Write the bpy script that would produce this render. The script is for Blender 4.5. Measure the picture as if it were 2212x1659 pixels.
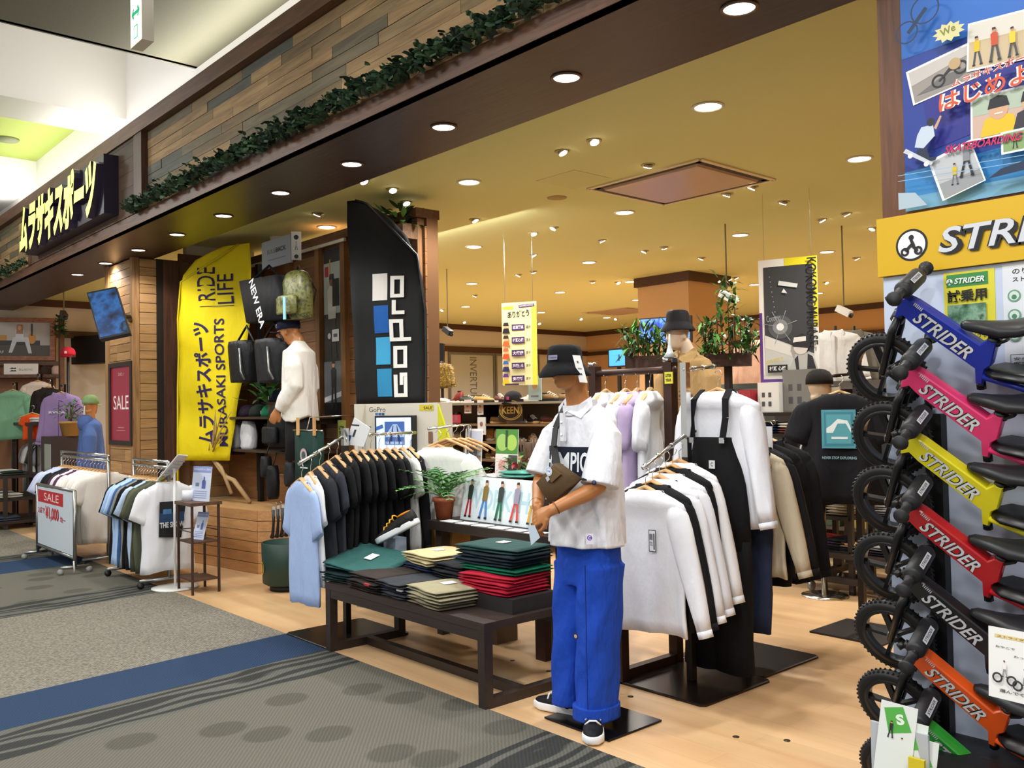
import bpy, bmesh, math, random
from mathutils import Vector as V, Matrix
for o in list(bpy.data.objects): bpy.data.objects.remove(o)
S = bpy.context.scene; COL = S.collection
RND = random.Random(11)
PI = math.pi; rad = math.radians
# ------------------------------------------------------------------ camera, world, exposure
CAM = V((0, 0, 1.55)); FPX = 1944.8
_y, _p, _r = rad(-48.4764775), rad(1.43254677), rad(-0.99698096)
cf = V((math.sin(_y)*math.cos(_p), math.cos(_y)*math.cos(_p), math.sin(_p)))
_rr = V((math.cos(_y), -math.sin(_y), 0)); _uu = _rr.cross(cf)
cr = _rr*math.cos(_r)+_uu*math.sin(_r); cu = -_rr*math.sin(_r)+_uu*math.cos(_r)
cam = bpy.data.cameras.new('camera'); camo = bpy.data.objects.new('camera', cam); COL.objects.link(camo)
cam.sensor_width = 36; cam.sensor_fit = 'HORIZONTAL'; cam.lens = FPX/2212*36; cam.clip_end = 100; cam.clip_start = .05
camo.matrix_world = Matrix(((cr.x, cu.x, -cf.x, CAM.x), (cr.y, cu.y, -cf.y, CAM.y), (cr.z, cu.z, -cf.z, CAM.z), (0, 0, 0, 1)))
S.camera = camo
S.view_settings.view_transform = 'Standard'; S.view_settings.look = 'None'; S.view_settings.gamma = 1
S.view_settings.use_curve_mapping = False; S.view_settings.exposure = 0.35
w = bpy.data.worlds.new('world'); S.world = w; w.use_nodes = True
w.node_tree.nodes['Background'].inputs[0].default_value = (1, .985, .96, 1)
w.node_tree.nodes['Background'].inputs[1].default_value = .55
S.cycles.use_denoising = True; S.cycles.sample_clamp_indirect = 4; S.cycles.caustics_reflective = False; S.cycles.caustics_refractive = False
S.cycles.max_bounces = 7
def lamp(name, kind, loc, power, col=(1, .9, .75), size=.15, to=None, spot=150, sy=None, blend=.6):
    d = bpy.data.lights.new(name, kind); d.energy = power; d.color = col
    if kind == 'AREA':
        d.shape = 'RECTANGLE' if sy else 'DISK'; d.size = size
        if sy: d.size_y = sy
    else:
        d.shadow_soft_size = size
        if kind == 'SPOT': d.spot_size = rad(spot); d.spot_blend = blend
    o = bpy.data.objects.new(name, d); COL.objects.link(o); o.location = loc
    o.rotation_euler = ((V(to)-V(loc)) if to is not None else V((0, 0, -1))).to_track_quat('-Z', 'Y').to_euler()
    return o
WARM = (1, .985, .95); NEUT = (1, .985, .96)
# mall side: rows of ceiling lights behind and above the walkway, cove strip on top of the fascia
for x in (-11, -8, -5, -2.2, .8): lamp('mall_light', 'AREA', (x, .2, 4.2), 62, NEUT, .9)
for x in (-4.6, -1.2): lamp('mall_light', 'AREA', (x+1.2, -2.8, 4.1), 80, NEUT, 1.4)
lamp('shoe_wall_fill', 'AREA', (-7.8, 5.6, 3.35), 60, WARM, 3.2, (-7.8, 6.6, 1.2), sy=.12)  # added fill without a fixture, brightens the shoe shelves inside the shop
lamp('cove_light', 'AREA', (-6.5, 2.86, 4.16), 110, (1, .98, .95), 13.5, (-6.5, 2.0, 5.0), sy=.06)
# ------------------------------------------------------------------ helpers
def ray(px, py): return cf+cr*((px-1106)/FPX)+cu*((829.5-py)/FPX)
def at(px, py, X=None, Y=None, Z=None):
    d = ray(px, py)
    t = (X-CAM.x)/d.x if X is not None else (Y-CAM.y)/d.y if Y is not None else (Z-CAM.z)/d.z
    return CAM+d*t
def lin(h):
    if not isinstance(h, str): return (*h, 1)
    c = [int(h[i:i+2], 16)/255 for i in (0, 2, 4)]
    return (*[x/12.92 if x <= .04045 else ((x+.055)/1.055)**2.4 for x in c], 1)
MATS = {}
def newmat(name):
    m = bpy.data.materials.new(name); m.use_nodes = True
    nt = m.node_tree; return m, nt, nt.nodes['Principled BSDF']
def M(h, rough=.5, metal=0, emit=0, name=None):
    k = (h, rough, metal, emit)
    if k in MATS: return MATS[k]
    m, nt, b = newmat(name or 'paint_'+str(h))
    b.inputs['Base Color'].default_value = lin(h); b.inputs['Roughness'].default_value = rough; b.inputs['Metallic'].default_value = metal
    if emit:
        b.inputs['Emission Color'].default_value = lin(h); b.inputs['Emission Strength'].default_value = emit
    MATS[k] = m; return m
def node(nt, t, **kw):
    n = nt.nodes.new(t)
    for k, v in kw.items():
        if k in n.inputs.keys(): n.inputs[k].default_value = v
        else: setattr(n, k, v)
    return n
def cloth(h, rough=.9, wr=.5, var=.12):
    k = ('cloth', h, wr)
    if k in MATS: return MATS[k]
    m, nt, b = newmat('cloth_'+h); L = nt.links
    tc = node(nt, 'ShaderNodeTexCoord'); mp = node(nt, 'ShaderNodeMapping'); mp.inputs['Scale'].default_value = (1, 1, .45)
    L.new(tc.outputs['Object'], mp.inputs[0])
    n1 = node(nt, 'ShaderNodeTexNoise', Scale=14.0, Detail=3.0); L.new(mp.outputs[0], n1.inputs['Vector'])
    n2 = node(nt, 'ShaderNodeTexNoise', Scale=420.0, Detail=1.0); L.new(tc.outputs['Object'], n2.inputs['Vector'])
    mx = node(nt, 'ShaderNodeMath', operation='MULTIPLY_ADD'); L.new(n2.outputs[0], mx.inputs[0]); mx.inputs[1].default_value = .05; L.new(n1.outputs[0], mx.inputs[2])
    bp = node(nt, 'ShaderNodeBump', Strength=wr, Distance=.03); L.new(mx.outputs[0], bp.inputs['Height']); L.new(bp.outputs[0], b.inputs['Normal'])
    r = node(nt, 'ShaderNodeValToRGB'); c = lin(h)
    r.color_ramp.elements[0].color = (*[x*(1-var) for x in c[:3]], 1); r.color_ramp.elements[1].color = (*[min(1, x*(1+var*.6)) for x in c[:3]], 1)
    L.new(n2.outputs[0], r.inputs[0]); L.new(r.outputs[0], b.inputs['Base Color'])
    b.inputs['Roughness'].default_value = rough; b.inputs['Specular IOR Level'].default_value = .25
    MATS[k] = m; return m
def wood(name, cols, axis='X', rough=.55, grain=1., per_object=True, bump=.25, const=False):
    """grain runs along world axis; cols: list of colours picked per object (ramp on the object's random number)"""
    k = ('wood', name)
    if k in MATS: return MATS[k]
    m, nt, b = newmat(name); L = nt.links
    g = node(nt, 'ShaderNodeNewGeometry'); oi = node(nt, 'ShaderNodeObjectInfo')
    mp = node(nt, 'ShaderNodeMapping'); mp.inputs['Scale'].default_value = {'X': (1.6, 22, 22), 'Y': (22, 1.6, 22), 'Z': (22, 22, 1.6)}[axis]
    off = node(nt, 'ShaderNodeVectorMath', operation='SCALE'); cx = node(nt, 'ShaderNodeCombineXYZ')
    for i in range(3): L.new(oi.outputs['Random'], cx.inputs[i])
    L.new(cx.outputs[0], off.inputs[0]); off.inputs['Scale'].default_value = 37.0
    L.new(g.outputs['Position'], mp.inputs[0])
    ad = node(nt, 'ShaderNodeVectorMath', operation='ADD'); L.new(mp.outputs[0], ad.inputs[0]); L.new(off.outputs[0], ad.inputs[1])
    n = node(nt, 'ShaderNodeTexNoise', Scale=1.3, Detail=6.0, Roughness=.65, Distortion=.6); L.new(ad.outputs[0], n.inputs['Vector'])
    r = node(nt, 'ShaderNodeValToRGB'); e = r.color_ramp.elements; r.color_ramp.interpolation = 'CONSTANT' if const else 'LINEAR'
    while len(e) < max(2, len(cols)): e.new(.5)
    for i, c in enumerate(cols): e[i].position = i/len(cols) if const else i/max(1, len(cols)-1); e[i].color = lin(c)
    if len(cols) == 1: e[1].color = lin(cols[0])
    if per_object: L.new(oi.outputs['Random'], r.inputs[0])
    else: L.new(n.outputs[0], r.inputs[0])
    ml = node(nt, 'ShaderNodeMix', data_type='RGBA', blend_type='MULTIPLY'); ml.inputs[0].default_value = grain
    gr = node(nt, 'ShaderNodeValToRGB'); gr.color_ramp.elements[0].color = (.42, .38, .34, 1); gr.color_ramp.elements[0].position = .3; gr.color_ramp.elements[1].color = (1.1, 1.1, 1.1, 1); gr.color_ramp.elements[1].position = .62
    L.new(n.outputs[0], gr.inputs[0]); L.new(r.outputs[0], ml.inputs[6]); L.new(gr.outputs[0], ml.inputs[7]); L.new(ml.outputs[2], b.inputs['Base Color'])
    bp = node(nt, 'ShaderNodeBump', Strength=bump, Distance=.01); L.new(n.outputs[0], bp.inputs['Height']); L.new(bp.outputs[0], b.inputs['Normal'])
    b.inputs['Roughness'].default_value = rough
    MATS[k] = m; return m
def pic_mat(name, cols, scale=6, emit=0, stretch=(1, 1, 1), detail=3, rough=.4):
    """a printed or lit photograph too small to read: soft blotches of colour"""
    m, nt, b = newmat(name); L = nt.links
    tc = node(nt, 'ShaderNodeTexCoord'); mp = node(nt, 'ShaderNodeMapping'); mp.inputs['Scale'].default_value = stretch; L.new(tc.outputs['Object'], mp.inputs[0])
    n = node(nt, 'ShaderNodeTexNoise', Scale=float(scale), Detail=float(detail)); L.new(mp.outputs[0], n.inputs['Vector'])
    r = node(nt, 'ShaderNodeValToRGB'); e = r.color_ramp.elements
    while len(e) < len(cols): e.new(.5)
    for i, c in enumerate(cols): e[i].position = .28+.46*i/max(1, len(cols)-1); e[i].color = lin(c)
    L.new(n.outputs[0], r.inputs[0]); L.new(r.outputs[0], b.inputs['Base Color']); b.inputs['Roughness'].default_value = rough
    if emit: L.new(r.outputs[0], b.inputs['Emission Color']); b.inputs['Emission Strength'].default_value = emit
    return m
def wm(o):
    m = o.matrix_basis.copy(); p = o.parent
    while p is not None: m = p.matrix_basis @ m; p = p.parent
    return m
class MB:
    def __init__(s): s.v = []; s.f = []; s.m = []; s.s = []; s.cur = 0; s.smooth = False
    def face(s, idx): s.f.append(tuple(idx)); s.m.append(s.cur); s.s.append(s.smooth)
    def add(s, vs): i = len(s.v); s.v.extend(V(p) for p in vs); return i
    def box(s, x0, x1, y0, y1, z0, z1):
        return s.hexa([(x0, y0, z0), (x1, y0, z0), (x1, y1, z0), (x0, y1, z0), (x0, y0, z1), (x1, y0, z1), (x1, y1, z1), (x0, y1, z1)])
    def hexa(s, vs):
        i = s.add(vs); sm = s.smooth; s.smooth = False
        for q in ((3, 2, 1, 0), (4, 5, 6, 7), (0, 1, 5, 4), (1, 2, 6, 5), (2, 3, 7, 6), (3, 0, 4, 7)): s.face([i+k for k in q])
        s.smooth = sm; return s
    def obox(s, c, size, mat):
        a, b, d = [x/2 for x in size]; c = V(c)
        return s.hexa([c+mat @ V(p) for p in ((-a, -b, -d), (a, -b, -d), (a, b, -d), (-a, b, -d), (-a, -b, d), (a, -b, d), (a, b, d), (-a, b, d))])
    def loft(s, rings, c0=True, c1=True, closed=True):
        n = len(rings[0]); i = s.add([p for r in rings for p in r]); e = n if closed else n-1
        for a in range(len(rings)-1):
            for k in range(e):
                k2 = (k+1) % n
                s.face((i+a*n+k, i+a*n+k2, i+(a+1)*n+k2, i+(a+1)*n+k))
        if c0: s.face([i+k for k in range(n)][::-1])
        if c1: s.face([i+(len(rings)-1)*n+k for k in range(n)])
        return s
    def tube(s, pts, r, n=8, caps=True, flat=1.):
        pts = [V(p) for p in pts]; rs = r if isinstance(r, (list, tuple)) else [r]*len(pts); rings = []
        t0 = (pts[1]-pts[0]).normalized(); up = V((0, 0, 1)) if abs(t0.z) < .95 else V((1, 0, 0)); a = t0.cross(up).normalized()
        for k, p in enumerate(pts):
            t = (pts[min(k+1, len(pts)-1)]-pts[max(k-1, 0)]).normalized()
            a = (a-t*a.dot(t)).normalized(); b = t.cross(a)
            rings.append([p+a*(rs[k]*math.cos(2*PI*j/n))+b*(rs[k]*flat*math.sin(2*PI*j/n)) for j in range(n)])
        sm = s.smooth; s.smooth = n > 4; s.loft(rings, caps, caps); s.smooth = sm; return s
    def bar(s, p, q, wd, hg=None):
        p, q = V(p), V(q); t = (q-p).normalized(); up = V((0, 0, 1)) if abs(t.z) < .9 else V((0, 1, 0))
        a = t.cross(up).normalized()*wd/2; b = a.cross(t).normalized()*(hg or wd)/2
        return s.hexa([p-a-b, p+a-b, p+a+b, p-a+b, q-a-b, q+a-b, q+a+b, q-a+b])
    def lathe(s, c, prof, n=16, ax=None, caps=True):
        c = V(c); ax = V(ax or (0, 0, 1)).normalized(); a = ax.orthogonal().normalized(); b = ax.cross(a)
        sm = s.smooth; s.smooth = True
        s.loft([[c+ax*z+a*(r*math.cos(2*PI*j/n))+b*(r*math.sin(2*PI*j/n)) for j in range(n)] for r, z in prof], caps, caps); s.smooth = sm; return s
    def ell(s, c, r, n=12, k=8, mat=None):
        c = V(c); rings = []
        for i in range(1, k):
            t = PI*i/k-PI/2
            rings.append([c+(mat @ V(p) if mat else V(p)) for p in [(r[0]*math.cos(t)*math.cos(2*PI*j/n), r[1]*math.cos(t)*math.sin(2*PI*j/n), r[2]*math.sin(t)) for j in range(n)]])
        sm = s.smooth; s.smooth = True; s.loft(rings); s.smooth = sm; return s
    def prism(s, pts, o, u, v, d):
        o, u, v = V(o), V(u), V(v); nn = u.cross(v).normalized()
        a = [o+u*x+v*y for x, y in pts]; n = len(a); i = s.add(a+[p+nn*d for p in a])
        s.face([i+k for k in range(n)][::-1]); s.face([i+n+k for k in range(n)])
        for k in range(n): k2 = (k+1) % n; s.face((i+k, i+k2, i+n+k2, i+n+k))
        return s
    def quad(s, a, b, c, d): i = s.add((a, b, c, d)); s.face((i, i+1, i+2, i+3)); return s
    def tris(s, vs, fs):
        i = s.add(vs)
        for f in fs: s.face([i+k for k in f])
    def xf(s, mat): s.v = [mat @ p for p in s.v]; return s
    def mesh(s, name, mats, inv=None):
        me = bpy.data.meshes.new(name)
        me.from_pydata([tuple(inv @ p) if inv else tuple(p) for p in s.v], [], s.f)
        for m in (mats if isinstance(mats, (list, tuple)) else [mats]): me.materials.append(m)
        me.polygons.foreach_set('material_index', s.m); me.polygons.foreach_set('use_smooth', s.s); me.update(); return me
    def build(s, name, mats, parent=None, local=False):
        inv = None if (parent is None or local) else wm(parent).inverted()
        o = bpy.data.objects.new(name, s.mesh(name, mats, inv)); COL.objects.link(o)
        if parent is not None: o.parent = parent
        return o
    def solo(s, name, label, cat, mats, group=None):
        lo = [min(p[i] for p in s.v) for i in range(3)]; hi = [max(p[i] for p in s.v) for i in range(3)]
        c = V(((lo[0]+hi[0])/2, (lo[1]+hi[1])/2, lo[2]))
        o = bpy.data.objects.new(name, s.mesh(name, mats, Matrix.Translation(-c))); COL.objects.link(o); o.location = c
        return tag(o, label, cat, group)
    def struct(s, name, mats, parent=None):
        o = s.build(name, mats, parent)
        if parent is None: o['kind'] = 'structure'
        return o
def tag(o, label, cat, group=None):
    o['label'] = label; o['category'] = cat
    if group: o['group'] = group
    return o
def thing(name, label, cat, loc=(0, 0, 0), rz=0, group=None):
    o = bpy.data.objects.new(name, None); COL.objects.link(o); o.location = loc; o.rotation_euler = (0, 0, rz); o.empty_display_size = .05
    return tag(o, label, cat, group)
KIDS = {}
def kids(o): return [c for c in bpy.data.objects if c.parent == o]
def copy_tree(o, loc, rz=None, label=None, group=None, mats=None, scale=None, rot=None):
    ch = {}
    for c in bpy.data.objects:
        if c.parent is not None: ch.setdefault(c.parent.name, []).append(c)
    def rec(a, par):
        b = a.copy(); COL.objects.link(b)
        if par is not None: b.parent = par
        if mats and b.type == 'MESH':
            for sl in b.material_slots:
                if sl.material and sl.material.name in mats: nm = mats[sl.material.name]; sl.link = 'OBJECT'; sl.material = nm
        for c in ch.get(a.name, []): rec(c, b)
        return b
    r = rec(o, None); r.location = loc
    if rot is not None: r.rotation_euler = rot
    elif rz is not None: r.rotation_euler = (0, 0, rz)
    if scale: r.scale = scale if isinstance(scale, (tuple, list)) else (scale,)*3
    if label: r['label'] = label
    if group: r['group'] = group
    return r
def shared(name, me, parent, loc=(0, 0, 0), rot=(0, 0, 0), scale=(1, 1, 1), mat=None):
    o = bpy.data.objects.new(name, me); COL.objects.link(o); o.parent = parent; o.location = loc; o.rotation_euler = rot; o.scale = scale
    if mat: o.material_slots[0].link = 'OBJECT'; o.material_slots[0].material = mat
    return o
UNIT = None
def unit_box():
    """unit board shared by planks and panels"""
    global UNIT
    if UNIT is None:
        b = MB()
        b.box(-.5, .5, -.5, .5, -.5, .5); UNIT = b.mesh('plank', [M('808080')])
    return UNIT
def plank(parent, x0, x1, y0, y1, z0, z1, mat, name='plank'):
    p = wm(parent).inverted() @ V(((x0+x1)/2, (y0+y1)/2, (z0+z1)/2)) if parent else V(((x0+x1)/2, (y0+y1)/2, (z0+z1)/2))
    return shared(name, unit_box(), parent, p, (0, 0, 0), (x1-x0, y1-y0, z1-z0), mat)
_TX = {}
def txt(s, bold=0.0):
    k = (s, bold)
    if k not in _TX:
        c = bpy.data.curves.new('lettering', 'FONT'); c.body = s; c.offset = bold; c.resolution_u = 3; c.align_x = 'LEFT'
        o = bpy.data.objects.new('lettering', c); me = o.to_mesh()
        vs = [(p.co.x, p.co.y) for p in me.vertices]; fs = [tuple(p.vertices) for p in me.polygons]
        o.to_mesh_clear(); bpy.data.objects.remove(o); bpy.data.curves.remove(c)
        if not vs: vs, fs = [(0, 0), (1, 0), (1, 1), (0, 1)], [(0, 1, 2, 3)]
        x0 = min(v[0] for v in vs); x1 = max(v[0] for v in vs); y0 = min(v[1] for v in vs); y1 = max(v[1] for v in vs)
        _TX[k] = ([((x-x0)/max(1e-6, x1-x0), (y-y0)/max(1e-6, y1-y0)) for x, y in vs], fs)
    return _TX[k]
class Pic:
    """flat print on a plane: o = lower left corner, u = right, v = up (unit vectors); every shape lies a hair above the last"""
    def __init__(s, o, u, v, step=.0005): s.o = V(o); s.u = V(u).normalized(); s.v = V(v).normalized(); s.n = s.u.cross(s.v).normalized(); s.b = MB(); s.mats = []; s.l = 0.0; s.step = step; s.warp = None
    def mat(s, m, rough=.5):
        m = m if not isinstance(m, str) else M(m, rough)
        if m not in s.mats: s.mats.append(m)
        s.b.cur = s.mats.index(m)
    def P(s, x, y):
        p = s.o+s.u*x+s.v*y+s.n*s.l
        if s.warp: p = p+s.n*s.warp(x, y)
        return p
    def poly(s, pts, m):
        s.mat(m); s.l += s.step; i = s.b.add([s.P(x, y) for x, y in pts]); s.b.face([i+k for k in range(len(pts))]); return s
    def rect(s, x, y, w, h, m, a=0):
        c, d = math.cos(a), math.sin(a); return s.poly([(x+p*c-q*d, y+p*d+q*c) for p, q in ((0, 0), (w, 0), (w, h), (0, h))], m)
    def grid(s, x, y, w, h, m, nx, ny):
        s.mat(m); s.l += s.step; i = s.b.add([s.P(x+w*a/nx, y+h*b/ny) for b in range(ny+1) for a in range(nx+1)])
        for b in range(ny):
            for a in range(nx): k = i+b*(nx+1)+a; s.b.face((k, k+1, k+nx+2, k+nx+1))
        return s
    def disc(s, x, y, r, m, n=18, ry=None): return s.poly([(x+r*math.cos(2*PI*k/n), y+(ry or r)*math.sin(2*PI*k/n)) for k in range(n)], m)
    def ring(s, x, y, r, r2, m, n=20):
        s.mat(m); s.l += s.step
        for k in range(n):
            a, b = 2*PI*k/n, 2*PI*(k+1)/n; i = s.b.add([s.P(x+q*math.cos(t), y+q*math.sin(t)) for q, t in ((r, a), (r, b), (r2, b), (r2, a))]); s.b.face((i+3, i+2, i+1, i))
        return s
    def text(s, t, x, y, w, h, m, bold=.012, a=0, shear=0, rise=0):
        vs, fs = txt(t, bold); s.mat(m); s.l += s.step; c, d = math.cos(a), math.sin(a)
        q = [((p[0]*w+shear*p[1]*h), p[1]*h+rise*p[0]*w) for p in vs]
        s.b.tris([s.P(x+p*c-r*d, y+p*d+r*c) for p, r in q], fs); return s
    def person(s, x, y, h, top, leg, skin='d9a07c', hair='2a211c', stride=.12, shoe='222222'):
        w = h*.2
        for sg in (-1, 1): s.poly([(x+sg*w*.05-w*.32*(sg < 0), y+h*.52), (x+sg*w*.05+w*.32*(sg > 0), y+h*.52), (x+sg*h*stride+w*.18, y+h*.05), (x+sg*h*stride-w*.18, y+h*.05)], leg); s.rect(x+sg*h*stride-w*.25, y, w*.5, h*.05, shoe)
        s.poly([(x-w*.42, y+h*.46), (x+w*.42, y+h*.46), (x+w*.5, y+h*.8), (x+w*.18, y+h*.85), (x-w*.18, y+h*.85), (x-w*.5, y+h*.8)], top)
        s.disc(x, y+h*.91, h*.055, skin, 12, h*.07); s.poly([(x-h*.055, y+h*.92), (x+h*.055, y+h*.92), (x+h*.045, y+h*.985), (x-h*.045, y+h*.985)], hair); return s
    def build(s, name, parent, local=False): return s.b.build(name, s.mats, parent, local)
ORD = 'first second third fourth fifth sixth seventh eighth ninth tenth eleventh twelfth thirteenth fourteenth fifteenth sixteenth'.split()
# ------------------------------------------------------------------ setting: floor, carpet, ceilings, walls
ZC = 3.4; KS = (ZC-1.55)/1.65           # shop ceiling; the far end is laid out from it
XL, YB, ZS = -14.1*KS, 14.75*KS, 3.2    # left wall, back wall, soffit height
def kz(z): return 1.55+(z-1.55)*KS
YF, YI = 2.8, 3.52                   # fascia plane and inner soffit edge
XS = -9.73                           # side of the column between the two openings
def mat_floor():
    m, nt, b = newmat('pale_timber_floor'); L = nt.links
    g = node(nt, 'ShaderNodeNewGeometry'); mp = node(nt, 'ShaderNodeMapping'); mp.inputs['Scale'].default_value = (.55, 6, 1); L.new(g.outputs['Position'], mp.inputs[0])
    n = node(nt, 'ShaderNodeTexNoise', Scale=1.2, Detail=5.0, Distortion=.4); L.new(mp.outputs[0], n.inputs['Vector'])
    br = node(nt, 'ShaderNodeTexBrick', Scale=1.0); br.inputs['Brick Width'].default_value = 1.6; br.inputs['Row Height'].default_value = .16; br.inputs['Mortar Size'].default_value = .0012
    br.inputs['Color1'].default_value = (.93, .93, .93, 1); br.inputs['Color2'].default_value = (1.04, 1.04, 1.04, 1); br.inputs['Mortar'].default_value = (.8, .78, .75, 1)
    L.new(g.outputs['Position'], br.inputs['Vector'])
    r = node(nt, 'ShaderNodeValToRGB'); r.color_ramp.elements[0].color = lin('cfa476'); r.color_ramp.elements[1].color = lin('e2bd8e'); r.color_ramp.elements[0].position = .3; r.color_ramp.elements[1].position = .7
    L.new(n.outputs[0], r.inputs[0]); ml = node(nt, 'ShaderNodeMix', data_type='RGBA', blend_type='MULTIPLY'); ml.inputs[0].default_value = 1
    L.new(r.outputs[0], ml.inputs[6]); L.new(br.outputs[0], ml.inputs[7]); L.new(ml.outputs[2], b.inputs['Base Color']); b.inputs['Roughness'].default_value = .33; return m
def mat_carpet():
    m, nt, b = newmat('striped_carpet'); L = nt.links
    g = node(nt, 'ShaderNodeNewGeometry'); mp = node(nt, 'ShaderNodeMapping', vector_type='TEXTURE'); mp.inputs['Rotation'].default_value = (0, 0, rad(185.5)); L.new(g.outputs['Position'], mp.inputs[0])
    sp = node(nt, 'ShaderNodeSeparateXYZ'); L.new(mp.outputs[0], sp.inputs[0])
    def mth(op, a, b_=None, c=None):
        q = node(nt, 'ShaderNodeMath', operation=op)
        for i, x in enumerate((a, b_, c)):
            if x is None: continue
            if isinstance(x, (int, float)): q.inputs[i].default_value = x
            else: L.new(x, q.inputs[i])
        return q.outputs[0]
    sx = sp.outputs['X']; s16 = mth('DIVIDE', mth('ADD', sx, 2), 18)
    ramp = node(nt, 'ShaderNodeValToRGB'); ramp.color_ramp.interpolation = 'CONSTANT'; e = ramp.color_ramp.elements
    # red = waves, green = blue band, blue = dots; none = plain
    bands = [(-2, (0, 0, 0)), (2.15, (1, 0, 0)), (2.8, (0, 0, 1)), (4.42, (1, 0, 0)), (4.87, (0, 1, 0)), (5.44, (0, 0, 0)), (7.52, (1, 0, 0)), (8.03, (0, 0, 1)), (9.62, (0, 1, 0)), (10.4, (1, 0, 0)), (10.82, (0, 0, 0))]
    while len(e) < len(bands): e.new(.5)
    for i, (p, c) in enumerate(bands): e[i].position = (p+2)/18; e[i].color = (*c, 1)
    L.new(s16, ramp.inputs[0]); sc = node(nt, 'ShaderNodeSeparateColor'); L.new(ramp.outputs[0], sc.inputs[0])
    fine = node(nt, 'ShaderNodeTexNoise', Scale=55.0, Detail=2.0); L.new(mp.outputs[0], fine.inputs['Vector'])
    plain = node(nt, 'ShaderNodeValToRGB'); plain.color_ramp.elements[0].color = lin('67645a'); plain.color_ramp.elements[1].color = lin('969084'); plain.color_ramp.elements[0].position = .3; plain.color_ramp.elements[1].position = .7; L.new(fine.outputs[0], plain.inputs[0])
    mw = node(nt, 'ShaderNodeMapping'); mw.inputs['Scale'].default_value = (1, .22, 1); L.new(mp.outputs[0], mw.inputs[0])
    wv = node(nt, 'ShaderNodeTexWave', wave_type='BANDS', bands_direction='X', Scale=3.0, Distortion=9.0, Detail=1.0); wv.inputs['Detail Scale'].default_value = 1.8; L.new(mw.outputs[0], wv.inputs['Vector'])
    wr = node(nt, 'ShaderNodeValToRGB'); wr.color_ramp.elements[0].color = lin('3a3c3a'); wr.color_ramp.elements[1].color = lin('64645e'); wr.color_ramp.elements[0].position = .45; wr.color_ramp.elements[1].position = .72; L.new(wv.outputs[0], wr.inputs[0])
    md = node(nt, 'ShaderNodeMapping'); md.inputs['Scale'].default_value = (2.5, 2.1, 1); L.new(mp.outputs[0], md.inputs[0])
    vo = node(nt, 'ShaderNodeTexVoronoi', Scale=1.0, Randomness=.7); vo.voronoi_dimensions = '2D'; L.new(md.outputs[0], vo.inputs['Vector'])
    dr = node(nt, 'ShaderNodeValToRGB'); dr.color_ramp.elements[0].color = lin('5a5850'); dr.color_ramp.elements[1].color = lin('6b685f'); dr.color_ramp.elements[0].position = .22; dr.color_ramp.elements[1].position = .27; L.new(vo.outputs['Distance'], dr.inputs[0])
    def mix(f, a, c):
        q = node(nt, 'ShaderNodeMix', data_type='RGBA'); L.new(f, q.inputs[0])
        for i, x in ((6, a), (7, c)):
            if isinstance(x, str): q.inputs[i].default_value = lin(x)
            else: L.new(x, q.inputs[i])
        return q.outputs[2]
    c = mix(sc.outputs[2], plain.outputs[0], dr.outputs[0]); c = mix(sc.outputs[0], c, wr.outputs[0]); c = mix(sc.outputs[1], c, '2f425e')
    # fine looped pile: a diagonal weave of small light and dark loops
    wz = node(nt, 'ShaderNodeTexWave', wave_type='BANDS', bands_direction='DIAGONAL', Scale=26.0, Distortion=1.5); L.new(mp.outputs[0], wz.inputs['Vector'])
    pile = node(nt, 'ShaderNodeValToRGB'); pile.color_ramp.elements[0].color = (.78, .78, .78, 1); pile.color_ramp.elements[1].color = (1.05, 1.05, 1.05, 1); L.new(wz.outputs[0], pile.inputs[0])
    ml = node(nt, 'ShaderNodeMix', data_type='RGBA', blend_type='MULTIPLY'); ml.inputs[0].default_value = 1; L.new(c, ml.inputs[6]); L.new(pile.outputs[0], ml.inputs[7]); L.new(ml.outputs[2], b.inputs['Base Color'])
    n2 = node(nt, 'ShaderNodeTexNoise', Scale=180.0, Detail=1.0); L.new(mp.outputs[0], n2.inputs['Vector'])
    bp = node(nt, 'ShaderNodeBump', Strength=.5, Distance=.01); L.new(n2.outputs[0], bp.inputs['Height']); L.new(bp.outputs[0], b.inputs['Normal'])
    b.inputs['Roughness'].default_value = .95; b.inputs['Specular IOR Level'].default_value = .15; return m
def mat_wall(name, h, rough=.8):
    m, nt, b = newmat(name); n = node(nt, 'ShaderNodeTexNoise', Scale=40.0, Detail=3.0); tc = node(nt, 'ShaderNodeNewGeometry'); nt.links.new(tc.outputs['Position'], n.inputs['Vector'])
    bp = node(nt, 'ShaderNodeBump', Strength=.06, Distance=.01); nt.links.new(n.outputs[0], bp.inputs['Height']); nt.links.new(bp.outputs[0], b.inputs['Normal'])
    b.inputs['Base Color'].default_value = lin(h); b.inputs['Roughness'].default_value = rough; return m
b = MB(); b.box(XL-.2, 2.5, 2.97, YB+.1, -.1, 0); b.struct('floor', mat_floor())
b = MB(); b.box(-22, 4, -9, 2.97, -.1, .004); b.struct('floor_carpet', mat_carpet())
for px, py in ((1590, 1592), (1465, 1512), (1107, 1427), (1185, 1450), (1362, 1505), (1150, 1340), (1700, 1600)):
    p = at(px, py, Z=0); b = MB(); b.lathe((p.x, p.y, 0), [(.0, 0), (.016, 0), (.016, .002), (0, .002)], 10); o = b.struct('floor_stud', M('4a3c2c', .4, .5))
CEIL = mat_wall('shop_ceiling_paint', 'd0d092', .9)
b = MB(); b.box(XL-.2, 2.5, YI, YB+.1, ZC, ZC+.08); b.struct('ceiling', CEIL)
DARKW = wood('dark_stained_timber', ['5d3d28', '6d482e'], 'X', .5)
DARKZ = wood('dark_stained_timber_upright', ['4a2c1c', '5c3a25'], 'Z', .5)
SOFF = wood('soffit_board', ['38231a', '40291c'], 'X', .38, .6)
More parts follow.
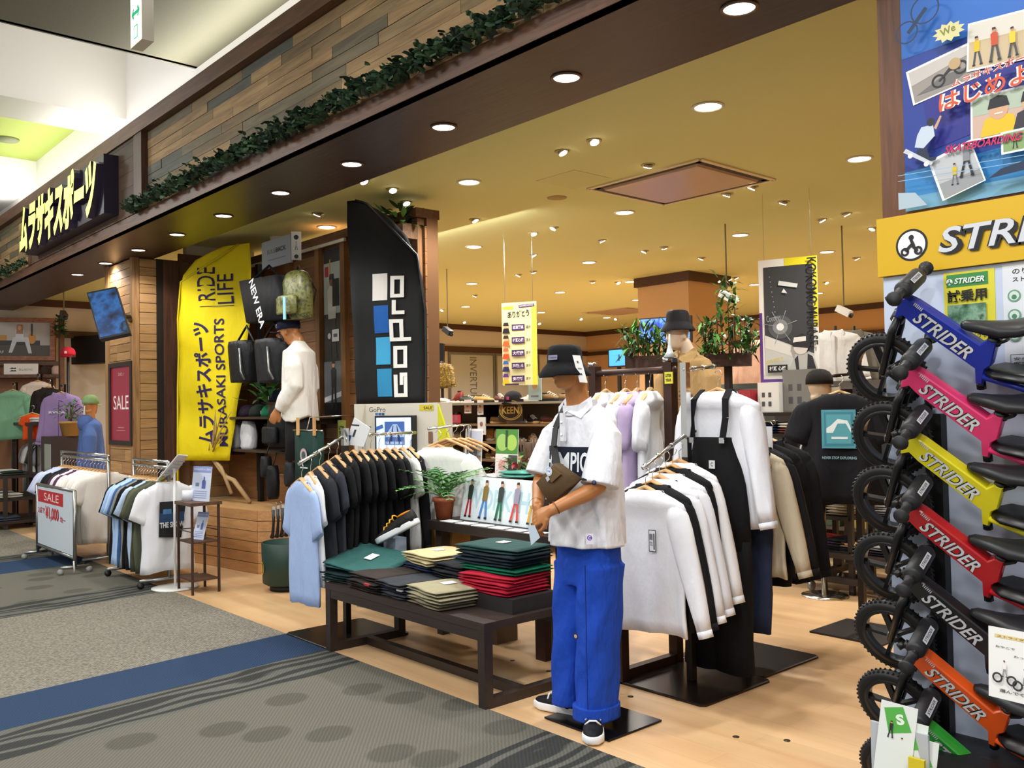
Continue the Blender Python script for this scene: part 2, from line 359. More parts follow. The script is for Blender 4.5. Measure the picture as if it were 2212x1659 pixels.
b = MB(); b.box(-22, 2.5, YF-.035, YI, ZS, ZS+.09); b.box(-22, 2.5, YI-.06, YI, ZS+.09, ZC+.06); b.struct('ceiling_soffit', SOFF)
# fascia: boards of mixed greys and browns inside a dark frame
FT = 4.08
fas = MB(); fas.box(-22, 2.5, YF+.02, YF+.25, ZS+.1, FT); FAS = fas.struct('wall_fascia', M('3a2a1e', .8))
tr = MB(); tr.box(-22, 2.5, YF-.07, YF+.02, FT-.1, FT+.03); tr.struct('trim_1', DARKW)
tr = MB(); tr.box(-22, 2.5, YF-.04, YF+.02, ZS, ZS+.1); tr.struct('trim_2', DARKW)
MIXW = wood('reclaimed_board', ['a88a60', '84704f', 'b69668', '6f6650', '98805a', '62645a', 'aa8a60', '7c7158'], 'X', .7, .75, const=True)
r9 = random.Random(5); h = (FT-.1-ZS-.1)/9
for x0, x1 in ((-8.0, 1.2), (-17.5, -11.5)):
    for k in range(9):
        x = x0-r9.uniform(0, .5) if x0 > -9 else x0
        x = x0
        while x < x1:
            ln = min(r9.choice((.45, .6, .75, .9, 1.1, 1.4)), x1-x)
            if ln < .2: break
            plank(FAS, x+.002, x+ln-.002, YF-r9.choice((.003, .0, .002, .005)), YF+.02, ZS+.1+k*h+.0015, ZS+.1+(k+1)*h-.0015, MIXW); x += ln
# sign bay: upright darker boards standing proud of the fascia
bay = MB(); bay.box(-11.5, -8.02, YF-.03, YF+.02, ZS+.08, FT-.1); BAY = bay.struct('wall_sign_bay', DARKZ)
DKP = wood('sign_bay_board', ['4b3524', '5a4330', '43301f', '50402f'], 'X', .65, .7)
for k in range(6):
    x = -11.5
    while x < -8.1:
        ln = min(r9.uniform(.7, 1.3), -8.02-x); plank(BAY, x, x+ln-.003, YF-.05, YF-.03, ZS+.1+k*.13+.002, ZS+.1+(k+1)*.13, DKP); x += ln
tr = MB(); tr.box(-8.05, -7.86, YF-.06, YF+.02, ZS+.1, FT-.1); tr.struct('trim_3', DARKZ)
tr = MB(); tr.box(-11.62, -11.5, YF-.06, YF+.02, ZS+.1, FT-.1); tr.struct('trim_4', DARKZ)
# mall ceiling: grey slab, bright light trough, beam and the green recess beyond
MG = mat_wall('mall_ceiling_grey', '66634f', .9); MW = mat_wall('mall_ceiling_white', 'e9e7e2', .9); GREEN = mat_wall('mall_ceiling_green', '9aa84f', .9)
zc = 4.42
b = MB(); b.box(-7.3, 4, -9, 3.6, zc, zc+.1); b.struct('ceiling_mall', MG)
b = MB(); b.box(-9.05, -7.2, -9, 3.6, 5.15, 5.2); b.struct('ceiling_trough', MW)
b = MB(); b.box(-9.65, -9.0, -9, 3.6, zc, 5.2); b.struct('ceiling_beam', mat_wall('mall_beam', 'c9c6bd', .9))
b = MB(); b.box(-12.4, -9.6, -9, 3.6, 4.72, 4.8); b.struct('ceiling_recess', GREEN)
b = MB(); b.box(-13.2, -12.3, -9, 3.6, zc, 5.2); b.box(-22, -13.2, -9, 3.6, zc, zc+.1); b.struct('ceiling_beam_far', MW)
b = MB(); b.box(-22, 2.5, 3.0, 3.1, FT, 5.2); b.struct('wall_above_fascia', MW)
b = MB(); b.box(-7.32, -7.26, -9, 3.0, zc-.0, zc+.02); b.struct('trim_5', MG)
lamp('trough_light', 'AREA', (-7.5, -.4, 4.62), 75, (1, .99, .97), 6.5, (-9, -.4, 4.85), sy=.05).rotation_euler.rotate_axis('Z', PI/2)
lamp('recess_light', 'AREA', (-12.25, 0, 4.55), 40, (1, .99, .97), .5, (-10.5, 1, 4.6), sy=.5)
b = MB(); p = at(15, 300, Z=4.72); b.lathe((p.x, p.y, 4.7), [(0, 0), (.12, 0), (.13, .02), (0, .02)], 20); b.solo('ceiling_speaker', 'round grey speaker grille in the green ceiling recess', 'speaker', M('6a7048', .7))
# left end and far walls so the mall walkway is closed
b = MB(); b.box(-22.1, -22, -9, YF, 0, 5.2); b.struct('wall_mall_end', MW)
# shop walls
BEIGE = mat_wall('beige_paint', 'd6cdbf'); ORANGE = mat_wall('orange_paint', 'd2a87a')
b = MB(); b.box(XL-.15, XL, 2.6, YB, 0, ZC); b.struct('wall_left', BEIGE)
b = MB(); b.box(XL, 2.5, YB, YB+.15, 0, ZC); b.struct('wall_back', ORANGE)
b = MB(); b.box(2.4, 2.5, 3.6, YB, 0, ZC); b.struct('wall_right_end', ORANGE)
CROWN = M('4a2c1a', .5)
for i, (z0, z1) in enumerate(((3.1, 3.2), (2.66, 2.76))): b = MB(); b.box(XL, XL+.06, 2.7, YB, kz(z0), kz(z1)); b.struct('trim_%d' % (6+i), CROWN)
for i, (z0, z1) in enumerate(((3.1, 3.2), (2.66, 2.74))): b = MB(); b.box(XL, 2.4, YB-.08, YB, kz(z0), kz(z1)); b.struct('trim_%d' % (8+i), CROWN)
# stub wall in front of the left window wall
sy0, sy1 = 9.1*KS, 10.05*KS
b = MB(); b.box(XL, XL+.55, sy0, sy1, 0, ZC); b.struct('wall_stub', BEIGE)
b = MB(); b.box(XL, XL+.61, sy0-.04, sy1+.04, kz(3.1), ZC); b.struct('trim_10', CROWN)
b = MB(); b.box(XL, XL+.58, sy0-.03, sy1+.03, kz(2.58), kz(2.66)); b.struct('trim_11', CROWN)
# frosted shop window in the left wall with lettering
FROST = M('b9bcb4', .25); MET = M('8f918c', .35, .8)
for i, (ya, yb_) in enumerate(((10.85*KS, 11.95*KS), (12.05*KS, 13.2*KS))):
    wt = kz(2.6); wdw = MB(); wdw.box(XL, XL+.05, ya-.05, ya, .3, wt+.05); wdw.box(XL, XL+.05, yb_, yb_+.05, .3, wt+.05); wdw.box(XL, XL+.05, ya, yb_, wt, wt+.05); wdw.box(XL, XL+.05, ya, yb_, .3, .36)
    W = wdw.struct('window_%d' % (i+1), MET); p = MB(); p.box(XL+.01, XL+.025, ya, yb_, .36, wt); p.build('pane', FROST, W)
    if i == 0: q = Pic((XL+.03, ya+.55, wt-.05), (0, 0, -1), (0, 1, 0)); q.text('INVERTURE DISPO', 0, 0, 1.7, .2, '6d7069', .0); q.build('lettering', W)
# centre column with crown
COLX = (-7.72*KS, -6.9*KS); COLY = (9.07*KS, 9.9*KS)
b = MB(); b.box(COLX[0], COLX[1], COLY[0], COLY[1], 0, ZC); b.struct('column', ORANGE)
b = MB(); b.box(COLX[0]-.04, COLX[1]+.04, COLY[0]-.04, COLY[1]+.04, kz(3.08), ZC); b.struct('trim_12', CROWN)
# column between the two shop openings, clad with boards
CLAD = wood('column_board', ['a9804f', 'b88d5a', '96703f', 'a67b4c', 'b3895c', '8d6a45'], 'X', .6, .6)
CLADY = wood('column_side_board', ['a9804f', 'b88d5a', '9c7645', 'b0875a'], 'Y', .6, .6)
CX0, CY = -10.62, 3.3
b = MB(); b.box(CX0+.02, XS-.02, CY+.02, 3.9, 0, ZS); CC = b.struct('wall_column', M('6d4f31', .8))
UPZ = wood('column_corner_post', ['9a7146', 'a67c4e'], 'Z', .55)
plank(CC, CX0, CX0+.12, CY-.01, CY+.03, 0, ZS, UPZ, 'corner_post'); plank(CC, XS-.08, XS, CY-.01, CY+.06, 0, ZS, UPZ, 'corner_post')
z = 0
while z < ZS-.02:
    hh = min(r9.choice((.09, .1, .1, .13)), ZS-z); xm = r9.uniform(-10.3, -10.0)
    plank(CC, CX0+.125, xm, CY, CY+.02, z+.003, z+hh-.003, CLAD); plank(CC, xm+.004, XS-.085, CY, CY+.02, z+.003, z+hh-.003, CLAD)
    plank(CC, XS-.02, XS, CY+.065, CY+.24, z+.003, z+hh-.003, CLADY); z += hh
b = MB(); b.box(XS-.02, XS+.01, CY+.24, CY+.31, 0, ZS); b.struct('trim_13', M('1d1512', .5))
b = MB(); b.box(XS-.02, XS+.015, CY+.31, CY+.48, 0, ZS); b.struct('trim_14', DARKZ)
# side wall of the recess behind the flags: beige above, boards below
XW, YP = -9.8, 4.6
b = MB(); b.box(XW-.1, XW, 3.9, YP+.1, 0, ZC); SWL = b.struct('wall_side', BEIGE)
b = MB(); b.box(XW, XW+.03, 3.8, YP, 3.2, 3.29); b.struct('trim_15', DARKW)
z = .6
while z < 3.15: plank(SWL, XW, XW+.015, 3.8, YP-.01, z+.003, min(z+.12, 3.2)-.003, CLADY); z += .12
# partition clad with boards behind the bags, with its posts and light strip
PX0, PX1 = XW, -6.3
b = MB(); b.box(PX0, PX1, YP+.02, YP+.14, 0, 3.2); PT = b.struct('partition', M('6d4a2a', .8))
PCL = wood('partition_board', ['8a5f38', '7c5431', '966a40', '83592f'], 'X', .55, .6)
z = .6
while z < 3.1: plank(PT, PX0, PX1, YP, YP+.02, z+.002, min(z+.11, 3.2)-.002, PCL); z += .11
for i, x in enumerate((-9.4, -8.7, -8.09, -7.6, -6.38)):
    b = MB(); b.box(x-.04, x+.04, YP-.05, YP+.15, 0, 3.2); b.struct('trim_%d' % (16+i), wood('partition_post', ['8b6138', '95693e'], 'Z', .55, .6))
b = MB(); b.box(PX0, PX1, YP-.09, YP+.16, 3.2, 3.28); b.struct('trim_21', DARKW)
b = MB(); b.box(PX0, -7.5, YP-.085, YP-.06, 3.17, 3.2); b.struct('trim_22', M('e8e4da', .4))
# right facade pillar
PILW = wood('pillar_board', ['6b4228', '754a2e'], 'Z', .5, .8, per_object=False)
b = MB(); b.box(-1.55, 2.5, 3.2, 3.6, 0, 4.3); b.struct('wall_right', PILW)
# ------------------------------------------------------------------ ceiling lights
EM = M('fff3dc', .5, 0, 14, 'lit_lens'); RIM = M('cfc9bd', .4, .3); EMS = M('fff0d2', .5, 0, 22, 'lit_spot')
def downlight(p, r, label, group, z, power, rim=None, spot=150):
    t = thing('downlight', label, 'light', (p.x, p.y, z), 0, group)
    b = MB(); b.lathe((p.x, p.y, z), [(r*.86, 0), (r*1.08, 0), (r*1.08, -.006), (r*.9, -.01), (r*.86, -.002)], 24, None, False); b.build('trim_ring', rim or RIM, t)
    b = MB(); b.lathe((p.x, p.y, z), [(0, -.003), (r*.88, -.003), (r*.88, -.001), (0, -.001)], 24); b.build('lens', EM, t)
    lamp('downlight_lamp', 'SPOT', (p.x, p.y, z-.03), power, WARM, r*.8, None, spot)
BR = M('5a463a', .35, .6)
for i in range(11):
    x = -2.14-1.02*i+1.02
    if i < 9: downlight(V((x, 3.2, 0)), .075, 'round downlight with dark rim in the brown soffit, %s from the right pillar' % ORD[i], 'downlights in the soffit', ZS, 30, BR)
    else: downlight(V((x, 3.2, 0)), .075, 'small far downlight in the soffit past the column, %s in the row' % ORD[i], 'downlights in the soffit', ZS, 30, BR)
gx = [x*KS for x in (-2.98, -5.1, -7.15, -9.3, -11.5)]; gy = [y*KS for y in (4.13, 5.84, 7.55, 9.2, 10.9, 12.6)]
for j, y in enumerate(gy):
    for i, x in enumerate(gx):
        if COLX[0]-.2 < x < COLX[1]+.2 and COLY[0]-.2 < y < COLY[1]+.2: x -= .9
        if (i, j) == (3, 0): continue
        downlight(V((x, y, 0)), .095, 'round white downlight in the yellow shop ceiling, %s in the %s row from the front' % (ORD[i], ORD[j]), 'downlights in the shop ceiling', ZC, 120 if j < 3 else 125)
SEEN = {}
spots = [(1283, 309), (1214, 332), (1400, 361), (848, 413), (877, 441), (1025, 478), (1196, 495), (1152, 507), (1152, 553), (1152, 589), (1120, 596), (917, 560), (1392, 545), (1434, 537), (1300, 522), (1625, 408), (1571, 423), (1693, 440), (1828, 465), (1775, 478), (1885, 496), (1515, 560), (785, 394), (686, 465), (937, 672), (955, 671), (1026, 640), (1003, 697), (1165, 700), (1280, 610), (1335, 612), (1590, 602), (1785, 612), (1850, 560), (1255, 690), (1330, 690), (920, 632)]
for i, (px, py) in enumerate(spots):
    p = at(px, py, Z=ZC-.02); a = rad(RND.uniform(0, 360))
    d_, jj, ii = min((abs(p.x-gx[i_])+abs(p.y-gy[j_]), j_, i_) for j_ in range(6) for i_ in range(5) if (i_, j_) != (3, 0)); dx, dy = p.x-gx[ii], p.y-gy[jj]
    side = ('right of' if dx > 0 else 'left of') if abs(dx) > abs(dy) else ('behind' if dy > 0 else 'in front of'); lb = 'accent spotlight just %s the %s downlight of the %s row from the front' % (side, ORD[ii], ORD[jj]); SEEN[lb] = SEEN.get(lb, 0)+1
    if SEEN[lb] > 1: lb = lb.replace('just ', ('farther ', 'well ', 'far ')[SEEN[lb]-2])
    t = thing('spotlight', lb, 'light', (p.x, p.y, ZC), a, 'accent spotlights in the shop ceiling')
    b = MB(); b.lathe((0, 0, 0), [(.036, 0), (.055, 0), (.055, -.006), (.036, -.006)], 14, None, False); b.build('trim_ring', M('b5a06a', .5), t, True)
    b = MB(); b.lathe((0, 0, 0), [(0, -.02), (.034, -.02), (.034, .0), (0, .0)], 12, (.45, 0, .9)); b.build('lamp_head', RIM, t, True)
    b = MB(); b.lathe((0, 0, 0), [(0, -.024), (.031, -.024), (.031, -.0202), (0, -.0202)], 12, (.45, 0, .9)); b.build('lens', EMS, t, True)
# accent light where the photograph shows lit merchandise
for p, to, pw in (((-2.3, 3.9, 3.12), (-3.1, 3.2, 1.2), 26), ((-2.0, 1.8, 4.2), (-3.2, 3.2, 1.0), 50), ((-.6, 1.2, 4.1), (-1.4, 3.2, 1.2), 75)): lamp('accent_light', 'SPOT', p, pw, NEUT if pw < 70 else (.93, .96, 1), .06, to, 55)
def cassette(c, wx, wy, label):
    t = thing('ceiling_cassette', label, 'air conditioner', (c[0], c[1], ZC))
    b = MB(); x, y = c[0], c[1]
    for s in (1, -1): b.box(x-wx/2, x+wx/2, y+s*wy/2-.02, y+s*wy/2+.02, ZC-.012, ZC); b.box(x+s*wx/2-.02, x+s*wx/2+.02, y-wy/2, y+wy/2, ZC-.012, ZC)
    b.build('frame', M('d9c9a0', .5), t)
    b = MB()
    for s in (1, -1): b.box(x-wx/2+.03, x+wx/2-.03, y+s*(wy/2-.055)-.03, y+s*(wy/2-.055)+.03, ZC-.006, ZC-.002); b.box(x+s*(wx/2-.055)-.03, x+s*(wx/2-.055)+.03, y-wy/2+.03, y+wy/2-.03, ZC-.006, ZC-.002)
    b.build('air_slot', M('33241c', .7), t)
    b = MB(); b.loft([[(x+sx*(wx/2-q), y+sy*(wy/2-q), z) for sx, sy in ((-1, -1), (1, -1), (1, 1), (-1, 1))] for q, z in ((.09, ZC-.004), (.1, ZC-.022), (.13, ZC-.024))]); b.build('cover_panel', M('b59a80', .3), t)
cassette((-4.18*KS, 5.42*KS), 1.04*KS, .9*KS, 'large square ceiling air conditioner with a dark slot frame')
cassette((-10.6*KS, 12.0*KS), 1.04*KS, .9*KS, 'far square ceiling air conditioner beside the centre column')
b = MB(); p = at(1203, 427, Z=ZC); b.lathe((p.x, p.y, ZC), [(0, -.004), (.085, -.004), (.09, 0), (0, 0)], 20); b.solo('ceiling_speaker', 'flat round speaker grille left of the large ceiling air conditioner', 'speaker', M('a58d55', .8))
b = MB(); p = at(908, 465, Z=ZC); b.lathe((p.x, p.y, ZC), [(0, -.09), (.03, -.08), (.045, -.05), (.05, -.02), (.06, -.02), (.06, 0), (0, 0)], 16); b.solo('ceiling_camera', 'small white dome camera on the ceiling above the black flag', 'camera', M('d8cfb8', .4))
b = MB(); p = at(1240, 388, Z=ZC); b.box(p.x-.22, p.x+.22, p.y-.22, p.y+.22, ZC-.003, ZC); b.struct('ceiling_hatch', mat_wall('hatch_paint', 'ccc98c'))
# ------------------------------------------------------------------ kit: garments, hangers, shoes, plants, figures
def spow(x, p): return math.copysign(abs(x)**p, x)
def voxel(b, size, smooth=2, factor=.5):
    """union of overlapping closed shapes into one continuous skin"""
    me = b.mesh('skin', M('808080')); o = bpy.data.objects.new('skin', me); COL.objects.link(o)
    m = o.modifiers.new('r', 'REMESH'); m.mode = 'VOXEL'; m.voxel_size = size; m.use_smooth_shade = True
    if smooth: m2 = o.modifiers.new('s', 'SMOOTH'); m2.iterations = smooth; m2.factor = factor
    dg = bpy.context.evaluated_depsgraph_get(); me2 = bpy.data.meshes.new_from_object(o.evaluated_get(dg))
    bpy.data.objects.remove(o); bpy.data.meshes.remove(me)
    r = MB(); r.v = [v.co.copy() for v in me2.vertices]; r.f = [tuple(p.vertices) for p in me2.polygons]; r.m = [0]*len(r.f); r.s = [True]*len(r.f)
    bpy.data.meshes.remove(me2); return r
def tee(T, mat, W=.5, L=.72, D=.042, sl=.25, drop=64, slw=.1, seed=0, fold=.02, neck=.09, long=False, neckmat=None, open_front=False, hood=False):
    """garment hanging from a hanger; origin at the middle of the neck, shoulders along X, front towards -Y"""
    rg = random.Random(seed); ph = [rg.uniform(0, 6.3) for _ in range(6)]; n = 30; hw = W/2
    lv = [(.004, neck*.95, .03), (-.012, neck*1.35, .042), (-.035, hw*.72, .05), (-.06, hw*.93, .055), (-.085, hw, D+.01), (-.15, hw*.985, D+.006)]
    k = 9
    for i in range(1, k+1): q = i/k; lv.append((-.15-(L-.15)*q, hw*(.985+.03*q), D+.012*math.sin(q*3)))
    rings = []
    for z, w_, d in lv:
        t = max(0, -z/L); r = []
        for j in range(n):
            a = 2*PI*j/n; x = w_*spow(math.cos(a), .75); y = d*spow(math.sin(a), .85)
            y += fold*t*(math.sin(x*26+ph[0]+t*2)+.6*math.sin(x*47+ph[1]-t*3)); x += fold*.5*t*math.sin(t*9+ph[2]+a)
            r.append((x, y, z+(.012*math.sin(x*9+ph[3])*t if t > .9 else 0)))
        rings.append(r)
    b = MB(); b.smooth = True; b.loft(rings[::-1]); b.build('shirt_body', mat, T, True)
    for s in (-1, 1):
        ln = .6 if long else sl; dr = rad((76 if long else drop)+rg.uniform(-5, 5)); dx, dz = s*math.cos(dr), -math.sin(dr); yy = rg.uniform(-.02, .02)
        c0 = V((s*(hw-.075), 0, -.085)); rs = []; m = 9 if long else 6
        for i in range(m+1):
            q = i/m; c = c0+V((dx*ln*q, yy*q-(.03*q*q if long else 0), dz*ln*q+.02*(1-q)))
            ee = (.55, .88, 1.0)[i] if i < 3 else 1; wd = ee*slw*(1-.06*q if not long else 1-.52*q); dp = .042*(1-.25*q)*(.8 if i == 0 else 1)
            ux, uz = -dz*s, dx*s
            rs.append([c+V((ux*wd*math.cos(2*PI*j/14)*s, dp*math.sin(2*PI*j/14)+.009*q*math.sin(6*PI*j/14+ph[4]+q*5), uz*wd*math.cos(2*PI*j/14)*s)) for j in range(14)])
        b = MB(); b.smooth = True; b.loft(rs); b.build('sleeve', mat, T, True)
        if long: b = MB(); b.smooth = True; b.loft([[c+(p-c)*1.03 for p in rs[-1]], [c+(p-c)*1.0+V((dx, 0, dz))*.035 for p in rs[-1]]]); b.build('cuff', neckmat or mat, T, True)
    b = MB(); b.tube([(neck*1.18*math.cos(a), .036*math.sin(a), -.008-.03*max(0, -math.sin(a))) for a in [2*PI*j/20 for j in range(21)]], .011, 6, False); b.build('neckband', neckmat or mat, T, True)
    if open_front:
        b = MB(); b.box(-.012, .012, -D-.03, -D-.012, -L+.03, -.06); b.build('placket', neckmat or mat, T, True)
        for s in (-1, 1): b = MB(); b.hexa([(s*.02, -.05, -.01), (s*.1, -.045, .012), (s*.12, -.06, -.06), (s*.035, -.07, -.085), (s*.02, -.04, -.005), (s*.1, -.03, .018), (s*.12, -.05, -.055), (s*.035, -.06, -.08)]); b.build('collar_flap', mat, T, True)
    if hood: b = MB(); b.ell((0, .05, -.03), (.15, .05, .09), 12, 8); b.build('hood', mat, T, True)
    return T
def trousers(T, mat, W=.36, L=1.0, D=.04, seed=0, spread=.0):
    rg = random.Random(seed); ph = rg.uniform(0, 6); b = MB(); b.smooth = True; n = 20
    b.loft([[(W/2*w_*spow(math.cos(2*PI*j/n), .8), D*spow(math.sin(2*PI*j/n), .9), -z*L) for j in range(n)] for z, w_ in ((.34, 1.08), (.2, 1.08), (.1, 1.03), (.0, .92))]); b.build('hip', mat, T, True)
    for s in (-1, 1):
        b = MB(); b.smooth = True
        b.loft([[(s*(W*.27+spread*q)+W*.285*(1-.25*q)*spow(math.cos(2*PI*j/n), .8), D*(1-.2*q)*spow(math.sin(2*PI*j/n), .9)+.008*math.sin(q*14+ph+j), -L*(.24+.76*q)) for j in range(n)] for q in [1-i/7 for i in range(8)]]); b.build('leg', mat, T, True)
    b = MB(); b.box(-W/2*.94, W/2*.94, -D-.003, D+.003, -.04, 0); b.build('waistband', mat, T, True); return T
HW = wood('hanger_wood', ['c99a63', 'd8ad78'], 'X', .45, .35); CHROME = M('d5d5d2', .18, 1); STEEL = M('9a9a98', .3, .9); IRON = M('2a2320', .45, .3); BLACK = M('08080a', .55)
def hanger(T, w=.4):
    b = MB(); pts = [(-w/2, 0, -.07), (-w*.36, -.006, -.035), (-w*.15, -.004, -.0), (0, 0, .022), (w*.15, -.004, 0), (w*.36, -.006, -.035), (w/2, 0, -.07)]
    b.tube(pts, [.014, .017, .018, .02, .018, .017, .014], 8, True, .55); b.build('hanger_bar', HW, T, True)
    b = MB(); b.tube([(0, 0, .03), (0, 0, .07), (.02, 0, .085), (.028, 0, .105), (.015, 0, .125), (-.008, 0, .125), (-.02, 0, .112)], .0025, 5); b.build('hook', CHROME, T, True); return T
PRO = []
def proto(o): PRO.append(o); return o
def drop_protos():
    def rm(o):
        for c in kids(o): rm(c)
        bpy.data.objects.remove(o)
    for o in PRO: rm(o)
K1 = cloth('808080')
P_TEE = [proto(tee(thing('t_shirt', 'p', 'shirt'), K1, seed=s)) for s in (1, 2, 3)]
P_TEEN = [proto(tee(thing('t_shirt', 'p', 'shirt'), K1, W=.48, D=.022, fold=.008, seed=s, drop=74)) for s in (4, 5, 6)]
P_LS = [proto(tee(thing('long_sleeve_shirt', 'p', 'shirt'), K1, W=.5, D=.03, seed=s, long=True, slw=.085)) for s in (7, 8)]
P_JK = [proto(tee(thing('jacket', 'p', 'jacket'), K1, W=.54, L=.74, D=.06, seed=s, long=True, open_front=True, slw=.1)) for s in (9,)]
P_SS = [proto(tee(thing('button_shirt', 'p', 'shirt'), K1, W=.54, L=.76, D=.045, seed=s, open_front=True, slw=.12, sl=.28)) for s in (12,)]
P_TR = [proto(trousers(thing('trousers', 'p', 'trousers'), K1, seed=s)) for s in (10, 11)]
P_HG = proto(hanger(thing('clothes_hanger', 'p', 'hanger')))
def hang(kind, p, rz, color, name, label, group=None, cat=None, hg=None, tilt=0, scale=None, wr=.5):
    """one garment with its hanger; p is the point on the rail above it"""
    P = {'tee': P_TEE, 'thin': P_TEEN, 'ls': P_LS, 'jk': P_JK, 'tr': P_TR, 'ss': P_SS}[kind]; p = V(p)
    g = copy_tree(RND.choice(P), p-V((0, 0, .13)), None, label, group, {K1.name: cloth(color, wr=wr)}, scale, (0, tilt, rz)); g.name = name
    if cat: g['category'] = cat
    if hg: copy_tree(P_HG, p-V((0, 0, .132)), None, 'hanger of the '+' '.join(label.split()[:13]), hg[1], None, None, (0, tilt, rz))
    return g
def slab_mb(w, d, h, rg, soft=.5):
    """one folded garment: rounded fold at the front (-Y), open layers behind; origin at the middle of the underside"""
    b = MB(); b.smooth = True; n = 16; rings = []
    ph = [rg.uniform(0, 6) for _ in range(3)]
    for i in range(9):
        q = i/8-.5; e = min(1, (.5-abs(q))*14+.35)
        rings.append([(w*q*(1+.02*math.sin(2*PI*j/n+ph[0])), d/2*spow(math.cos(2*PI*j/n), .45)*(1-.02*(1-e))+.006*math.sin(q*9+ph[1]), max(0, h/2+h/2*e*spow(math.sin(2*PI*j/n), .6)+(.006*math.sin(q*7+ph[2])*soft if math.sin(2*PI*j/n) > .2 else 0))) for j in range(n)])
    b.loft(rings); return b
SLABS = {}
def fold_proto(w, d, h, seed):
    k = (w, d, h, seed)
    if k not in SLABS:
        rg = random.Random(seed); SLABS[k] = (slab_mb(w, d, h*.52, rg).mesh('folded', [K1]), slab_mb(w*.985, d*.97, h*.5, rg).mesh('folded', [K1]))
    return SLABS[k]
def folded(name, label, cat, p, w, d, h, color, rz=0, seed=0, group=None, tagc=None, patch=None, tilt=(0, 0)):
    T = thing(name, label, cat, p, rz, group); T.rotation_euler = (tilt[0], tilt[1], rz); a, b_ = fold_proto(w, d, h, seed % 4); m = cloth(color)
    shared('lower_layer', b_, T, (0, 0, 0), mat=m); shared('upper_layer', a, T, (0, 0, h*.48), mat=m)
    if tagc: b = MB(); b.box(-.03, .03, -d*.1, d*.12, h*1.0+.004, h*1.0+.007); b.build('price_tag', M(tagc, .6), T, True)
    if patch: b = MB(); b.box(w*.18, w*.36, -d/2-.003, -d/2+.012, h*.55, h*.9); b.build('label_patch', M(patch, .6), T, True)
    return T
SHOE = {}
def shoe(name, label, p, rz, upper, sole, group=None, scale=1., lace=None, tilt=(0, 0), boot=False, lin_='2a2622'):
    """toe towards +X; origin under the middle of the sole"""
    if boot not in SHOE:
        b = MB(); b.smooth = True; out = [(.145, 0), (.138, .025), (.1, .044), (.04, .042), (-.04, .034), (-.1, .036), (-.135, .022), (-.142, 0), (-.135, -.022), (-.1, -.034), (-.04, -.03), (.04, -.036), (.1, -.042), (.138, -.024)]
        b.loft([[(x*s, y*s, z) for x, y in out] for s, z in ((.96, 0), (1.0, .006), (1.0, .026), (.97, .03))]); so = b.mesh('sole', [K1])
        u = MB(); u.smooth = True; rs = []
        hi = .15 if boot else .085
        for x, hw, h in ((-.135, .014, .06), (-.125, .03, hi*.98), (-.09, .034, hi), (-.05, .034, hi*.95), (-.01, .036, hi*.86 if not boot else .12), (.03, .038, .07), (.07, .04, .056), (.105, .037, .048), (.13, .022, .04), (.139, .008, .034)):
            rs.append([(x, hw*math.cos(PI*j/10), .024+(h-.024)*math.sin(PI*j/10)**.7) for j in range(11)]+[(x, -hw*.5, .024), (x, hw*.5, .024)])
        u.loft(rs); up = u.mesh('upper', [K1])
        l = MB()
        for i in range(4): x = .06-.025*i; z = (.062+.011*i) if not boot else .075+.02*i; l.tube([(x, .03, z-.014), (x+.004, .012, z+.003), (x+.004, -.012, z+.003), (x, -.03, z-.014)], .004, 5)
        c = MB(); c.ell((-.075, 0, hi-.004), (.05, .024, .008), 12, 5)
        SHOE[boot] = (so, up, l.mesh('laces', [K1]), c.mesh('lining', [K1]))
    T = thing(name, label, 'shoe', p, rz, group); T.rotation_euler = (tilt[0], tilt[1], rz); T.scale = (scale,)*3
    so, up, la, li = SHOE[boot]
    shared('sole', so, T, mat=M(sole, .6)); shared('upper', up, T, mat=cloth(upper, .6)); shared('lining', li, T, mat=M(lin_, .9))
    if lace: shared('laces', la, T, mat=M(lace, .8))
    return T
def leaf_mb(b, p, d, up, ln, w, bend=.3, seg=3):
    """one arched pointed leaf"""
    p, d, up = V(p), V(d).normalized(), V(up); s = d.cross(up).normalized(); L_, R_ = [], []
    for i in range(seg+1):
        q = i/seg; c = p+d*(ln*q)+up*(bend*ln*(q-q*q*1.6)); ww = w*math.sin(PI*min(.97, .12+q*.85))*.5
        L_.append(c-s*ww+up*ww*.25); R_.append(c+s*ww+up*ww*.25)
    i0 = b.add(L_+R_); n = seg+1
    for i in range(seg): b.face((i0+i, i0+i+1, i0+n+i+1, i0+n+i))
LEAF = [M(h, .55) for h in ('3f7a35', '2f5f2c', '5f9a48', '24492a')]
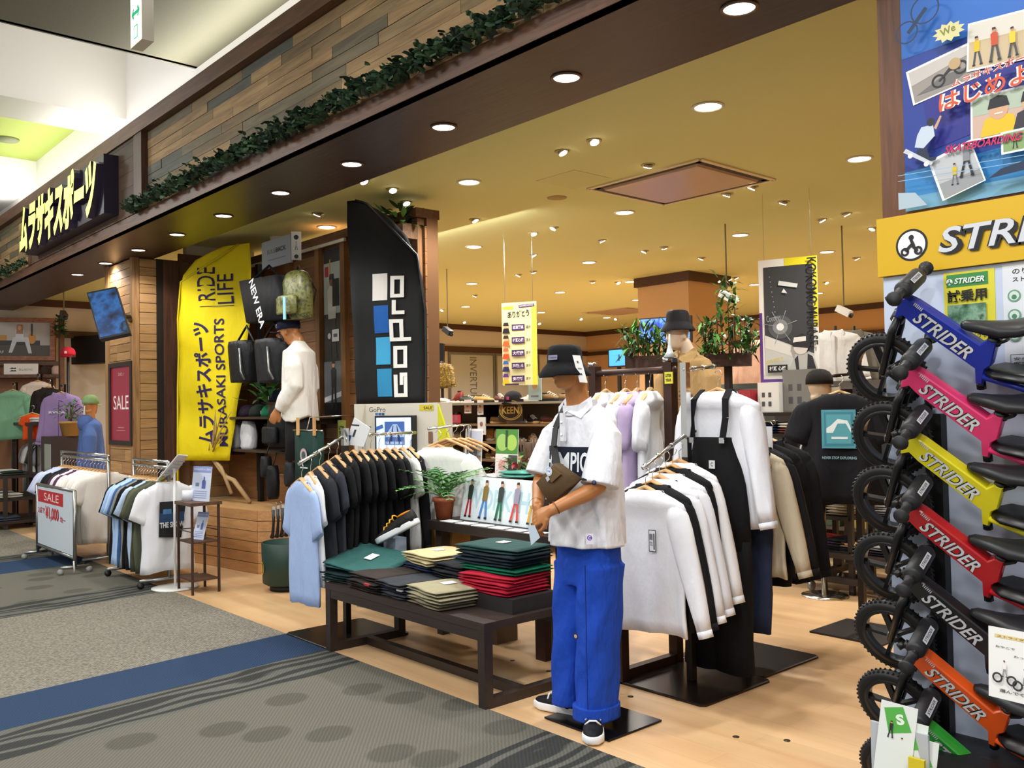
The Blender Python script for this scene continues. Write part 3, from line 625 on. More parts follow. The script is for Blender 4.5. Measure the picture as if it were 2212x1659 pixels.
def bush(name, label, cat, p, r, hgt, n, lw=.03, ll=.1, seed=0, group=None, pot=None, mats=None, spread=1., planter=None):
    rg = random.Random(seed); T = thing(name, label, cat, p, 0, group); b = MB(); st = MB(); p = V(p); base = p+V((0, 0, pot[1] if pot else 0))
    for i in range(n):
        a = rg.uniform(0, 2*PI); e = rg.uniform(.1, 1); rr = r*rg.uniform(.2, 1); c = base+V((math.cos(a)*rr*spread, math.sin(a)*rr, hgt*e*(1-.45*(rr/r)**2)))
        b.cur = rg.randrange(len(mats or LEAF)); d = V((math.cos(a), math.sin(a), rg.uniform(-.3, .7)))
        leaf_mb(b, c, d, (0, 0, 1), ll*rg.uniform(.6, 1.3), lw, rg.uniform(-.2, .5))
        if i % 6 == 0: st.tube([base+V((rg.uniform(-.02, .02), rg.uniform(-.02, .02), 0)), base+(c-base)*.5+V((0, 0, .04)), c], .004, 4)
    f = b.build('foliage', mats or LEAF, T); f['kind'] = 'stuff'; st.build('stem', M('5b4a2c', .8), T)
    if pot:
        q = MB(); q.lathe(p, [(pot[0]*.72, 0), (pot[0]*.95, pot[1]*.85), (pot[0]*1.06, pot[1]*.85), (pot[0]*1.06, pot[1]), (pot[0]*.92, pot[1]), (pot[0]*.9, pot[1]*.93), (0, pot[1]*.93)], 22); q.build('pot', M(pot[2], .55), T)
    return T
def fern(name, label, p, pot, nf=16, ln=.3, seed=0, group=None):
    rg = random.Random(seed); T = thing(name, label, 'plant', p, 0, group); p = V(p); base = p+V((0, 0, pot[1]*.95))
    q = MB(); q.lathe(p, [(pot[0]*.72, 0), (pot[0]*.95, pot[1]*.82), (pot[0]*1.07, pot[1]*.82), (pot[0]*1.07, pot[1]), (pot[0]*.92, pot[1]), (pot[0]*.9, pot[1]*.93), (0, pot[1]*.93)], 24); q.build('pot', M(pot[2], .5), T)
    for k in range(nf):
        b = MB(); b.cur = 0; a = 2*PI*k/nf+rg.uniform(-.2, .2); el = rg.uniform(.5, 1.4); L_ = ln*rg.uniform(.75, 1.2); pts = []
        for i in range(9):
            q_ = i/8; pts.append(base+V((math.cos(a)*L_*q_*math.cos(el*(1-.6*q_)), math.sin(a)*L_*q_*math.cos(el*(1-.6*q_)), L_*(math.sin(el)*q_-.55*q_*q_*(1.3-math.sin(el)*.6)))))
        b.tube(pts, .0025, 4)
        for i in range(1, 9):
            d = (pts[i]-pts[i-1]).normalized(); s = d.cross(V((0, 0, 1))).normalized(); u = s.cross(d)
            for sg in (-1, 1): leaf_mb(b, pts[i], s*sg+d*.7, u, .075*math.sin(PI*(.15+.8*i/9)), .02, .1, 2)
        b.build('frond', LEAF[k % 3], T)
    return T
def figure_skin(T, J, mat, name='body', vox=.006, face=True, head=True, legs=None):
    """one continuous skin; J: head centre 'h', head forward 'f', neck 'n', arms [(shoulder, elbow, wrist, finger dir, palm normal)]"""
    b = MB(); b.smooth = True
    if head:
        kk = J.get('k', 1); h, f = V(J['h']), V(J['f']).normalized(); up = V(J.get('u', (0, 0, 1))).normalized(); s = f.cross(up).normalized(); up = s.cross(f)
        prof = [(-.125, .0, .02, .02), (-.118, .028, .034, .034), (-.1, .03, .05, .058), (-.07, .018, .062, .078), (-.035, .01, .07, .088), (0, .004, .075, .095), (.04, 0, .077, .099), (.075, -.004, .07, .092), (.105, -.006, .05, .066), (.122, -.006, .02, .028)]
        b.loft([[h+(up*z+f*(fo+d*math.sin(2*PI*j/18))+s*(w_*math.cos(2*PI*j/18)))*kk for j in range(18)] for z, fo, w_, d in prof])
        if face:
            f, up, s = f*kk, up*kk, s*kk
            b.ell(h+f*.102+up*-.028, (.013, .013, .02), 8, 6); b.tube([h+f*.098+up*.02, h+f*.114+up*-.034], [.008, .013], 8)   # nose
            b.ell(h+f*.09+up*-.068, (.022, .014, .007), 10, 6); b.ell(h+f*.088+up*-.078, (.018, .014, .007), 10, 6)          # lips
            for q in (-1, 1): b.ell(h+f*.086+s*q*.032+up*.004, (.014, .01, .008), 8, 6); b.ell(h+s*q*.078+f*-.01+up*-.015, (.012, .02, .032), 8, 6)
        b.tube([h+up*-.05+f*-.03, (h+V(J['n']))/2+f*-.012, V(J['n']), V(J['n'])+V((0, 0, -.06))], [.055, .054, .06, .075], 14)
    for sh, el, wr, fd, pn in J.get('arms', []):
        sh, el, wr, fd, pn = V(sh), V(el), V(wr), V(fd).normalized(), V(pn).normalized()
        b.tube([sh, (sh+el)/2, el, el+(wr-el)*.25, (el+wr)/2, wr], [.046, .041, .039, .042, .036, .027], 12)
        sd = fd.cross(pn).normalized()
        rs = [[wr+fd*x+sd*(w_*math.cos(2*PI*j/12))+pn*(d*math.sin(2*PI*j/12)) for j in range(12)] for x, w_, d in ((-.01, .026, .022), (.02, .034, .017), (.055, .041, .015), (.085, .04, .012), (.092, .03, .008))]
        b.loft(rs)
        for i, (o_, l_) in enumerate(((-.03, .066), (-.01, .076), (.01, .072), (.029, .056))):
            c = wr+fd*.078+sd*o_; k1 = c+fd*(l_*.45)+pn*-.006; k2 = k1+(fd*.75-pn*.5)*(l_*.32); k3 = k2+(fd*.4-pn*.8)*(l_*.26)
            b.tube([c, k1, k2, k3], [.0095, .009, .0085, .007], 8)
        sg = J.get('thumb', -1); c = wr+fd*.025+sd*(sg*.03); b.tube([c, c+sd*(sg*.025)+fd*.03-pn*.01, c+sd*(sg*.03)+fd*.06-pn*.018, c+sd*(sg*.022)+fd*.08-pn*.024], [.013, .011, .0095, .008], 8)
    for pts in (legs or []): b.tube(pts, [.08, .06, .052, .036][:len(pts)], 12)
    k = voxel(b, vox, 3); return k.build(name, mat, T)
def ring_at(c, w_, d, z, n=32, p=.82, f=None):
    return [V((c[0]+w_*spow(math.cos(2*PI*j/n), p)+(f(j, n)[0] if f else 0), c[1]+d*spow(math.sin(2*PI*j/n), p)+(f(j, n)[1] if f else 0), z)) for j in range(n)]
def worn_shirt(T, mat, c, shoulders, sleeves, z0, z1, w0, w1, d0, d1, seed=0, vox=.009, name='shirt', neck_r=.075, fold=.012):
    """shirt worn by a figure: torso loft from hem z0 to shoulders z1 and one tube per sleeve, made one surface; sleeves: [(points, radii)]"""
    rg = random.Random(seed); ph = [rg.uniform(0, 6) for _ in range(4)]; b = MB(); b.smooth = True; rs = []
    for i in range(11):
        q = i/10; z = z0+(z1-.07-z0)*q; w_ = w0+(w1-w0)*q; d = d0+(d1-d0)*q
        rs.append(ring_at(c, w_, d, z, 36, .8, lambda j, n: (fold*.3*(1-q)*math.sin(j*1.1+ph[0]), fold*(1-.6*q)*(math.sin(j*1.4+ph[1]+q*5)+.7*math.sin(j*.55+q*7+ph[2])))))
    for dz, fw, fd in ((-.045, .94, .95), (-.02, .72, .8), (0, .5, .62), (.025, .36, .5)): rs.append(ring_at(c, w1*fw, d1*fd, z1+dz, 36, .85))
    b.loft(rs)
    for pts, rr in sleeves: b.tube(pts, rr, 16)
    return voxel(b, vox, 2).build(name, mat, T)
def cap_parts(T, c, f, mat, brimmat=None, logo=None, r=.098):
    f = V(f).normalized(); c = V(c); s = f.cross(V((0, 0, 1))).normalized()
    b = MB(); b.smooth = True; b.loft([[c+s*(r*w_*math.cos(2*PI*j/20))+f*(r*1.12*w_*math.sin(2*PI*j/20))+V((0, 0, z)) for j in range(20)] for w_, z in ((1, 0), (1.0, .035), (.93, .07), (.74, .1), (.4, .118), (.06, .124))]); h = b.build('cap_crown', mat, T)
    b = MB(); b.smooth = True; pr = [(-.085, .05), (-.08, .1), (-.05, .16), (0, .178), (.05, .16), (.08, .1), (.085, .05)]
    for dz in (0,): b.loft([[c+s*x+f*y+V((0, 0, .004-.03*(x/.085)**2-.02*(y-.05)*4+o)) for x, y in pr] for o in (0, .005)], True, True)
    b.build('cap_brim', brimmat or mat, T)
    if logo: b = MB(); b.obox(c+f*(r*1.12)+V((0, 0, .04)), (.03, .006, .035), Matrix.Rotation(math.atan2(f.y, f.x)+PI/2, 3, 'Z')); b.build('cap_logo', M(logo, .6), T)
def bucket_hat(T, c, f, mat, rx=.1, tagw=None, logo=None):
    f = V(f).normalized(); s = f.cross(V((0, 0, 1))).normalized(); c = V(c); b = MB(); b.smooth = True
    b.loft([[c+s*(w_*math.cos(2*PI*j/28))+f*(w_*1.1*math.sin(2*PI*j/28))+V((0, 0, z-.012*(math.sin(2*PI*j/28) > .9)*(w_ > .14))) for j in range(28)] for w_, z in ((.155, -.02), (.158, -.012), (.13, .03), (.108, .055), (.107, .062), (.102, .13), (.094, .155), (.07, .168), (.01, .172))], False); b.loft([[c+s*(w_*math.cos(2*PI*j/28))+f*(w_*1.1*math.sin(2*PI*j/28))+V((0, 0, z)) for j in range(28)] for w_, z in ((.154, -.021), (.1, .04))], False, False)
    return b.build('bucket_hat', mat, T)
# ------------------------------------------------------------------ low table with folded trousers
TBL = wood('table_black_wood', ['2b211d', '332722'], 'X', .45, .5)
T = thing('low_display_table', 'low dark brown wooden table with a floor frame, covered in folded trousers', 'table', (-4.38, 3.23, 0))
tx0, tx1, ty0, ty1 = -5.18, -3.58, 2.95, 3.53
b = MB(); b.box(tx0, tx1, ty0, ty1, .40, .44); b.build('tabletop', TBL, T)
for x in (tx0, tx1-.055):
    for y in (ty0, ty1-.055): b = MB(); b.box(x, x+.055, y, y+.055, 0, .4); b.build('leg', TBL, T)
    b = MB(); b.box(x, x+.055, ty0+.055, ty1-.055, .0, .05); b.build('foot_rail', TBL, T)
b = MB(); b.box(tx0+.055, tx1-.055, 3.22, 3.27, .0, .05); b.build('stretcher', TBL, T)
b = MB(); b.box(tx0+.055, tx1-.055, ty0+.003, ty0+.03, .345, .4); b.box(tx0+.055, tx1-.055, ty1-.03, ty1-.003, .345, .4); b.build('apron', TBL, T)
def pile(px, y, n, w, d, h, cols, what, group, z0=.44, rz=0, tagc=None, patch=None):
    for i in range(n):
        c = cols[i % len(cols)]; z = z0+i*(h*1.0+.001); nm = {0: 'lowest'}.get(i, 'topmost' if i == n-1 else ORD[i]+' from the bottom')
        lab = 'folded %s, %s' % (what, (nm+' of its pile' if n > 1 else 'lying singly'))
        folded('folded_trousers', lab, 'trousers', (px+RND.uniform(-.02, .02), y+RND.uniform(-.015, .015), z), w, d, h, c, rz+RND.uniform(-.09, .09), int(RND.random()*4), group, tagc if i == n-1 else None, patch if i % 2 else None)
    return z0+n*(h+.001)
G = 'folded trousers on the low table'
pile(-5.13, 3.14, 2, .34, .34, .032, ['1c3336', '1c3336'], 'dark teal trousers over the table end', G, rz=.2)
folded('folded_trousers', 'large teal green trousers with white tag and red label, tilted on the table end', 'trousers', (-5.02, 3.2, .55), .5, .4, .036, '33615f', .3, 1, G, 'f4f2ee', 'c0272d', (.2, .1))
pile(-4.74, 3.12, 3, .34, .36, .034, ['3a2f29', '2a2421', '37302c'], 'dark brown trousers beside the teal ones', G, patch='a02a2e')
pile(-4.45, 3.12, 3, .28, .33, .032, ['34373f', '2b3040', '383a40'], 'charcoal grey trousers between brown and khaki piles', G, patch='e8e8ea')
z = pile(-4.1, 3.13, 3, .36, .36, .036, ['77715c', '9a9377', '9f987b'], 'khaki trousers at the front edge', G, rz=-.12, tagc='f2f2f0')
z = pile(-4.92, 3.42, 3, .3, .3, .03, ['1e2842', '232e4a', '2a2420'], 'navy trousers behind the teal ones', G)
z = pile(-4.62, 3.42, 4, .3, .3, .034, ['22283a', '1f2740', '24304e', '2b3552'], 'navy blue trousers under the beige ones', G)
pile(-4.6, 3.42, 2, .36, .33, .036, ['b8ab84', 'cdbf92'], 'beige trousers on the navy pile', G, z0=z, rz=-.15, tagc='fbfbfa')
z = pile(-4.28, 3.41, 5, .3, .34, .036, ['191b20', '1c1e22'], 'black trousers beside the beige pile', G, tagc='d8d0b8')
b = MB(); b.box(-4.1, -3.62, 3.18, 3.52, .44, .52); b.solo('flat_box', 'low black box under the red trousers on the table', 'box', M('1e1a1a', .6))
pile(-3.86, 3.35, 3, .42, .33, .034, ['a81630', 'b01d36', 'b82038'], 'bright red trousers on the black box', G, z0=.52, rz=.06)
pile(-3.9, 3.37, 1, .46, .32, .034, ['0f6a4d'], 'emerald green trousers on red pile', G, z0=.626, rz=.04)
pile(-3.92, 3.38, 3, .48, .32, .036, ['1d2f38', '1c2b33', '2b4a48'], 'dark teal trousers above the emerald ones', G, z0=.662, rz=.03, tagc='e8d8dc')
# ------------------------------------------------------------------ second tier: black bench with plant, illustrated board
T = thing('tiered_bench', 'taller black bench behind the low table carrying the illustrated board', 'table', (-4.4, 3.9, 0))
b = MB(); b.box(-5.05, -3.75, 3.67, 4.12, .72, .78); b.build('tabletop', TBL, T)
for x in (-5.02, -3.84): b = MB(); b.box(x, x+.06, 3.72, 3.78, 0, .72); b.build('leg', TBL, T); b = MB(); b.box(x, x+.06, 4.0, 4.06, 0, .72); b.build('leg', TBL, T)
b = MB(); b.box(-4.96, -3.84, 4.02, 4.05, .3, .36); b.build('stretcher', TBL, T)
b = MB(); b.box(-5.3, -4.2, 4.16, 4.6, .96, 1.02); b.box(-5.3, -5.24, 4.18, 4.24, 0, .96); b.box(-4.26, -4.2, 4.18, 4.24, 0, .96); b.box(-5.3, -5.24, 4.5, 4.56, 0, .96); b.box(-4.26, -4.2, 4.5, 4.56, 0, .96); b.solo('display_bench', 'highest dark bench behind the illustrated board', 'table', TBL)
CLEAR = None
def board_print(T, o, u, v, w, h):
    q = Pic(o, u, v); q.rect(0, 0, w, h, 'e4f0f4'); q.rect(.0, .0, w, .004, 'c8d8e0')
    q.text('WORKSHAPE', .04, h*.28, w*.9, h*.46, 'b9dbe6', .02)
    for i, (t_, l_) in enumerate((('2f3a2f', 'b5252f'), ('8c7137', '4d86c9'), ('2f3b36', '1d6f4e'), ('9a93a8', 'd8463e'), ('eef0f0', 'e0a12a'), ('e9ecef', '4a4fa0'))):
        q.person(.075+i*w*.165, .02, h*.88, t_, l_, stride=.09+.03*(i % 2))
    q.rect(w*.8, .012, w*.16, .05, 'f6f6f4'); q.build('print', T)
T = thing('illustrated_board', 'white board printed with six walking figures in coloured trousers', 'poster', (-4.5, 3.88, .78)); nrm = V((0, .22, .975)).normalized()
o = V((-4.9, 3.84, .782)); b = MB(); b.prism([(0, 0), (.98, 0), (.98, .3), (0, .3)], o, (1, 0, 0), nrm, -.012); b.build('board', M('f2f5f6', .3), T); board_print(T, o+V((0, -.0006, .0002)), (1, 0, 0), nrm, .98, .3)
for i in range(6): b = MB(); x = -4.86+.17*i; b.obox((x, 3.73, .783), (.13, .09, .004), Matrix.Rotation(RND.uniform(-.2, .2), 3, 'Z')); b.solo('leaflet', 'white leaflet lying on the black bench, %s from the plant' % ORD[i], 'leaflet', M('eef1f2', .6), 'leaflets on the black bench')
fern('potted_fern', 'green fern in a terracotta pot at the left end of the black bench', (-5.0, 3.78, .78), (.075, .15, '9a5030'), 20, .36, 3)
# things standing on the highest bench
def acrylic(name, label, p, w, h, lean, draw, cat='sign', rz=0, back='f4f4f2', group=None):
    """upright printed card; p = middle of the lower edge, rz turns it, it leans back"""
    T = thing(name, label, cat, p, rz, group); v = V((0, math.sin(lean), math.cos(lean))); o = V((-w/2, 0, .0))
    b = MB(); b.prism([(0, 0), (w, 0), (w, h), (0, h)], o, (1, 0, 0), v, -.004); b.build('card', M(back, .35), T, True)
    q = Pic(o+V((0, -.0004, 0)), (1, 0, 0), v); draw(q, w, h); q.build('print', T, True); return T
def d_riders(q, w, h):
    q.rect(.01, .0, w-.02, h*.2, '5d6066'); q.text('CLASSIC', .03, h*.09, w-.06, h*.04, 'e6e6e6'); q.rect(.01, h*.2, w-.02, h*.2, 'b59a80'); q.rect(.01, h*.4, w-.02, h*.55, 'c9cfe0')
    for i in range(5): q.person(.04+i*(w-.07)/4.4, h*.27, h*.4, ('2c2d35', '4a3f3a', '23252b')[i % 3], '3a3f50')
acrylic('photo_card', 'tall card with a photograph of five men above a grey panel', at(1020, 1022, Y=4.22), .2, .33, .08, d_riders, 'sign')
def d_green(q, w, h):
    q.rect(0, h*.48, w, h*.52, '4c8a3a'); q.disc(w*.3, h*.72, w*.26, '9fc76a'); q.disc(w*.72, h*.72, w*.24, 'a9cf5f'); q.rect(w*.44, h*.62, w*.1, h*.36, '24452a'); q.rect(0, 0, w*.6, h*.46, 'efeae4'); q.disc(w*.3, h*.24, w*.16, 'e2a9a4'); q.rect(w*.6, 0, w*.4, h*.46, '454a44')
acrylic('photo_card', 'leafy green and white card in the middle of the highest bench', at(1093, 1030, Y=4.24), .24, .34, .06, d_green, 'sign')
bush('artificial_plant', 'small artificial plant with red flowers on the highest bench', 'plant', at(1120, 1035, Y=4.24), .12, .14, 50, .025, .09, 5, None, (.05, .05, '6b4a35'), [LEAF[0], LEAF[2], M('b32c3c', .5)])
folded('folded_shirt', 'mint green folded shirt lying on the highest bench by the mannequin', 'shirt', at(1135, 1030, Y=4.3)+V((0, 0, .0)), .26, .3, .05, '6fbfae', .1, 2)
folded('folded_shirt', 'white folded shirt on the highest bench behind the fern', 'shirt', (-5.1, 4.36, 1.02), .28, .34, .03, 'e6e6ea', .1, 2)
b = MB(); p = V((-4.78, 4.38, 1.02)); b.lathe(p, [(.045, 0), (.05, .1), (.045, .2), (.035, .27)], 12); [b.tube([p+V((.03*math.cos(a), .03*math.sin(a), .0)), p+V((.045*math.cos(a), .045*math.sin(a), .15)), p+V((.06*math.cos(a), .06*math.sin(a), .3))], .008, 5) for a in (0, 1, 2, 3, 4, 5)]; b.solo('driftwood_bundle', 'brown twisted driftwood bundle between the two cards', 'driftwood', M('5a4534', .9))
# ------------------------------------------------------------------ main mannequin
SKIN = M('b9783f', .32); WHITE = 'e9ebf2'
m, nt, bs = newmat('mannequin_skin'); bs.inputs['Base Color'].default_value = lin('b77a48'); bs.inputs['Roughness'].default_value = .34; SKIN = m
cx, cy = -3.09, 3.2
T = thing('mannequin', 'standing tan mannequin in black bucket hat, white polo shirt and bright blue trousers', 'mannequin', (cx, cy, 0))
J = dict(k=.84, h=(cx, cy-.1, 1.732), f=(-.12, -1, -.18), n=(cx, cy-.03, 1.56), u=(0, -.18, 1), thumb=-1,
    arms=[((cx-.16, cy+.0, 1.42), (cx-.205, cy-.1, 1.18), (cx-.03, cy-.29, 1.075), (.02, -.12, -1), (-.3, -.95, 0)),
          ((cx+.15, cy+.0, 1.42), (cx+.195, cy-.11, 1.165), (cx+.1, cy-.33, 1.07), (-.85, -.1, -.42), (.25, -.85, .45))])
figure_skin(T, J, SKIN, vox=.005)
for i, p in enumerate(((cx-.05, cy-.283, 1.088), (cx+.115, cy-.31, 1.083))): b = MB(); b.lathe(p, [(.0315, -.002), (.0325, 0), (.0315, .002)], 16, ((.85, -.6, -.5), (-.5, -.8, -.5))[i], False); b.build('wrist_joint', M('5e3518', .5), T)
PW = cloth('e9ebf2', .85, .9, .05)
worn_shirt(T, PW, (cx, cy+.01), None, [([(cx-.12, cy, 1.465), (cx-.182, cy-.02, 1.4), (cx-.2, cy-.07, 1.27), (cx-.205, cy-.1, 1.2)], [.05, .07, .08, .083]), ([(cx+.11, cy, 1.465), (cx+.172, cy-.02, 1.4), (cx+.19, cy-.07, 1.26), (cx+.195, cy-.1, 1.17)], [.05, .074, .088, .092])], .87, 1.545, .2, .178, .155, .11, 4, .007, 'polo_shirt', fold=.018)
c_ = MB()
for s in (-1, 1): c_.hexa([(cx+s*.005, cy-.113, 1.52), (cx+s*.075, cy-.095, 1.488), (cx+s*.115, cy-.055, 1.545), (cx+s*.085, cy-.035, 1.588), (cx+s*.005, cy-.103, 1.525), (cx+s*.075, cy-.085, 1.5), (cx+s*.108, cy-.045, 1.55), (cx+s*.08, cy-.025, 1.593)])
c_.smooth = True; c_.loft([[(cx+.088*math.cos(2*PI*j/20), cy-.02+.085*math.sin(2*PI*j/20), z-.03*max(0, -math.sin(2*PI*j/20))) for j in range(20)] for z in (1.53, 1.578)], False, False); c_.build('collar', PW, T)
b = MB(); b.box(cx-.013, cx+.013, cy-.15, cy-.135, 1.38, 1.515); b.build('placket', PW, T)
for z in (1.41, 1.47): b = MB(); b.lathe((cx, cy-.152, z), [(0, 0), (.006, 0), (.006, .003), (0, .003)], 10, (0, -1, 0)); b.build('button', M('f0f0f0', .3), T)
# navy chest panel with white lettering, wrapped on the shirt
def chest(a, z, e=.0): q = (z-.87)/.605; w_ = .2-.022*q+.006+e; d = .155-.045*q+.022+e; return V((cx+w_*spow(math.cos(a), .8), cy+.01+d*spow(math.sin(a), .8), z))
b = MB(); b.smooth = True; A = [PI*(1.0+k/28*.98+.01) for k in range(29)]; b.loft([[chest(a, z) for a in A] for z in (1.215, 1.26, 1.31, 1.352)], False, False, False); b.build('chest_panel', cloth('1b2130', .9, .2), T)
vs, fs = txt('CHAMPION', .02); b = MB(); b.tris([chest(PI*(1.2+.62*x), 1.232+.095*y, .0025) for x, y in vs], fs); b.build('lettering', M('dfe6ec', .7), T)
b = MB(); p = at(1313, 1026, Y=3.06); b.lathe((cx+.24, cy-.185, 1.195), [(0, 0), (.012, 0), (.012, .003), (0, .003)], 10, (.5, -.8, 0)); b.build('sleeve_emblem', M('22244a', .6), T)
q = Pic((cx+.145, cy-.147, .9), (.76, .65, 0), (0, 0, 1)); q.rect(0, 0, .035, .05, 'e6e2f0'); q.disc(.017, .03, .012, '6a4fb0'); q.text('C', .011, .022, .012, .016, 'f0ecf8', .03); q.build('hem_label', T)
PB = cloth('1b49b8', .8, 1.0, .1); b = MB(); b.smooth = True
b.loft([ring_at((cx, cy+.02), w_, d, z, 28) for z, w_, d in ((.68, .165, .12), (.78, .17, .125), (.9, .168, .12), (1.0, .15, .105))])
for s, hx, hy in ((-1, cx-.115, cy+.0), (1, cx+.085, cy-.035)):
    b.loft([[(x+(.098-.012*q)*spow(math.cos(2*PI*j/22), .75)*1.0, y+(.118-.012*q)*spow(math.sin(2*PI*j/22), .8)+.007*math.sin(q*15+j*.9), z) for j in range(22)] for q, x, y, z in [(k/9, cx+s*.08+(hx-cx-s*.08)*k/9, cy+.02+(hy-cy-.02)*k/9, .78-(.78-.075)*k/9) for k in range(10)]][::-1])
voxel(b, .008, 2).build('trousers', PB, T)
b = MB(); b.smooth = True; b.loft([[(cx+.085+.096*spow(math.cos(2*PI*j/22), .75), cy-.035+.116*spow(math.sin(2*PI*j/22), .8), z) for j in range(22)] for z in (.06, .068, .118, .125)]); b.build('turned_up_cuff', PB, T)
b = MB(); b.box(cx+.085+.05, cx+.085+.052, cy-.15, cy-.145, .13, .8); b.build('side_seam', cloth('123690', .9), T)
q = Pic((cx+.07, cy-.152, .46), (1, .1, 0), (0, 0, 1)); q.disc(0, 0, .016, '20264a'); q.disc(0, 0, .009, 'c9a6a0'); q.build('round_patch', T)
for (x, y, rz, nm) in ((cx-.19, cy+.015, rad(192), 'shoe'), (cx+.115, cy-.09, rad(-48), 'shoe')):
    sh = shoe('shoe', 'x', (0, 0, 0), 0, '17171c', 'eef0f3', None, 1.2, 'f4f4f4'); sh.parent = T; sh.location = (x-cx, y-cy, .008); sh.rotation_euler = (0, 0, rz)
    for k in ('label', 'category'): del sh[k]
hat = bucket_hat(T, (cx-.012, cy-.108, 1.71), (-.12, -1, 0), cloth('0b0c10', .8, .25), .1); hat.scale = (.77, .77, .8)
hat.location = V((cx-.012, cy-.108, 1.71))-V((cx, cy, 0)); hat.location = hat.location-Matrix.Diagonal((.77, .77, .8)) @ hat.location
q = Pic((cx-.012-.012, cy-.108-.1, 1.77), (.985, .13, 0), (0, .06, 1)); q.rect(0, 0, .055, .022, '8f8fa8'); q.text('Creative', .004, .006, .047, .011, '2a2a44', .01); q.build('hat_label', T)
T2 = thing('price_tag', 'long white swing tag hanging from the bucket hat', 'tag', (cx+.1, cy-.12, 1.66)); q = Pic((cx+.072, cy-.14, 1.79), (1, .4, -.1), (-.25, -.1, 1), .0006); o_ = q.o.copy(); b = MB(); b.prism([(0, 0), (.04, 0), (.04, -.135), (0, -.135)], o_, q.u, q.v, -.0012); b.build('card', M('f6f6f4', .5), T2)
q.text('R', .014, -.04, .012, .012, '222222', .04); q.text('size', .01, -.07, .02, .01, '555555'); q.text('M', .014, -.1, .01, .012, '222222'); q.build('print', T2)
# held leaflet, bag, stand
b = MB(); o_ = at(1148, 1178, Y=2.86); b.prism([(0, 0), (.075, .045), (.045, .1), (-.005, .09)], o_, (1, -.1, 0), (0, -.15, 1), .002); b.solo('folded_leaflet', 'white and blue leaflet held in the mannequin fingers', 'leaflet', M('cfe0f2', .5))
T = thing('crossbody_bag', 'brown square crossbody bag with a round white badge, worn by the mannequin', 'bag', at(1207, 1045, Y=3.0))
c4 = [at(x, y, Y=2.985) for x, y in ((1164, 1043), (1197, 1092), (1252, 1034), (1204, 1000))]; ce = sum(c4, V())/4; BAGM = cloth('57432b', .75, .3)
b = MB(); b.smooth = True; b.loft([[ce+(p-ce)*s+V((0, yo, 0)) for p in c4] for s, yo in ((.9, -.03), (1, -.018), (1, .018), (.92, .03))]); b.build('bag_body', BAGM, T)
b = MB(); t_ = [ce+(p-ce)*.8+V((0, -.034, 0)) for p in (c4[0]*.55+c4[3]*.45, c4[0]*.25+c4[2]*.25+ce*.5, c4[2]*.55+c4[3]*.45, c4[3])]; b.hexa(t_+[p+V((0, -.006, 0)) for p in t_]); b.build('flap', cloth('6a5335', .75, .2), T)
q = Pic(ce+V((-.012, -.042, .055)), (1, 0, 0), (0, 0, 1)); q.disc(0, 0, .022, 'e8edf6'); q.ring(0, 0, .018, .016, '4a78c0'); q.text('Up', -.01, -.006, .02, .013, '3f6fb8', .01); q.rect(-.01, -.05, .022, .022, 'b9bcc0', .6); q.build('round_badge', T)
b = MB(); pts = [at(x, y, Y=Y_) for x, y, Y_ in ((1203, 1004, 3.0), (1196, 965, 3.04), (1200, 925, 3.075), (1214, 893, 3.1), (1228, 866, 3.17))]
for i in range(4): b.bar(pts[i], pts[i+1]+(pts[i+1]-pts[i])*.05, .036, .006)
b.build('strap', BLACK, T); b = MB(); b.bar(c4[2]+V((0, .01, 0)), (cx+.18, cy-.02, 1.15), .03, .006); b.build('strap', BLACK, T)
b = MB(); b.box(cx-.19, cx+.24, cy-.12, cy+.26, .004, .012); b.solo('stand_plate', 'square black steel plate under the mannequin feet', 'stand', M('17171b', .18, .6))
# ------------------------------------------------------------------ garment stands: near left and right
def stand(name, label, c, post, arms, base=.62, blk=True, rz=0, H=1.34):
    T = thing(name, label, 'clothes stand', (c[0], c[1], 0)); b = MB(); x, y = c; h = base/2
    b.loft([[(x+sx*(h-q), y+sy*(h-q), z) for sx, sy in ((-1, -.93), (-.93, -1), (.93, -1), (1, -.93), (1, .93), (.93, 1), (-.93, 1), (-1, .93))] for q, z in ((0, 0), (0, .01), (.006, .014))]); b.build('base_plate', M('2c2520', .25, .5), T)
    for pz in post: b = MB(); b.box(x-.02, x+.02, y-.02, y+.02, pz[0], pz[1]); b.build('post', pz[2], T)
    for a in arms:
        b = MB(); b.tube(a, .011, 8)
        for i in range(1, 4): p = V(a[0])+(V(a[1])-V(a[0]))*(i/3.2); b.lathe(p, [(.016, -.003), (.016, .003)], 8, V(a[1])-V(a[0]))
        b.build('arm', CHROME, T)
    return T
LS_ = (-5.45, 3.27)
stand('garment_stand', 'left chrome armed stand with square base, full of dark T-shirts', LS_, [(.014, 1.3, IRON), (1.3, 1.42, CHROME)], [((LS_[0], LS_[1]-.02, 1.36), (LS_[0], LS_[1]-.36, 1.19)), ((LS_[0], LS_[1]+.02, 1.37), (LS_[0], LS_[1]+.6, 1.37))])
HG1 = ('pale wooden hanger holding a shirt on the left chrome stand', 'hangers on the left chrome stand')
cols = [('tee', 'a9c0ea', 'light blue T-shirt at the outer end of the left sloping arm', 1.1), ('tee', 'dfe2e6', 'white T-shirt behind the light blue one on the left stand', 1), ('tee', '2a2c33', 'charcoal T-shirt behind the white one on the left stand', 1), ('tee', '30333d', 'slate grey T-shirt, fourth along the left stand', 1)]
cols += [('tee', '131316', 'black T-shirt, %s black one along the left stand' % ORD[i], 1) for i in range(8)]+[('tee', 'e6e6e4', 'white T-shirt with draped sleeve near the right end of the left stand', 1), ('ls', '16171b', 'black long sleeved shirt at the right end of the left stand', 1)]
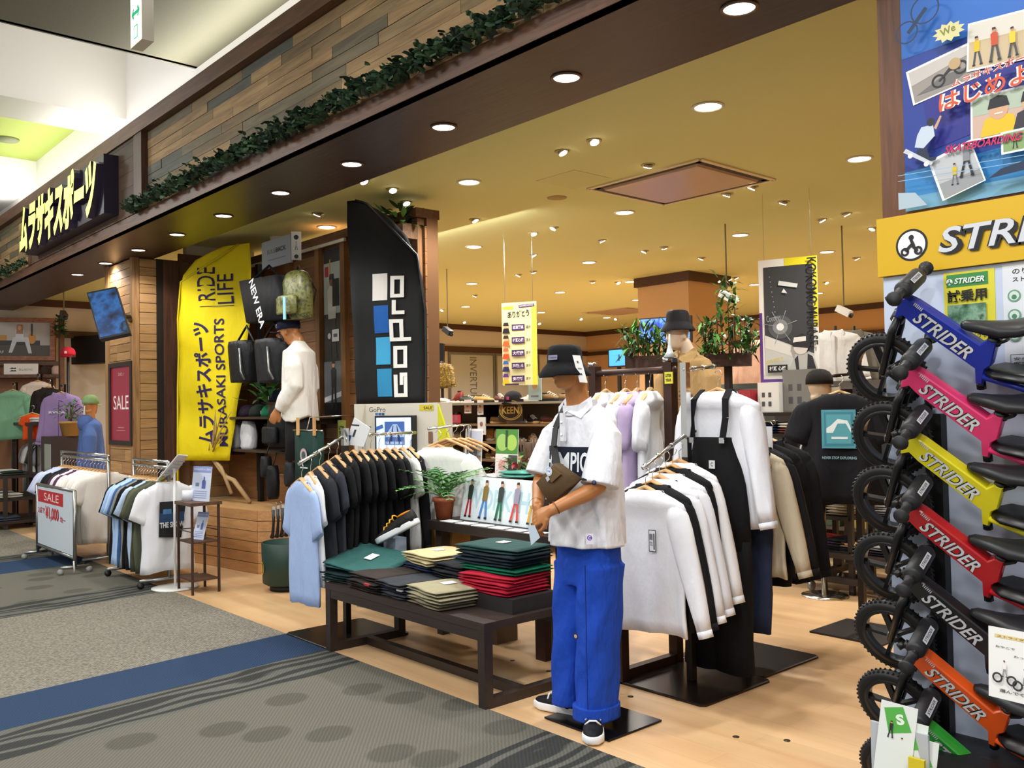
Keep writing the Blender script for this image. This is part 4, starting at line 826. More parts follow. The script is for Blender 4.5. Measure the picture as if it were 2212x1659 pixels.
for i, (k, c, l, s) in enumerate(cols):
    y = LS_[1]-.335+i*.068; z = 1.36-(LS_[1]-.02-y)*.5 if y < LS_[1]-.02 else 1.37
    hang(k, (LS_[0], y, z), RND.uniform(-.07, .07)-.16, c, 't_shirt' if k == 'tee' else 'long_sleeve_shirt', l, 'shirts on the left chrome stand', None, HG1, 0, (.88, .68, 1.12 if i == 0 else 1))
RS_ = (-3.14, 4.08)
stand('garment_stand', 'right chrome armed stand with square base and white shirts', RS_, [(.014, 1.25, IRON), (1.25, 1.78, CHROME)], [((RS_[0], RS_[1]-.02, 1.37), (RS_[0], RS_[1]-.38, 1.21)), ((RS_[0], RS_[1]+.02, 1.4), (RS_[0], RS_[1]+.45, 1.36)), ((RS_[0], RS_[1]-.02, 1.74), (RS_[0]+.06, RS_[1]+.2, 1.76))])
HG2 = ('curved wooden hanger on the right chrome stand', 'hangers on the right chrome stand')
seq = [('ls', 'eceef3', 'white long sleeved shirt with small chest print at the front of the right stand'), ('ls', '141417', 'black long sleeved shirt just behind the front white one'), ('ls', 'e6e8ee', 'second white long sleeved shirt on the right stand'), ('ls', 'dddfe6', 'third white long sleeved shirt on the right stand'), ('ls', '111114', 'second black long sleeved shirt on the right stand'), ('ls', 'e4e4e6', 'fourth white long sleeved shirt nearest the post of the right stand')]
for i, (k, c, l) in enumerate(seq):
    y = RS_[1]-.36+i*.058; z = 1.37-(RS_[1]-.02-y)*.44
    g = hang(k, (RS_[0]+.0, y, z), RND.uniform(-.05, .05)+.06, c, 'long_sleeve_shirt', l, 'long sleeved shirts on the right stand', None, HG2, 0, (1, 1, 1.04), .35)
    if i == 0:
        q = Pic((.055, -.056, -.3), (1, 0, 0), (0, 0, 1)); q.rect(.0, 0, .045, .11, '3a3c40'); q.rect(.004, .004, .037, .102, 'eceef2'); q.rect(.03, .012, .007, .08, '2a2c30'); q.text('TOOL', .006, .03, .02, .02, '333333'); q.rect(.006, .06, .02, .03, '777a80'); q.build('chest_print', g, True)
# outfit: white sweatshirt under black dungarees
OX, OY, OZ = -3.02, 4.22, 1.74
hang('ls', (OX, OY, OZ), .05, 'e3e6ee', 'long_sleeve_shirt', 'white sweatshirt worn under the hanging black dungarees', None, None, HG2, 0, (1.04, 1.5, 1.04), .35)
T = thing('dungarees', 'black bib dungarees hanging over the white sweatshirt', 'dungarees', (OX, OY, .2)); DN = cloth('131316', .9, .4); b = MB(); b.smooth = True
def drow(z, w_, d, o=0): return [(OX+w_*spow(math.cos(2*PI*j/26), .7), OY-.05+o+d*spow(math.sin(2*PI*j/26), .85)+.006*math.sin(j*1.3+z*9), z) for j in range(26)]
b.loft([drow(z, w_, d) for z, w_, d in ((.75, .22, .06), (.95, .215, .06), (1.1, .2, .055), (1.22, .165, .05), (1.34, .125, .05), (1.36, .122, .05))]); b.build('bib', DN, T)
for s in (-1, 1):
    b = MB(); b.smooth = True; b.loft([[(OX+s*.105+.115*spow(math.cos(2*PI*j/20), .7), OY-.05+.055*spow(math.sin(2*PI*j/20), .85)+.008*math.sin(j+z*12), z) for j in range(20)] for z in (.08, .25, .45, .65, .8)]); b.build('leg', DN, T)
    b = MB(); pts = [V((OX+s*.1, OY-.112, 1.35)), V((OX+s*.115, OY-.1, 1.47)), V((OX+s*.105, OY-.085, 1.57)), V((OX+s*.09, OY-.02, 1.625))]
    for i in range(3): b.bar(pts[i], pts[i+1], .038, .007)
    b.build('strap', DN, T); b = MB(); b.obox(pts[0]+V((0, -.008, -.005)), (.03, .006, .03), Matrix.Identity(3)); b.build('buckle', CHROME, T)
q = Pic((OX+.01, OY-.115, 1.19), (1, 0, 0), (0, 0, 1)); q.rect(0, 0, .04, .045, 'cfd0ce'); q.text('C', .012, .012, .016, .022, '3b3b3b', .02); q.build('bib_label', T)
# garments behind the post
back = [('tr', '2b3550', 'dark indigo jeans hanging behind the dungarees', 4.36, -2.98, 1.4), ('ls', 'cbbfa6', 'cream long sleeved shirt behind the jeans', 4.42, -2.98, 1.42), ('ls', '1a1a1c', 'black long sleeved shirt behind the cream one', 4.5, -2.98, 1.42)]
for k, c, l, y, x, z in back: hang(k, (x, y, z), 0, c, {'tr': 'jeans', 'ls': 'long_sleeve_shirt'}[k], l, None, {'tr': 'trousers'}.get(k), HG2)
R2 = (-3.2, 4.7)
stand('garment_stand', 'second dark based stand behind the right one, with beige and black jackets', R2, [(.014, 1.3, IRON), (1.3, 1.45, CHROME)], [((R2[0], R2[1]-.3, 1.42), (R2[0], R2[1]+.4, 1.42))])
HG3 = ('pale hanger holding a jacket on the stand behind', 'hangers on the stand behind')
seq = [('ss', '8e8674', 'beige grey short sleeved work shirt on the stand behind'), ('jk', '9a917d', 'beige grey jacket behind the work shirt'), ('jk', '17181b', 'first black jacket on the stand behind'), ('jk', '141416', 'second black jacket on the stand behind'), ('jk', '1a1a1d', 'last black jacket at the far end of the stand behind')]
for i, (k, c, l) in enumerate(seq): hang(k, (R2[0], R2[1]-.2+i*.125, 1.43), .16, c, 'jacket' if k == 'jk' else 'work_shirt', l, 'jackets on the stand behind', None, HG3, 0, (1, .8, 1.06 if i < 2 else 1.16))
T = thing('acrylic_sign', 'blank white acrylic price sign on a short stem above the beige jacket', 'sign', at(1640, 1000, Y=4.75)); p = at(1640, 950, Y=4.7)
b = MB(); b.box(p.x-.11, p.x+.09, p.y, p.y+.004, p.z-.06, p.z+.08); b.build('card', M('d9dbe0', .3), T); b = MB(); b.tube([p+V((0, .002, -.06)), p+V((0, .03, -.24))], .008, 6); b.build('stem', CHROME, T)
# ------------------------------------------------------------------ brown pipe rack with white T-shirts
PIPE = M('3a241b', .45, .4); T = thing('pipe_rack', 'dark brown pipe clothes rack behind the mannequin', 'clothes rack', (-3.72, 4.1, 0))
b = MB(); b.tube([(-4.08, 4.3, 1.755), (-3.38, 4.3, 1.755)], .022, 10); b.build('rail', PIPE, T)
for x in (-4.04, -3.42):
    b = MB(); b.box(x-.03, x+.03, 4.27, 4.33, 0, 1.8); b.build('post', PIPE, T)
    b = MB(); b.bar((x, 3.8, 0), (x, 3.8, .98), .085, .06); b.bar((x, 3.8, .95), (x, 4.28, 1.0), .05); b.bar((x, 3.8, .04), (x, 4.28, .04), .05); b.build('front_foot', PIPE, T)
    b = MB(); b.tube([(x-.02, 4.3, 1.8), (x-.02, 4.3, 1.83)], .03, 8); b.build('finial', CHROME, T)
HG4 = ('pale hanger on the brown pipe rack', 'hangers on the brown pipe rack')
for i, (c, l, px) in enumerate((('e8eaf0', 'white T-shirt on the pipe rack nearest the mannequin', -3.95), ('eceef4', 'white T-shirt, second on the pipe rack', -3.78), ('b9a6c8', 'lilac T-shirt between the white ones on the pipe rack', -3.68), ('e9ebf1', 'white T-shirt, third on the pipe rack', -3.58))):
    hang('thin', (px, 4.3, 1.755), PI/2+.3+RND.uniform(-.1, .1), c, 't_shirt', l, 'T-shirts on the brown pipe rack', None, HG4, 0, (.86, 1.2, 1.08))
hang('thin', (-3.86, 4.42, 1.62), PI/2, 'c43a2a', 't_shirt', 'red T-shirt glimpsed behind the white ones on the pipe rack', None, None, None, 0, (1, 1.4, 1))
# ------------------------------------------------------------------ bike wall
YBD = 3.15
T = thing('display_board', 'white display board with yellow header on the right pillar', 'display board', (-.9, 3.17, .4))
BW = M('ccd8ee', .35)
for i, (z0, z1) in enumerate(((.42, 1.27), (1.274, 1.99))): b = MB(); b.box(-1.53, .6, YBD, YBD+.04, z0, z1); b.build('panel', BW, T)
b = MB(); b.box(-1.54, .6, YBD-.02, YBD+.04, 1.992, 2.2); b.build('header', M('e2b40c', .4), T)
b = MB(); b.box(-1.5, .6, 2.9, YBD+.04, 0, .42); b.build('plinth', M('161517', .5), T)
q = Pic((-1.54, YBD-.0206, 1.992), (1, 0, 0), (0, 0, 1), .0006)
def emblem(q, x, y, r, fg='ffffff', bg='15151a'):
    q.disc(x, y, r, bg, 28); q.disc(x, y, r*.86, fg, 28); q.disc(x, y+r*.46, r*.17, bg); q.ring(x-r*.42, y-r*.4, r*.27, r*.13, bg); q.ring(x+r*.42, y-r*.4, r*.27, r*.13, bg)
    q.poly([(x-r*.1, y+r*.3), (x+r*.1, y+r*.3), (x+r*.25, y-r*.05), (x+r*.05, y-r*.1)], bg); q.poly([(x-r*.45, y-r*.3), (x-r*.3, y-r*.42), (x+r*.1, y-r*.02), (x-.0*r, y+r*.12)], bg); q.poly([(x, y-r*.12), (x+r*.35, y-r*.5), (x+r*.45, y-r*.38), (x+r*.15, y+r*.05)], bg)
emblem(q, .125, .098, .056)
for dx, dy, c, bo in ((.008, -.008, '15151a', .05), (.0, .0, '15151a', .05), (0, 0, 'd9dde2', .012)): q.text('STRIDER', .215+dx, .055+dy, .56, .085, c, bo, 0, .3)
q.build('header_lettering', T)
# trial-ride notice and icon list on the board
T = thing('trial_ride_notice', 'yellow trial ride notice with green title and tree photograph on the white board', 'notice', at(2090, 690, Y=YBD)); o = at(2052, 738, Y=YBD-.001)
x0 = at(2042, 700, Y=YBD).x; x1 = at(2152, 700, Y=YBD).x; z1 = at(2052, 590, Y=YBD).z; z0 = at(2092, 748, Y=YBD).z; w_, h_ = x1-x0, z1-z0
b = MB(); b.box(x0, x1, YBD-.003, YBD, z0, z1); b.build('sheet', M('e6dc3c', .4), T)
q = Pic((x0, YBD-.0034, z0), (1, 0, 0), (0, 0, 1)); q.rect(w_*.06, h_*.8, w_*.82, h_*.17, '3f8f4a'); emblem(q, w_*.12, h_*.875, h_*.05, 'e8f2e8', '2f6f3a'); q.text('STRIDER', w_*.22, h_*.84, w_*.6, h_*.075, 'f2f6f2', .03, 0, .25)
q.text('試乗用', w_*.08, h_*.59, w_*.78, h_*.17, '111111', .03); q.rect(w_*.08, h_*.2, w_*.76, h_*.36, pic_mat('tree_photo', ['2e4a38', '5f8a6a', '8fb89a', '3c5a40'], 30)); q.rect(w_*.2, h_*.24, w_*.6, h_*.05, '8a8078'); q.text('ご自由にどうぞ', w_*.1, h_*.1, w_*.75, h_*.07, '33300f'); q.text('ご試乗ください', w_*.1, h_*.02, w_*.75, h_*.06, '33300f'); q.build('print', T)
T = thing('safety_list', 'white leaflet with round green icons at the edge of the board', 'notice', at(2190, 660, Y=YBD)); xa = at(2168, 660, Y=YBD).x; b = MB(); b.box(xa, xa+.3, YBD-.002, YBD, 1.62, 1.985); b.build('sheet', M('e8ecf0', .4), T)
q = Pic((xa, YBD-.0024, 1.62), (1, 0, 0), (0, 0, 1)); q.text('のりかた', .03, .33, .1, .018, '222222'); q.text('ストライダー', .03, .305, .12, .016, '222222')
for k in range(3): z = .26-k*.063; q.disc(.034, z, .02, '6ea586'); q.disc(.034, z, .015, 'dcebe0'); q.disc(.034, z-.004, .008, '4f8a68'); q.rect(.07, z+.004, .1, .006, '9aa0a4'); q.rect(.07, z-.01, .07, .006, '9aa0a4')
q.rect(.02, .0, .2, .07, '3a3d42'); q.rect(.022, .002, .196, .066, 'e8ecf0'); [q.text('安全のために', .03, .05-.014*k, .13, .01, '222222') for k in range(4)]; q.build('print', T)
# poster above
T = thing('sport_poster', 'large blue poster of bikes, skateboards and smiling riders high on the right pillar', 'poster', at(2080, 440, Y=3.19)); o = V((-1.46, 3.193, 2.222)); W_, H_ = 1.0, 1.1
b = MB(); b.box(o.x, o.x+W_, 3.1935, 3.198, o.z, o.z+H_); b.build('sheet', M('2a6fc0', .15), T); q = Pic(o, (1, 0, 0), (0, 0, 1), .0005)
q.rect(0, 0, W_, H_, '23409a'); q.poly([(0, .55), (W_, .6), (W_, H_), (0, H_)], '2a6cc4'); q.poly([(0, .85), (.3, .75), (.5, 1.1), (0, 1.1)], '2e9fd8'); q.poly([(.1, .2), (.6, .3), (.5, .6), (.05, .5)], '2b2f8f'); q.poly([(0, 0), (W_, 0), (W_, .2), (0, .14)], '2f86c8'); q.rect(0, .0, W_, .05, '6fa9cf'); q.poly([(.5, .05), (W_, .04), (W_, .13), (.62, .1)], '1d4468')
def tilted(x, y, w_, h_, a, m):
    q.rect(x-.007, y-.007, w_+.014, h_+.014, 'f6f6f4', a); q.rect(x, y, w_, h_, m, a); c_, s_ = math.cos(a), math.sin(a); return lambda u, v_: (x+u*w_*c_-v_*h_*s_, y+u*w_*s_+v_*h_*c_)
lp = tilted(.045, .38, .22, .115, .18, 'a39a92'); q.poly([lp(0, .55), lp(1, .75), lp(1, 1), lp(0, 1)], 'cfc8c0'); q.poly([lp(.05, .2), lp(.6, .1), lp(1, .35), lp(.5, .45)], '77736e')
for u in (.42, .78): X_, Y_ = lp(u, .34+.12*(u > .5)); q.ring(X_, Y_, .024, .017, '222226')
q.poly([lp(.42, .34), lp(.62, .6), lp(.78, .46), lp(.76, .42), lp(.62, .5), lp(.44, .3)], '2a2a30'); X_, Y_ = lp(.7, .55); q.disc(X_, Y_+.01, .02, 'c8a87a')
lp = tilted(.23, .445, .3, .15, -.06, 'd8c29a'); q.poly([lp(0, .6), lp(1, .6), lp(1, 1), lp(0, 1)], 'e8e2d4')
for k in range(5): X_, Y_ = lp(.1+.19*k, .05); q.person(X_, Y_, .1+.015*(k % 2), ('e8c81e', 'd8542a', 'f0d83a')[k % 3], '4a4a52')
lp = tilted(.245, .2, .3, .135, -.02, 'd9b8a6'); q.poly([lp(0, .55), lp(1, .55), lp(1, 1), lp(0, 1)], 'b8c8b0')
for k, (u, c) in enumerate(((.28, 'efc71e'), (.62, '33313a'), (.9, 'efc71e'))):
    X_, Y_ = lp(u, 0); q.poly([(X_-.06, Y_), (X_+.06, Y_), (X_+.045, Y_+.055), (X_, Y_+.07), (X_-.045, Y_+.055)], c); q.disc(X_, Y_+.082, .03, 'e2b08c', 18, .034); q.poly([(X_-.034, Y_+.088), (X_+.034, Y_+.088), (X_+.026, Y_+.12), (X_, Y_+.128), (X_-.026, Y_+.12)], '1c1c22'); q.rect(X_-.013, Y_+.066, .026, .005, 'f6f0ea')
lp = tilted(.15, .015, .135, .14, .3, 'c9cbce'); q.poly([lp(0, 0), lp(1, 0), lp(1, .3), lp(0, .4)], '9fa2a6')
X_, Y_ = lp(.35, .2); q.person(X_, Y_, .075, 'e6c822', '77777c', hair='1c1c22'); X_, Y_ = lp(.68, .25); q.person(X_, Y_, .115, '8d9298', '26262b', stride=.16)
lp = tilted(.345, .13, .12, .06, 0, '8fae72'); X_, Y_ = lp(.3, .1); q.person(X_, Y_, .05, 'e8c81e', '33333a')
q.poly([(.185+.055*math.cos(k*PI/11)*(1 if k % 2 else .72), .58+.035*math.sin(k*PI/11)*(1 if k % 2 else .72)) for k in range(22)], 'efe7a8'); q.text('We', .16, .568, .05, .026, '8a8f3a', .02, .2)
for c, bo in (('f4f0e6', .07), ('e2572f', .015)): q.text('はじめよう', .145, .31, .36, .062, c, bo, .1, .12)
for c, bo in (('f4f0e6', .07), ('d8402f', .012)): q.text('ムラサキスポーツで', .19, .385, .3, .026, c, bo, .1, .12)
for c, bo in (('23205a', .05), ('e01f5c', .014)): q.text('SKATEBOARDING', .16, .165, .24, .026, c, bo, -.03, .3)
q.poly([(.06, .21), (.09, .2), (.13, .235), (.125, .275), (.085, .275), (.07, .25)], 'cfdcea'); q.poly([(.07, .2), (.1, .2), (.11, .165), (.135, .16), (.13, .15), (.1, .15), (.085, .175), (.06, .175)], '1d2944'); q.disc(.118, .285, .014, '26242c'); q.poly([(.128, .262), (.15, .3), (.156, .296), (.136, .255)], 'd9a884'); q.poly([(.02, .2), (.115, .135), (.123, .143), (.03, .212)], 'd4d8de'); [q.disc(x, y, .009, 'f0f0f0') for x, y in ((.045, .183), (.1, .143))]
for x, y, r_ in ((.045, .62, .04), (.11, .68, .05)): q.ring(x, y, r_, r_-.005, '17375c')
q.poly([(.045, .62), (.11, .69), (.12, .68), (.055, .61)], '17375c'); [q.poly([(0, y), (W_*.5, y-.02), (W_*.5, y-.018), (0, y+.002)], '9cc4e4') for y in (.12, .1)]; q.poly([(.0, .0), (.1, .0), (.06, .05), (0, .06)], 'b8cbd6'); q.poly([(.3, .05), (.62, .07), (.62, .1), (.46, .095), (.34, .075)], '16304e'); q.build('print', T)
b = MB(); p = at(1886, 128, Y=3.35); b.lathe((p.x-.05, p.y, ZC), [(.02, 0), (.06, 0), (.06, -.008), (.045, -.01)], 14, None, False); t = thing('spotlight', 'bare white spotlight hanging beside the right pillar', 'light', (p.x-.05, p.y, ZC)); b.build('trim_ring', IRON, t)
b = MB(); b.lathe((p.x-.05, p.y, ZC), [(0, -.12), (.045, -.12), (.04, -.02), (.02, 0)], 16, (-.2, 0, 1)); b.build('lamp_head', RIM, t); b = MB(); b.lathe((p.x-.05, p.y, ZC), [(0, -.124), (.04, -.124), (.04, -.1205), (0, -.1205)], 16, (-.2, 0, 1)); b.build('lens', EMS, t)
# stand post with pegs
T = thing('bike_stand', 'black upright post with pegs that carries the balance bikes', 'stand', (-1.36, 3.1, .42)); b = MB(); b.box(-1.37, -1.32, 3.1, 3.145, .42, 1.5); b.build('post', BLACK, T)
for k in range(6): z = 1.53-k*.223; b = MB(); b.tube([(-1.345, 3.12, z), (-1.34, 3.04, z+.03), (-1.3, 2.98, z+.06)], .01, 6); b.build('peg', BLACK, T)
# balance bike: origin at the front axle, X to the rear, -Y towards the viewer
RUB = M('0b0b0c', .6); PLA = M('111113', .35); GRIP = M('1a1a1d', .5); SEATM = M('1f2023', .38)
FR = M('f00001', .3, name='bike_paint')
def inset(pts, d):
    n = len(pts); out = []
    for i in range(n):
        a, p, c = V((*pts[i-1], 0)), V((*pts[i], 0)), V((*pts[(i+1) % n], 0)); e1 = (p-a).normalized(); e2 = (c-p).normalized(); n1 = V((-e1.y, e1.x, 0)); n2 = V((-e2.y, e2.x, 0)); q = (n1+n2); q = q/max(.35, q.length_squared/2)*.5*1.0 if q.length > 1e-6 else n1
        out.append((p.x+q.x*d, p.y+q.y*d))
    return out
def wheel(T, c, yaw=0):
    W = MB(); c = V(c); ax = (math.sin(yaw), math.cos(yaw), 0); W.smooth = True
    W.lathe(c, [(.112, -.018), (.128, -.022), (.138, -.014), (.143, 0), (.138, .014), (.128, .022), (.112, .018), (.112, -.018)], 40, ax, False); w_ = W.build('tyre', RUB, T)
    k = MB(); u = V(ax).orthogonal().normalized(); v_ = V(ax).cross(u)
    for i in range(48):
        a = 2*PI*i/48; d = u*math.cos(a)+v_*math.sin(a)
        for s in (-1, 1): k.obox(c+d*.1405+V(ax)*(s*.009), (.007, .007, .007), Matrix.Rotation(a, 3, 'Y'))
    k.build('tread_knobs', RUB, w_)['kind'] = 'stuff'
    b = MB(); b.smooth = True; b.lathe(c, [(.098, -.016), (.113, -.019), (.113, .019), (.098, .016), (.098, -.016)], 36, ax, False); r = b.build('rim', PLA, T)
    for i in range(5):
        a = 2*PI*i/5+.3; d = u*math.cos(a)+v_*math.sin(a); b = MB(); b.bar(c+d*.015, c+d*.102, .022, .012); b.build('spoke', PLA, r)
    b = MB(); b.lathe(c, [(0, -.03), (.012, -.03), (.022, -.016), (.022, .016), (.012, .03), (0, .03)], 16, ax); b.build('hub', STEEL, T)
B0 = thing('balance_bike', 'p', 'balance bike', (0, 0, 0)); proto(B0)
fr = [(.076, .195), (.113, .205), (.135, .175), (.228, .083), (.312, .0), (.305, -.054), (.328, -.06), (.345, -.005), (.366, .007), (.398, .087), (.368, .097), (.345, .085), (.259, .165), (.168, .25), (.135, .272), (.108, .262)]
b = MB(); b.loft([[(x, y, z) for x, z in inset(fr, i_)] for y, i_ in ((-.024, .009), (-.019, .002), (0, 0), (.019, .002), (.024, .009))]); FO = b.build('frame', FR, B0)
q = Pic((.158, -.0245, .212), (.697, 0, -.717), (.717, 0, .697), .0005); q.text('STRIDER', .004, -.028, .215, .05, '0d0d10', .05, 0, .25); q.text('STRIDER', .004, -.028, .215, .05, 'd6dade', .018, 0, .25); [q.rect(-.022+k*.006, .022, .003, .012, 'd8dade') for k in range(6)]; q.build('lettering', FO)
b = MB()
for s in (-1, 1): b.tube([(.092, s*.02, .2), (.07, s*.036, .155), (.0, s*.036, .0)], [.013, .015, .011], 10)
b.tube([(.078, 0, .185), (.1, 0, .215)], .024, 12); b.build('fork', PLA, B0)
wheel(B0, (0, 0, 0), .0); wheel(B0, (.6, 0, -.12))
nr, fa = V((.1685, -.168, .314)), V((.138, .172, .314)); b = MB(); b.tube([nr, nr+(fa-nr)*.5, fa], .011, 10); b.tube([(.118, 0, .258), (.135, 0, .292), nr+(fa-nr)*.5], .016, 10); HB = b.build('handlebar', PLA, B0); dd = (fa-nr).normalized()
for p, s in ((nr, 1), (fa, -1)): b = MB(); b.lathe(p, [(0, -.006), (.024, -.006), (.026, 0), (.024, .007), (.016, .01), (.0155, .06), (.02, .064), (0, .064)], 14, dd*s); b.build('grip', GRIP, HB)
b = MB(); b.lathe(nr+(fa-nr)*.24, [(0, 0), (.025, .002), (.031, .012), (.031, .16), (.025, .17), (0, .172)], 16, dd); b.build('bar_pad', GRIP, HB)
vv = V((-.6, 0, .8)); q = Pic(nr+(fa-nr)*.34+V((.8, 0, .6))*.033-vv*.009, dd, vv); q.rect(0, 0, .09, .018, 'c9ccd2'); q.text('STRIDER', .008, .004, .074, .01, '33343a', .01); q.build('pad_label', HB)
b = MB(); b.tube([(.085, 0, .275), (.07, -.02, .27)], .012, 8); b.tube([(.1, 0, .268), (.085, 0, .275)], .016, 8); b.build('bar_clamp', PLA, B0)
b = MB(); b.smooth = True; b.loft([[(x, w_*math.cos(2*PI*j/14), z+h_*math.sin(2*PI*j/14)) for j in range(14)] for x, z, w_, h_ in ((.292, .15, .012, .012), (.31, .148, .022, .018), (.36, .135, .03, .024), (.42, .124, .05, .027), (.48, .128, .066, .025), (.53, .14, .068, .022), (.57, .155, .05, .016), (.58, .157, .02, .008))]); b.build('seat', SEATM, B0)
b = MB(); b.tube([(.383, 0, .085), (.396, 0, .12)], .014, 10); b.build('seat_post', PLA, B0)
b = MB(); b.lathe((.384, 0, .088), [(.0, -.012), (.022, -.012), (.022, .012), (0, .012)], 12, (.4, 0, .9)); b.bar((.4, -.02, .084), (.435, -.024, .097), .02, .008); b.build('seat_clamp', PLA, B0)
b = MB(); b.smooth = True; b.loft([[(x, y*w_, z+zz) for y, zz in ((-1, -.006), (1, -.006), (1, .006), (-1, .006))] for x, z, w_ in ((.345, -.015, .03), (.38, -.018, .06), (.48, -.04, .065), (.56, -.07, .05))]); b.build('footrest', PLA, B0)
b = MB()
for s in (-1, 1): b.tube([(.335, s*.02, -.03), (.46, s*.04, -.07), (.6, s*.034, -.12)], .011, 8)
b.build('rear_stay', FR, B0); b = MB(); b.tube([(.316, 0, -.055), (.314, 0, -.08)], .016, 8); b.build('frame_plug', PLA, B0)
for i, (x, z, col, nm) in enumerate(((-1.478, 1.653, '1c2f9a', 'blue'), (-1.465, 1.42, 'e03a72', 'pink'), (-1.471, 1.201, 'ddd21e', 'yellow'), (-1.475, .972, 'b81c24', 'red'), (-1.475, .74, '1d1d20', 'black'), (-1.472, .503, 'e2571c', 'orange'), (-1.469, .274, '2f9e36', 'green'))):
    bk = copy_tree(B0, (x, 3.045, z), 0, '%s balance bike hung %s from the top of the bike wall' % (nm, ORD[i]), 'balance bikes on the wall', {'bike_paint': M(col, .28)}, (.96, .96, .96), (rad(23), 0, 0))
# cards in front of the bikes
def d_note(q, w, h):
    q.rect(w*.1, h*.86, w*.62, h*.05, 'e8d49a'); q.text('ストライダー', w*.14, h*.87, w*.5, h*.03, '8a6a2a'); q.text('おやこで', .02, h*.72, w*.3, h*.03, '333333'); q.text('わっしょい', w*.4, h*.62, w*.4, h*.03, '333333'); q.text('選んでください', .03, h*.1, w*.7, h*.045, '333333')
    for i in range(2): x = .035+i*.055; q.person(x+.01, h*.32-.01*i, h*.24, 'f2f2f2', '9a9a9e'); q.ring(x-.008, h*.3-.01*i, .014, .009, '3a3a3e'); q.ring(x+.03, h*.29-.01*i, .014, .009, '3a3a3e')
p = at(2137, 1505, Y=2.62); acrylic('notice_card', 'white card with a drawing of children on bikes, propped over the orange bike', p+V((.08, 0, 0)), .17, .19, .05, d_note, 'notice', -.1)
T = thing('leaflet_holder', 'clear holder with green and white bike leaflets in the lower right corner', 'leaflet holder', at(1940, 1640, Y=2.55)); p = at(1940, 1659, Y=2.55)
for k in range(3): q = Pic(p+V((-.075+.03*k, .0+.012*k, -.03+.0*k)), (1, .25, -.12), (.1, .1, 1)); b = MB(); b.prism([(0, 0), (.1, 0), (.1, .16-.045*k+.05), (0, .16-.045*k+.05)], q.o, q.u, q.v, -.003); b.build('leaflet', M('e6ebe6', .5), T); q.l = .0004; h_ = .21-.045*k; q.poly([(.01, h_-.02), (.06, h_-.005), (.09, h_-.07), (.03, h_-.09)], '58b04a'); q.text('S', .05, h_-.06, .022, .03, 'e8f4e4', .05, .3); q.person(.035, h_-.1, .05, '2c2c30', '2c2c30'); q.build('print', T)
b = MB(); b.box(p.x-.1, p.x+.07, p.y+.04, p.y+.05, p.z-.06, p.z+.1); b.build('back_panel', M('b9bcc2', .3), T); b = MB(); b.box(p.x+.03, p.x+.075, p.y-.0, p.y+.012, p.z-.04, p.z+.04); b.build('yellow_strip', M('d8c22a', .4), T)
def pw(px, py, w_): return CAM+ray(px, py)*w_
def hv(v_): return V((v_.x, v_.y, 0)).normalized()
# ------------------------------------------------------------------ facade sign, exit sign, ivy
T = thing('shop_sign', 'dark box sign with glowing yellow katakana lettering on the fascia', 'sign', (-9.9, 2.6, 3.36)); sx0, sx1, sz0, sz1 = -11.25, -8.47, 3.36, 3.9
b = MB(); b.box(sx0+.03, sx1, 2.62, 2.75, sz0, sz1); b.build('sign_box', M('1b1426', .4), T)
b = MB(); vs, fs = txt('ムラサキスポーツ', .055); SGL = M('e3ee62', .5, 0, 1.7, 'glowing_letters'); n = len(vs); W_ = sx1-sx0-.1
i0 = b.add([V((sx0+.05+x*W_+.06*y, 2.555, sz0-.02+(sz1-sz0+.02)*y)) for x, y in vs]+[V((sx0+.05+x*W_+.06*y, 2.62, sz0-.02+(sz1-sz0+.02)*y)) for x, y in vs])
ed = {}
for f in fs:
    b.face([i0+k for k in f])
    for a, c in zip(f, f[1:]+f[:1]): ed[(a, c)] = 1
b.build('letters', SGL, T); b2 = MB(); b2.v = list(b.v)
for a, c in ed:
    if (c, a) not in ed: b2.face((a, c, n+c, n+a))
b2.build('letter_sides', M('2a2038', .4), T)
T = thing('exit_sign', 'hanging white emergency exit sign with green arrows', 'sign', (-4.9, 1.74, 3.6)); x0, x1, y0, y1, z0, z1 = -5.16, -4.98, 1.745, 1.81, 3.6, 4.0
b = MB(); b.box(x0, x1, y0, y1, z0, z1); b.build('housing', M('d8d2c2', .5), T); b = MB(); b.box(-5.08, -5.06, 1.77, 1.79, z1, 4.43); b.build('hanger_rod', M('c8c2b4', .5), T)
q = Pic((x0+.008, y0-.001, z0+.01), (1, 0, 0), (0, 0, 1)); w_ = x1-x0-.016; q.rect(0, 0, w_, .38, M('f4fbf6', .5, 0, .9, 'lit_sign_face')); GA = M('0f9a66', .5, 0, .35, 'green_mark')
q.rect(w_*.18, .155, w_*.64, .022, GA)
for s in (-1, 1): c = w_*.5+s*w_*.4; q.poly([(c, .166), (c-s*.03, .2), (c-s*.042, .188), (c-s*.022, .166), (c-s*.042, .144), (c-s*.03, .132)][::s], GA)
q.rect(w_*.34, .02, w_*.36, .075, GA); q.rect(w_*.4, .027, w_*.24, .06, M('f4fbf6', .5, 0, .9, 'lit_sign_face')); q.build('sign_face', T)
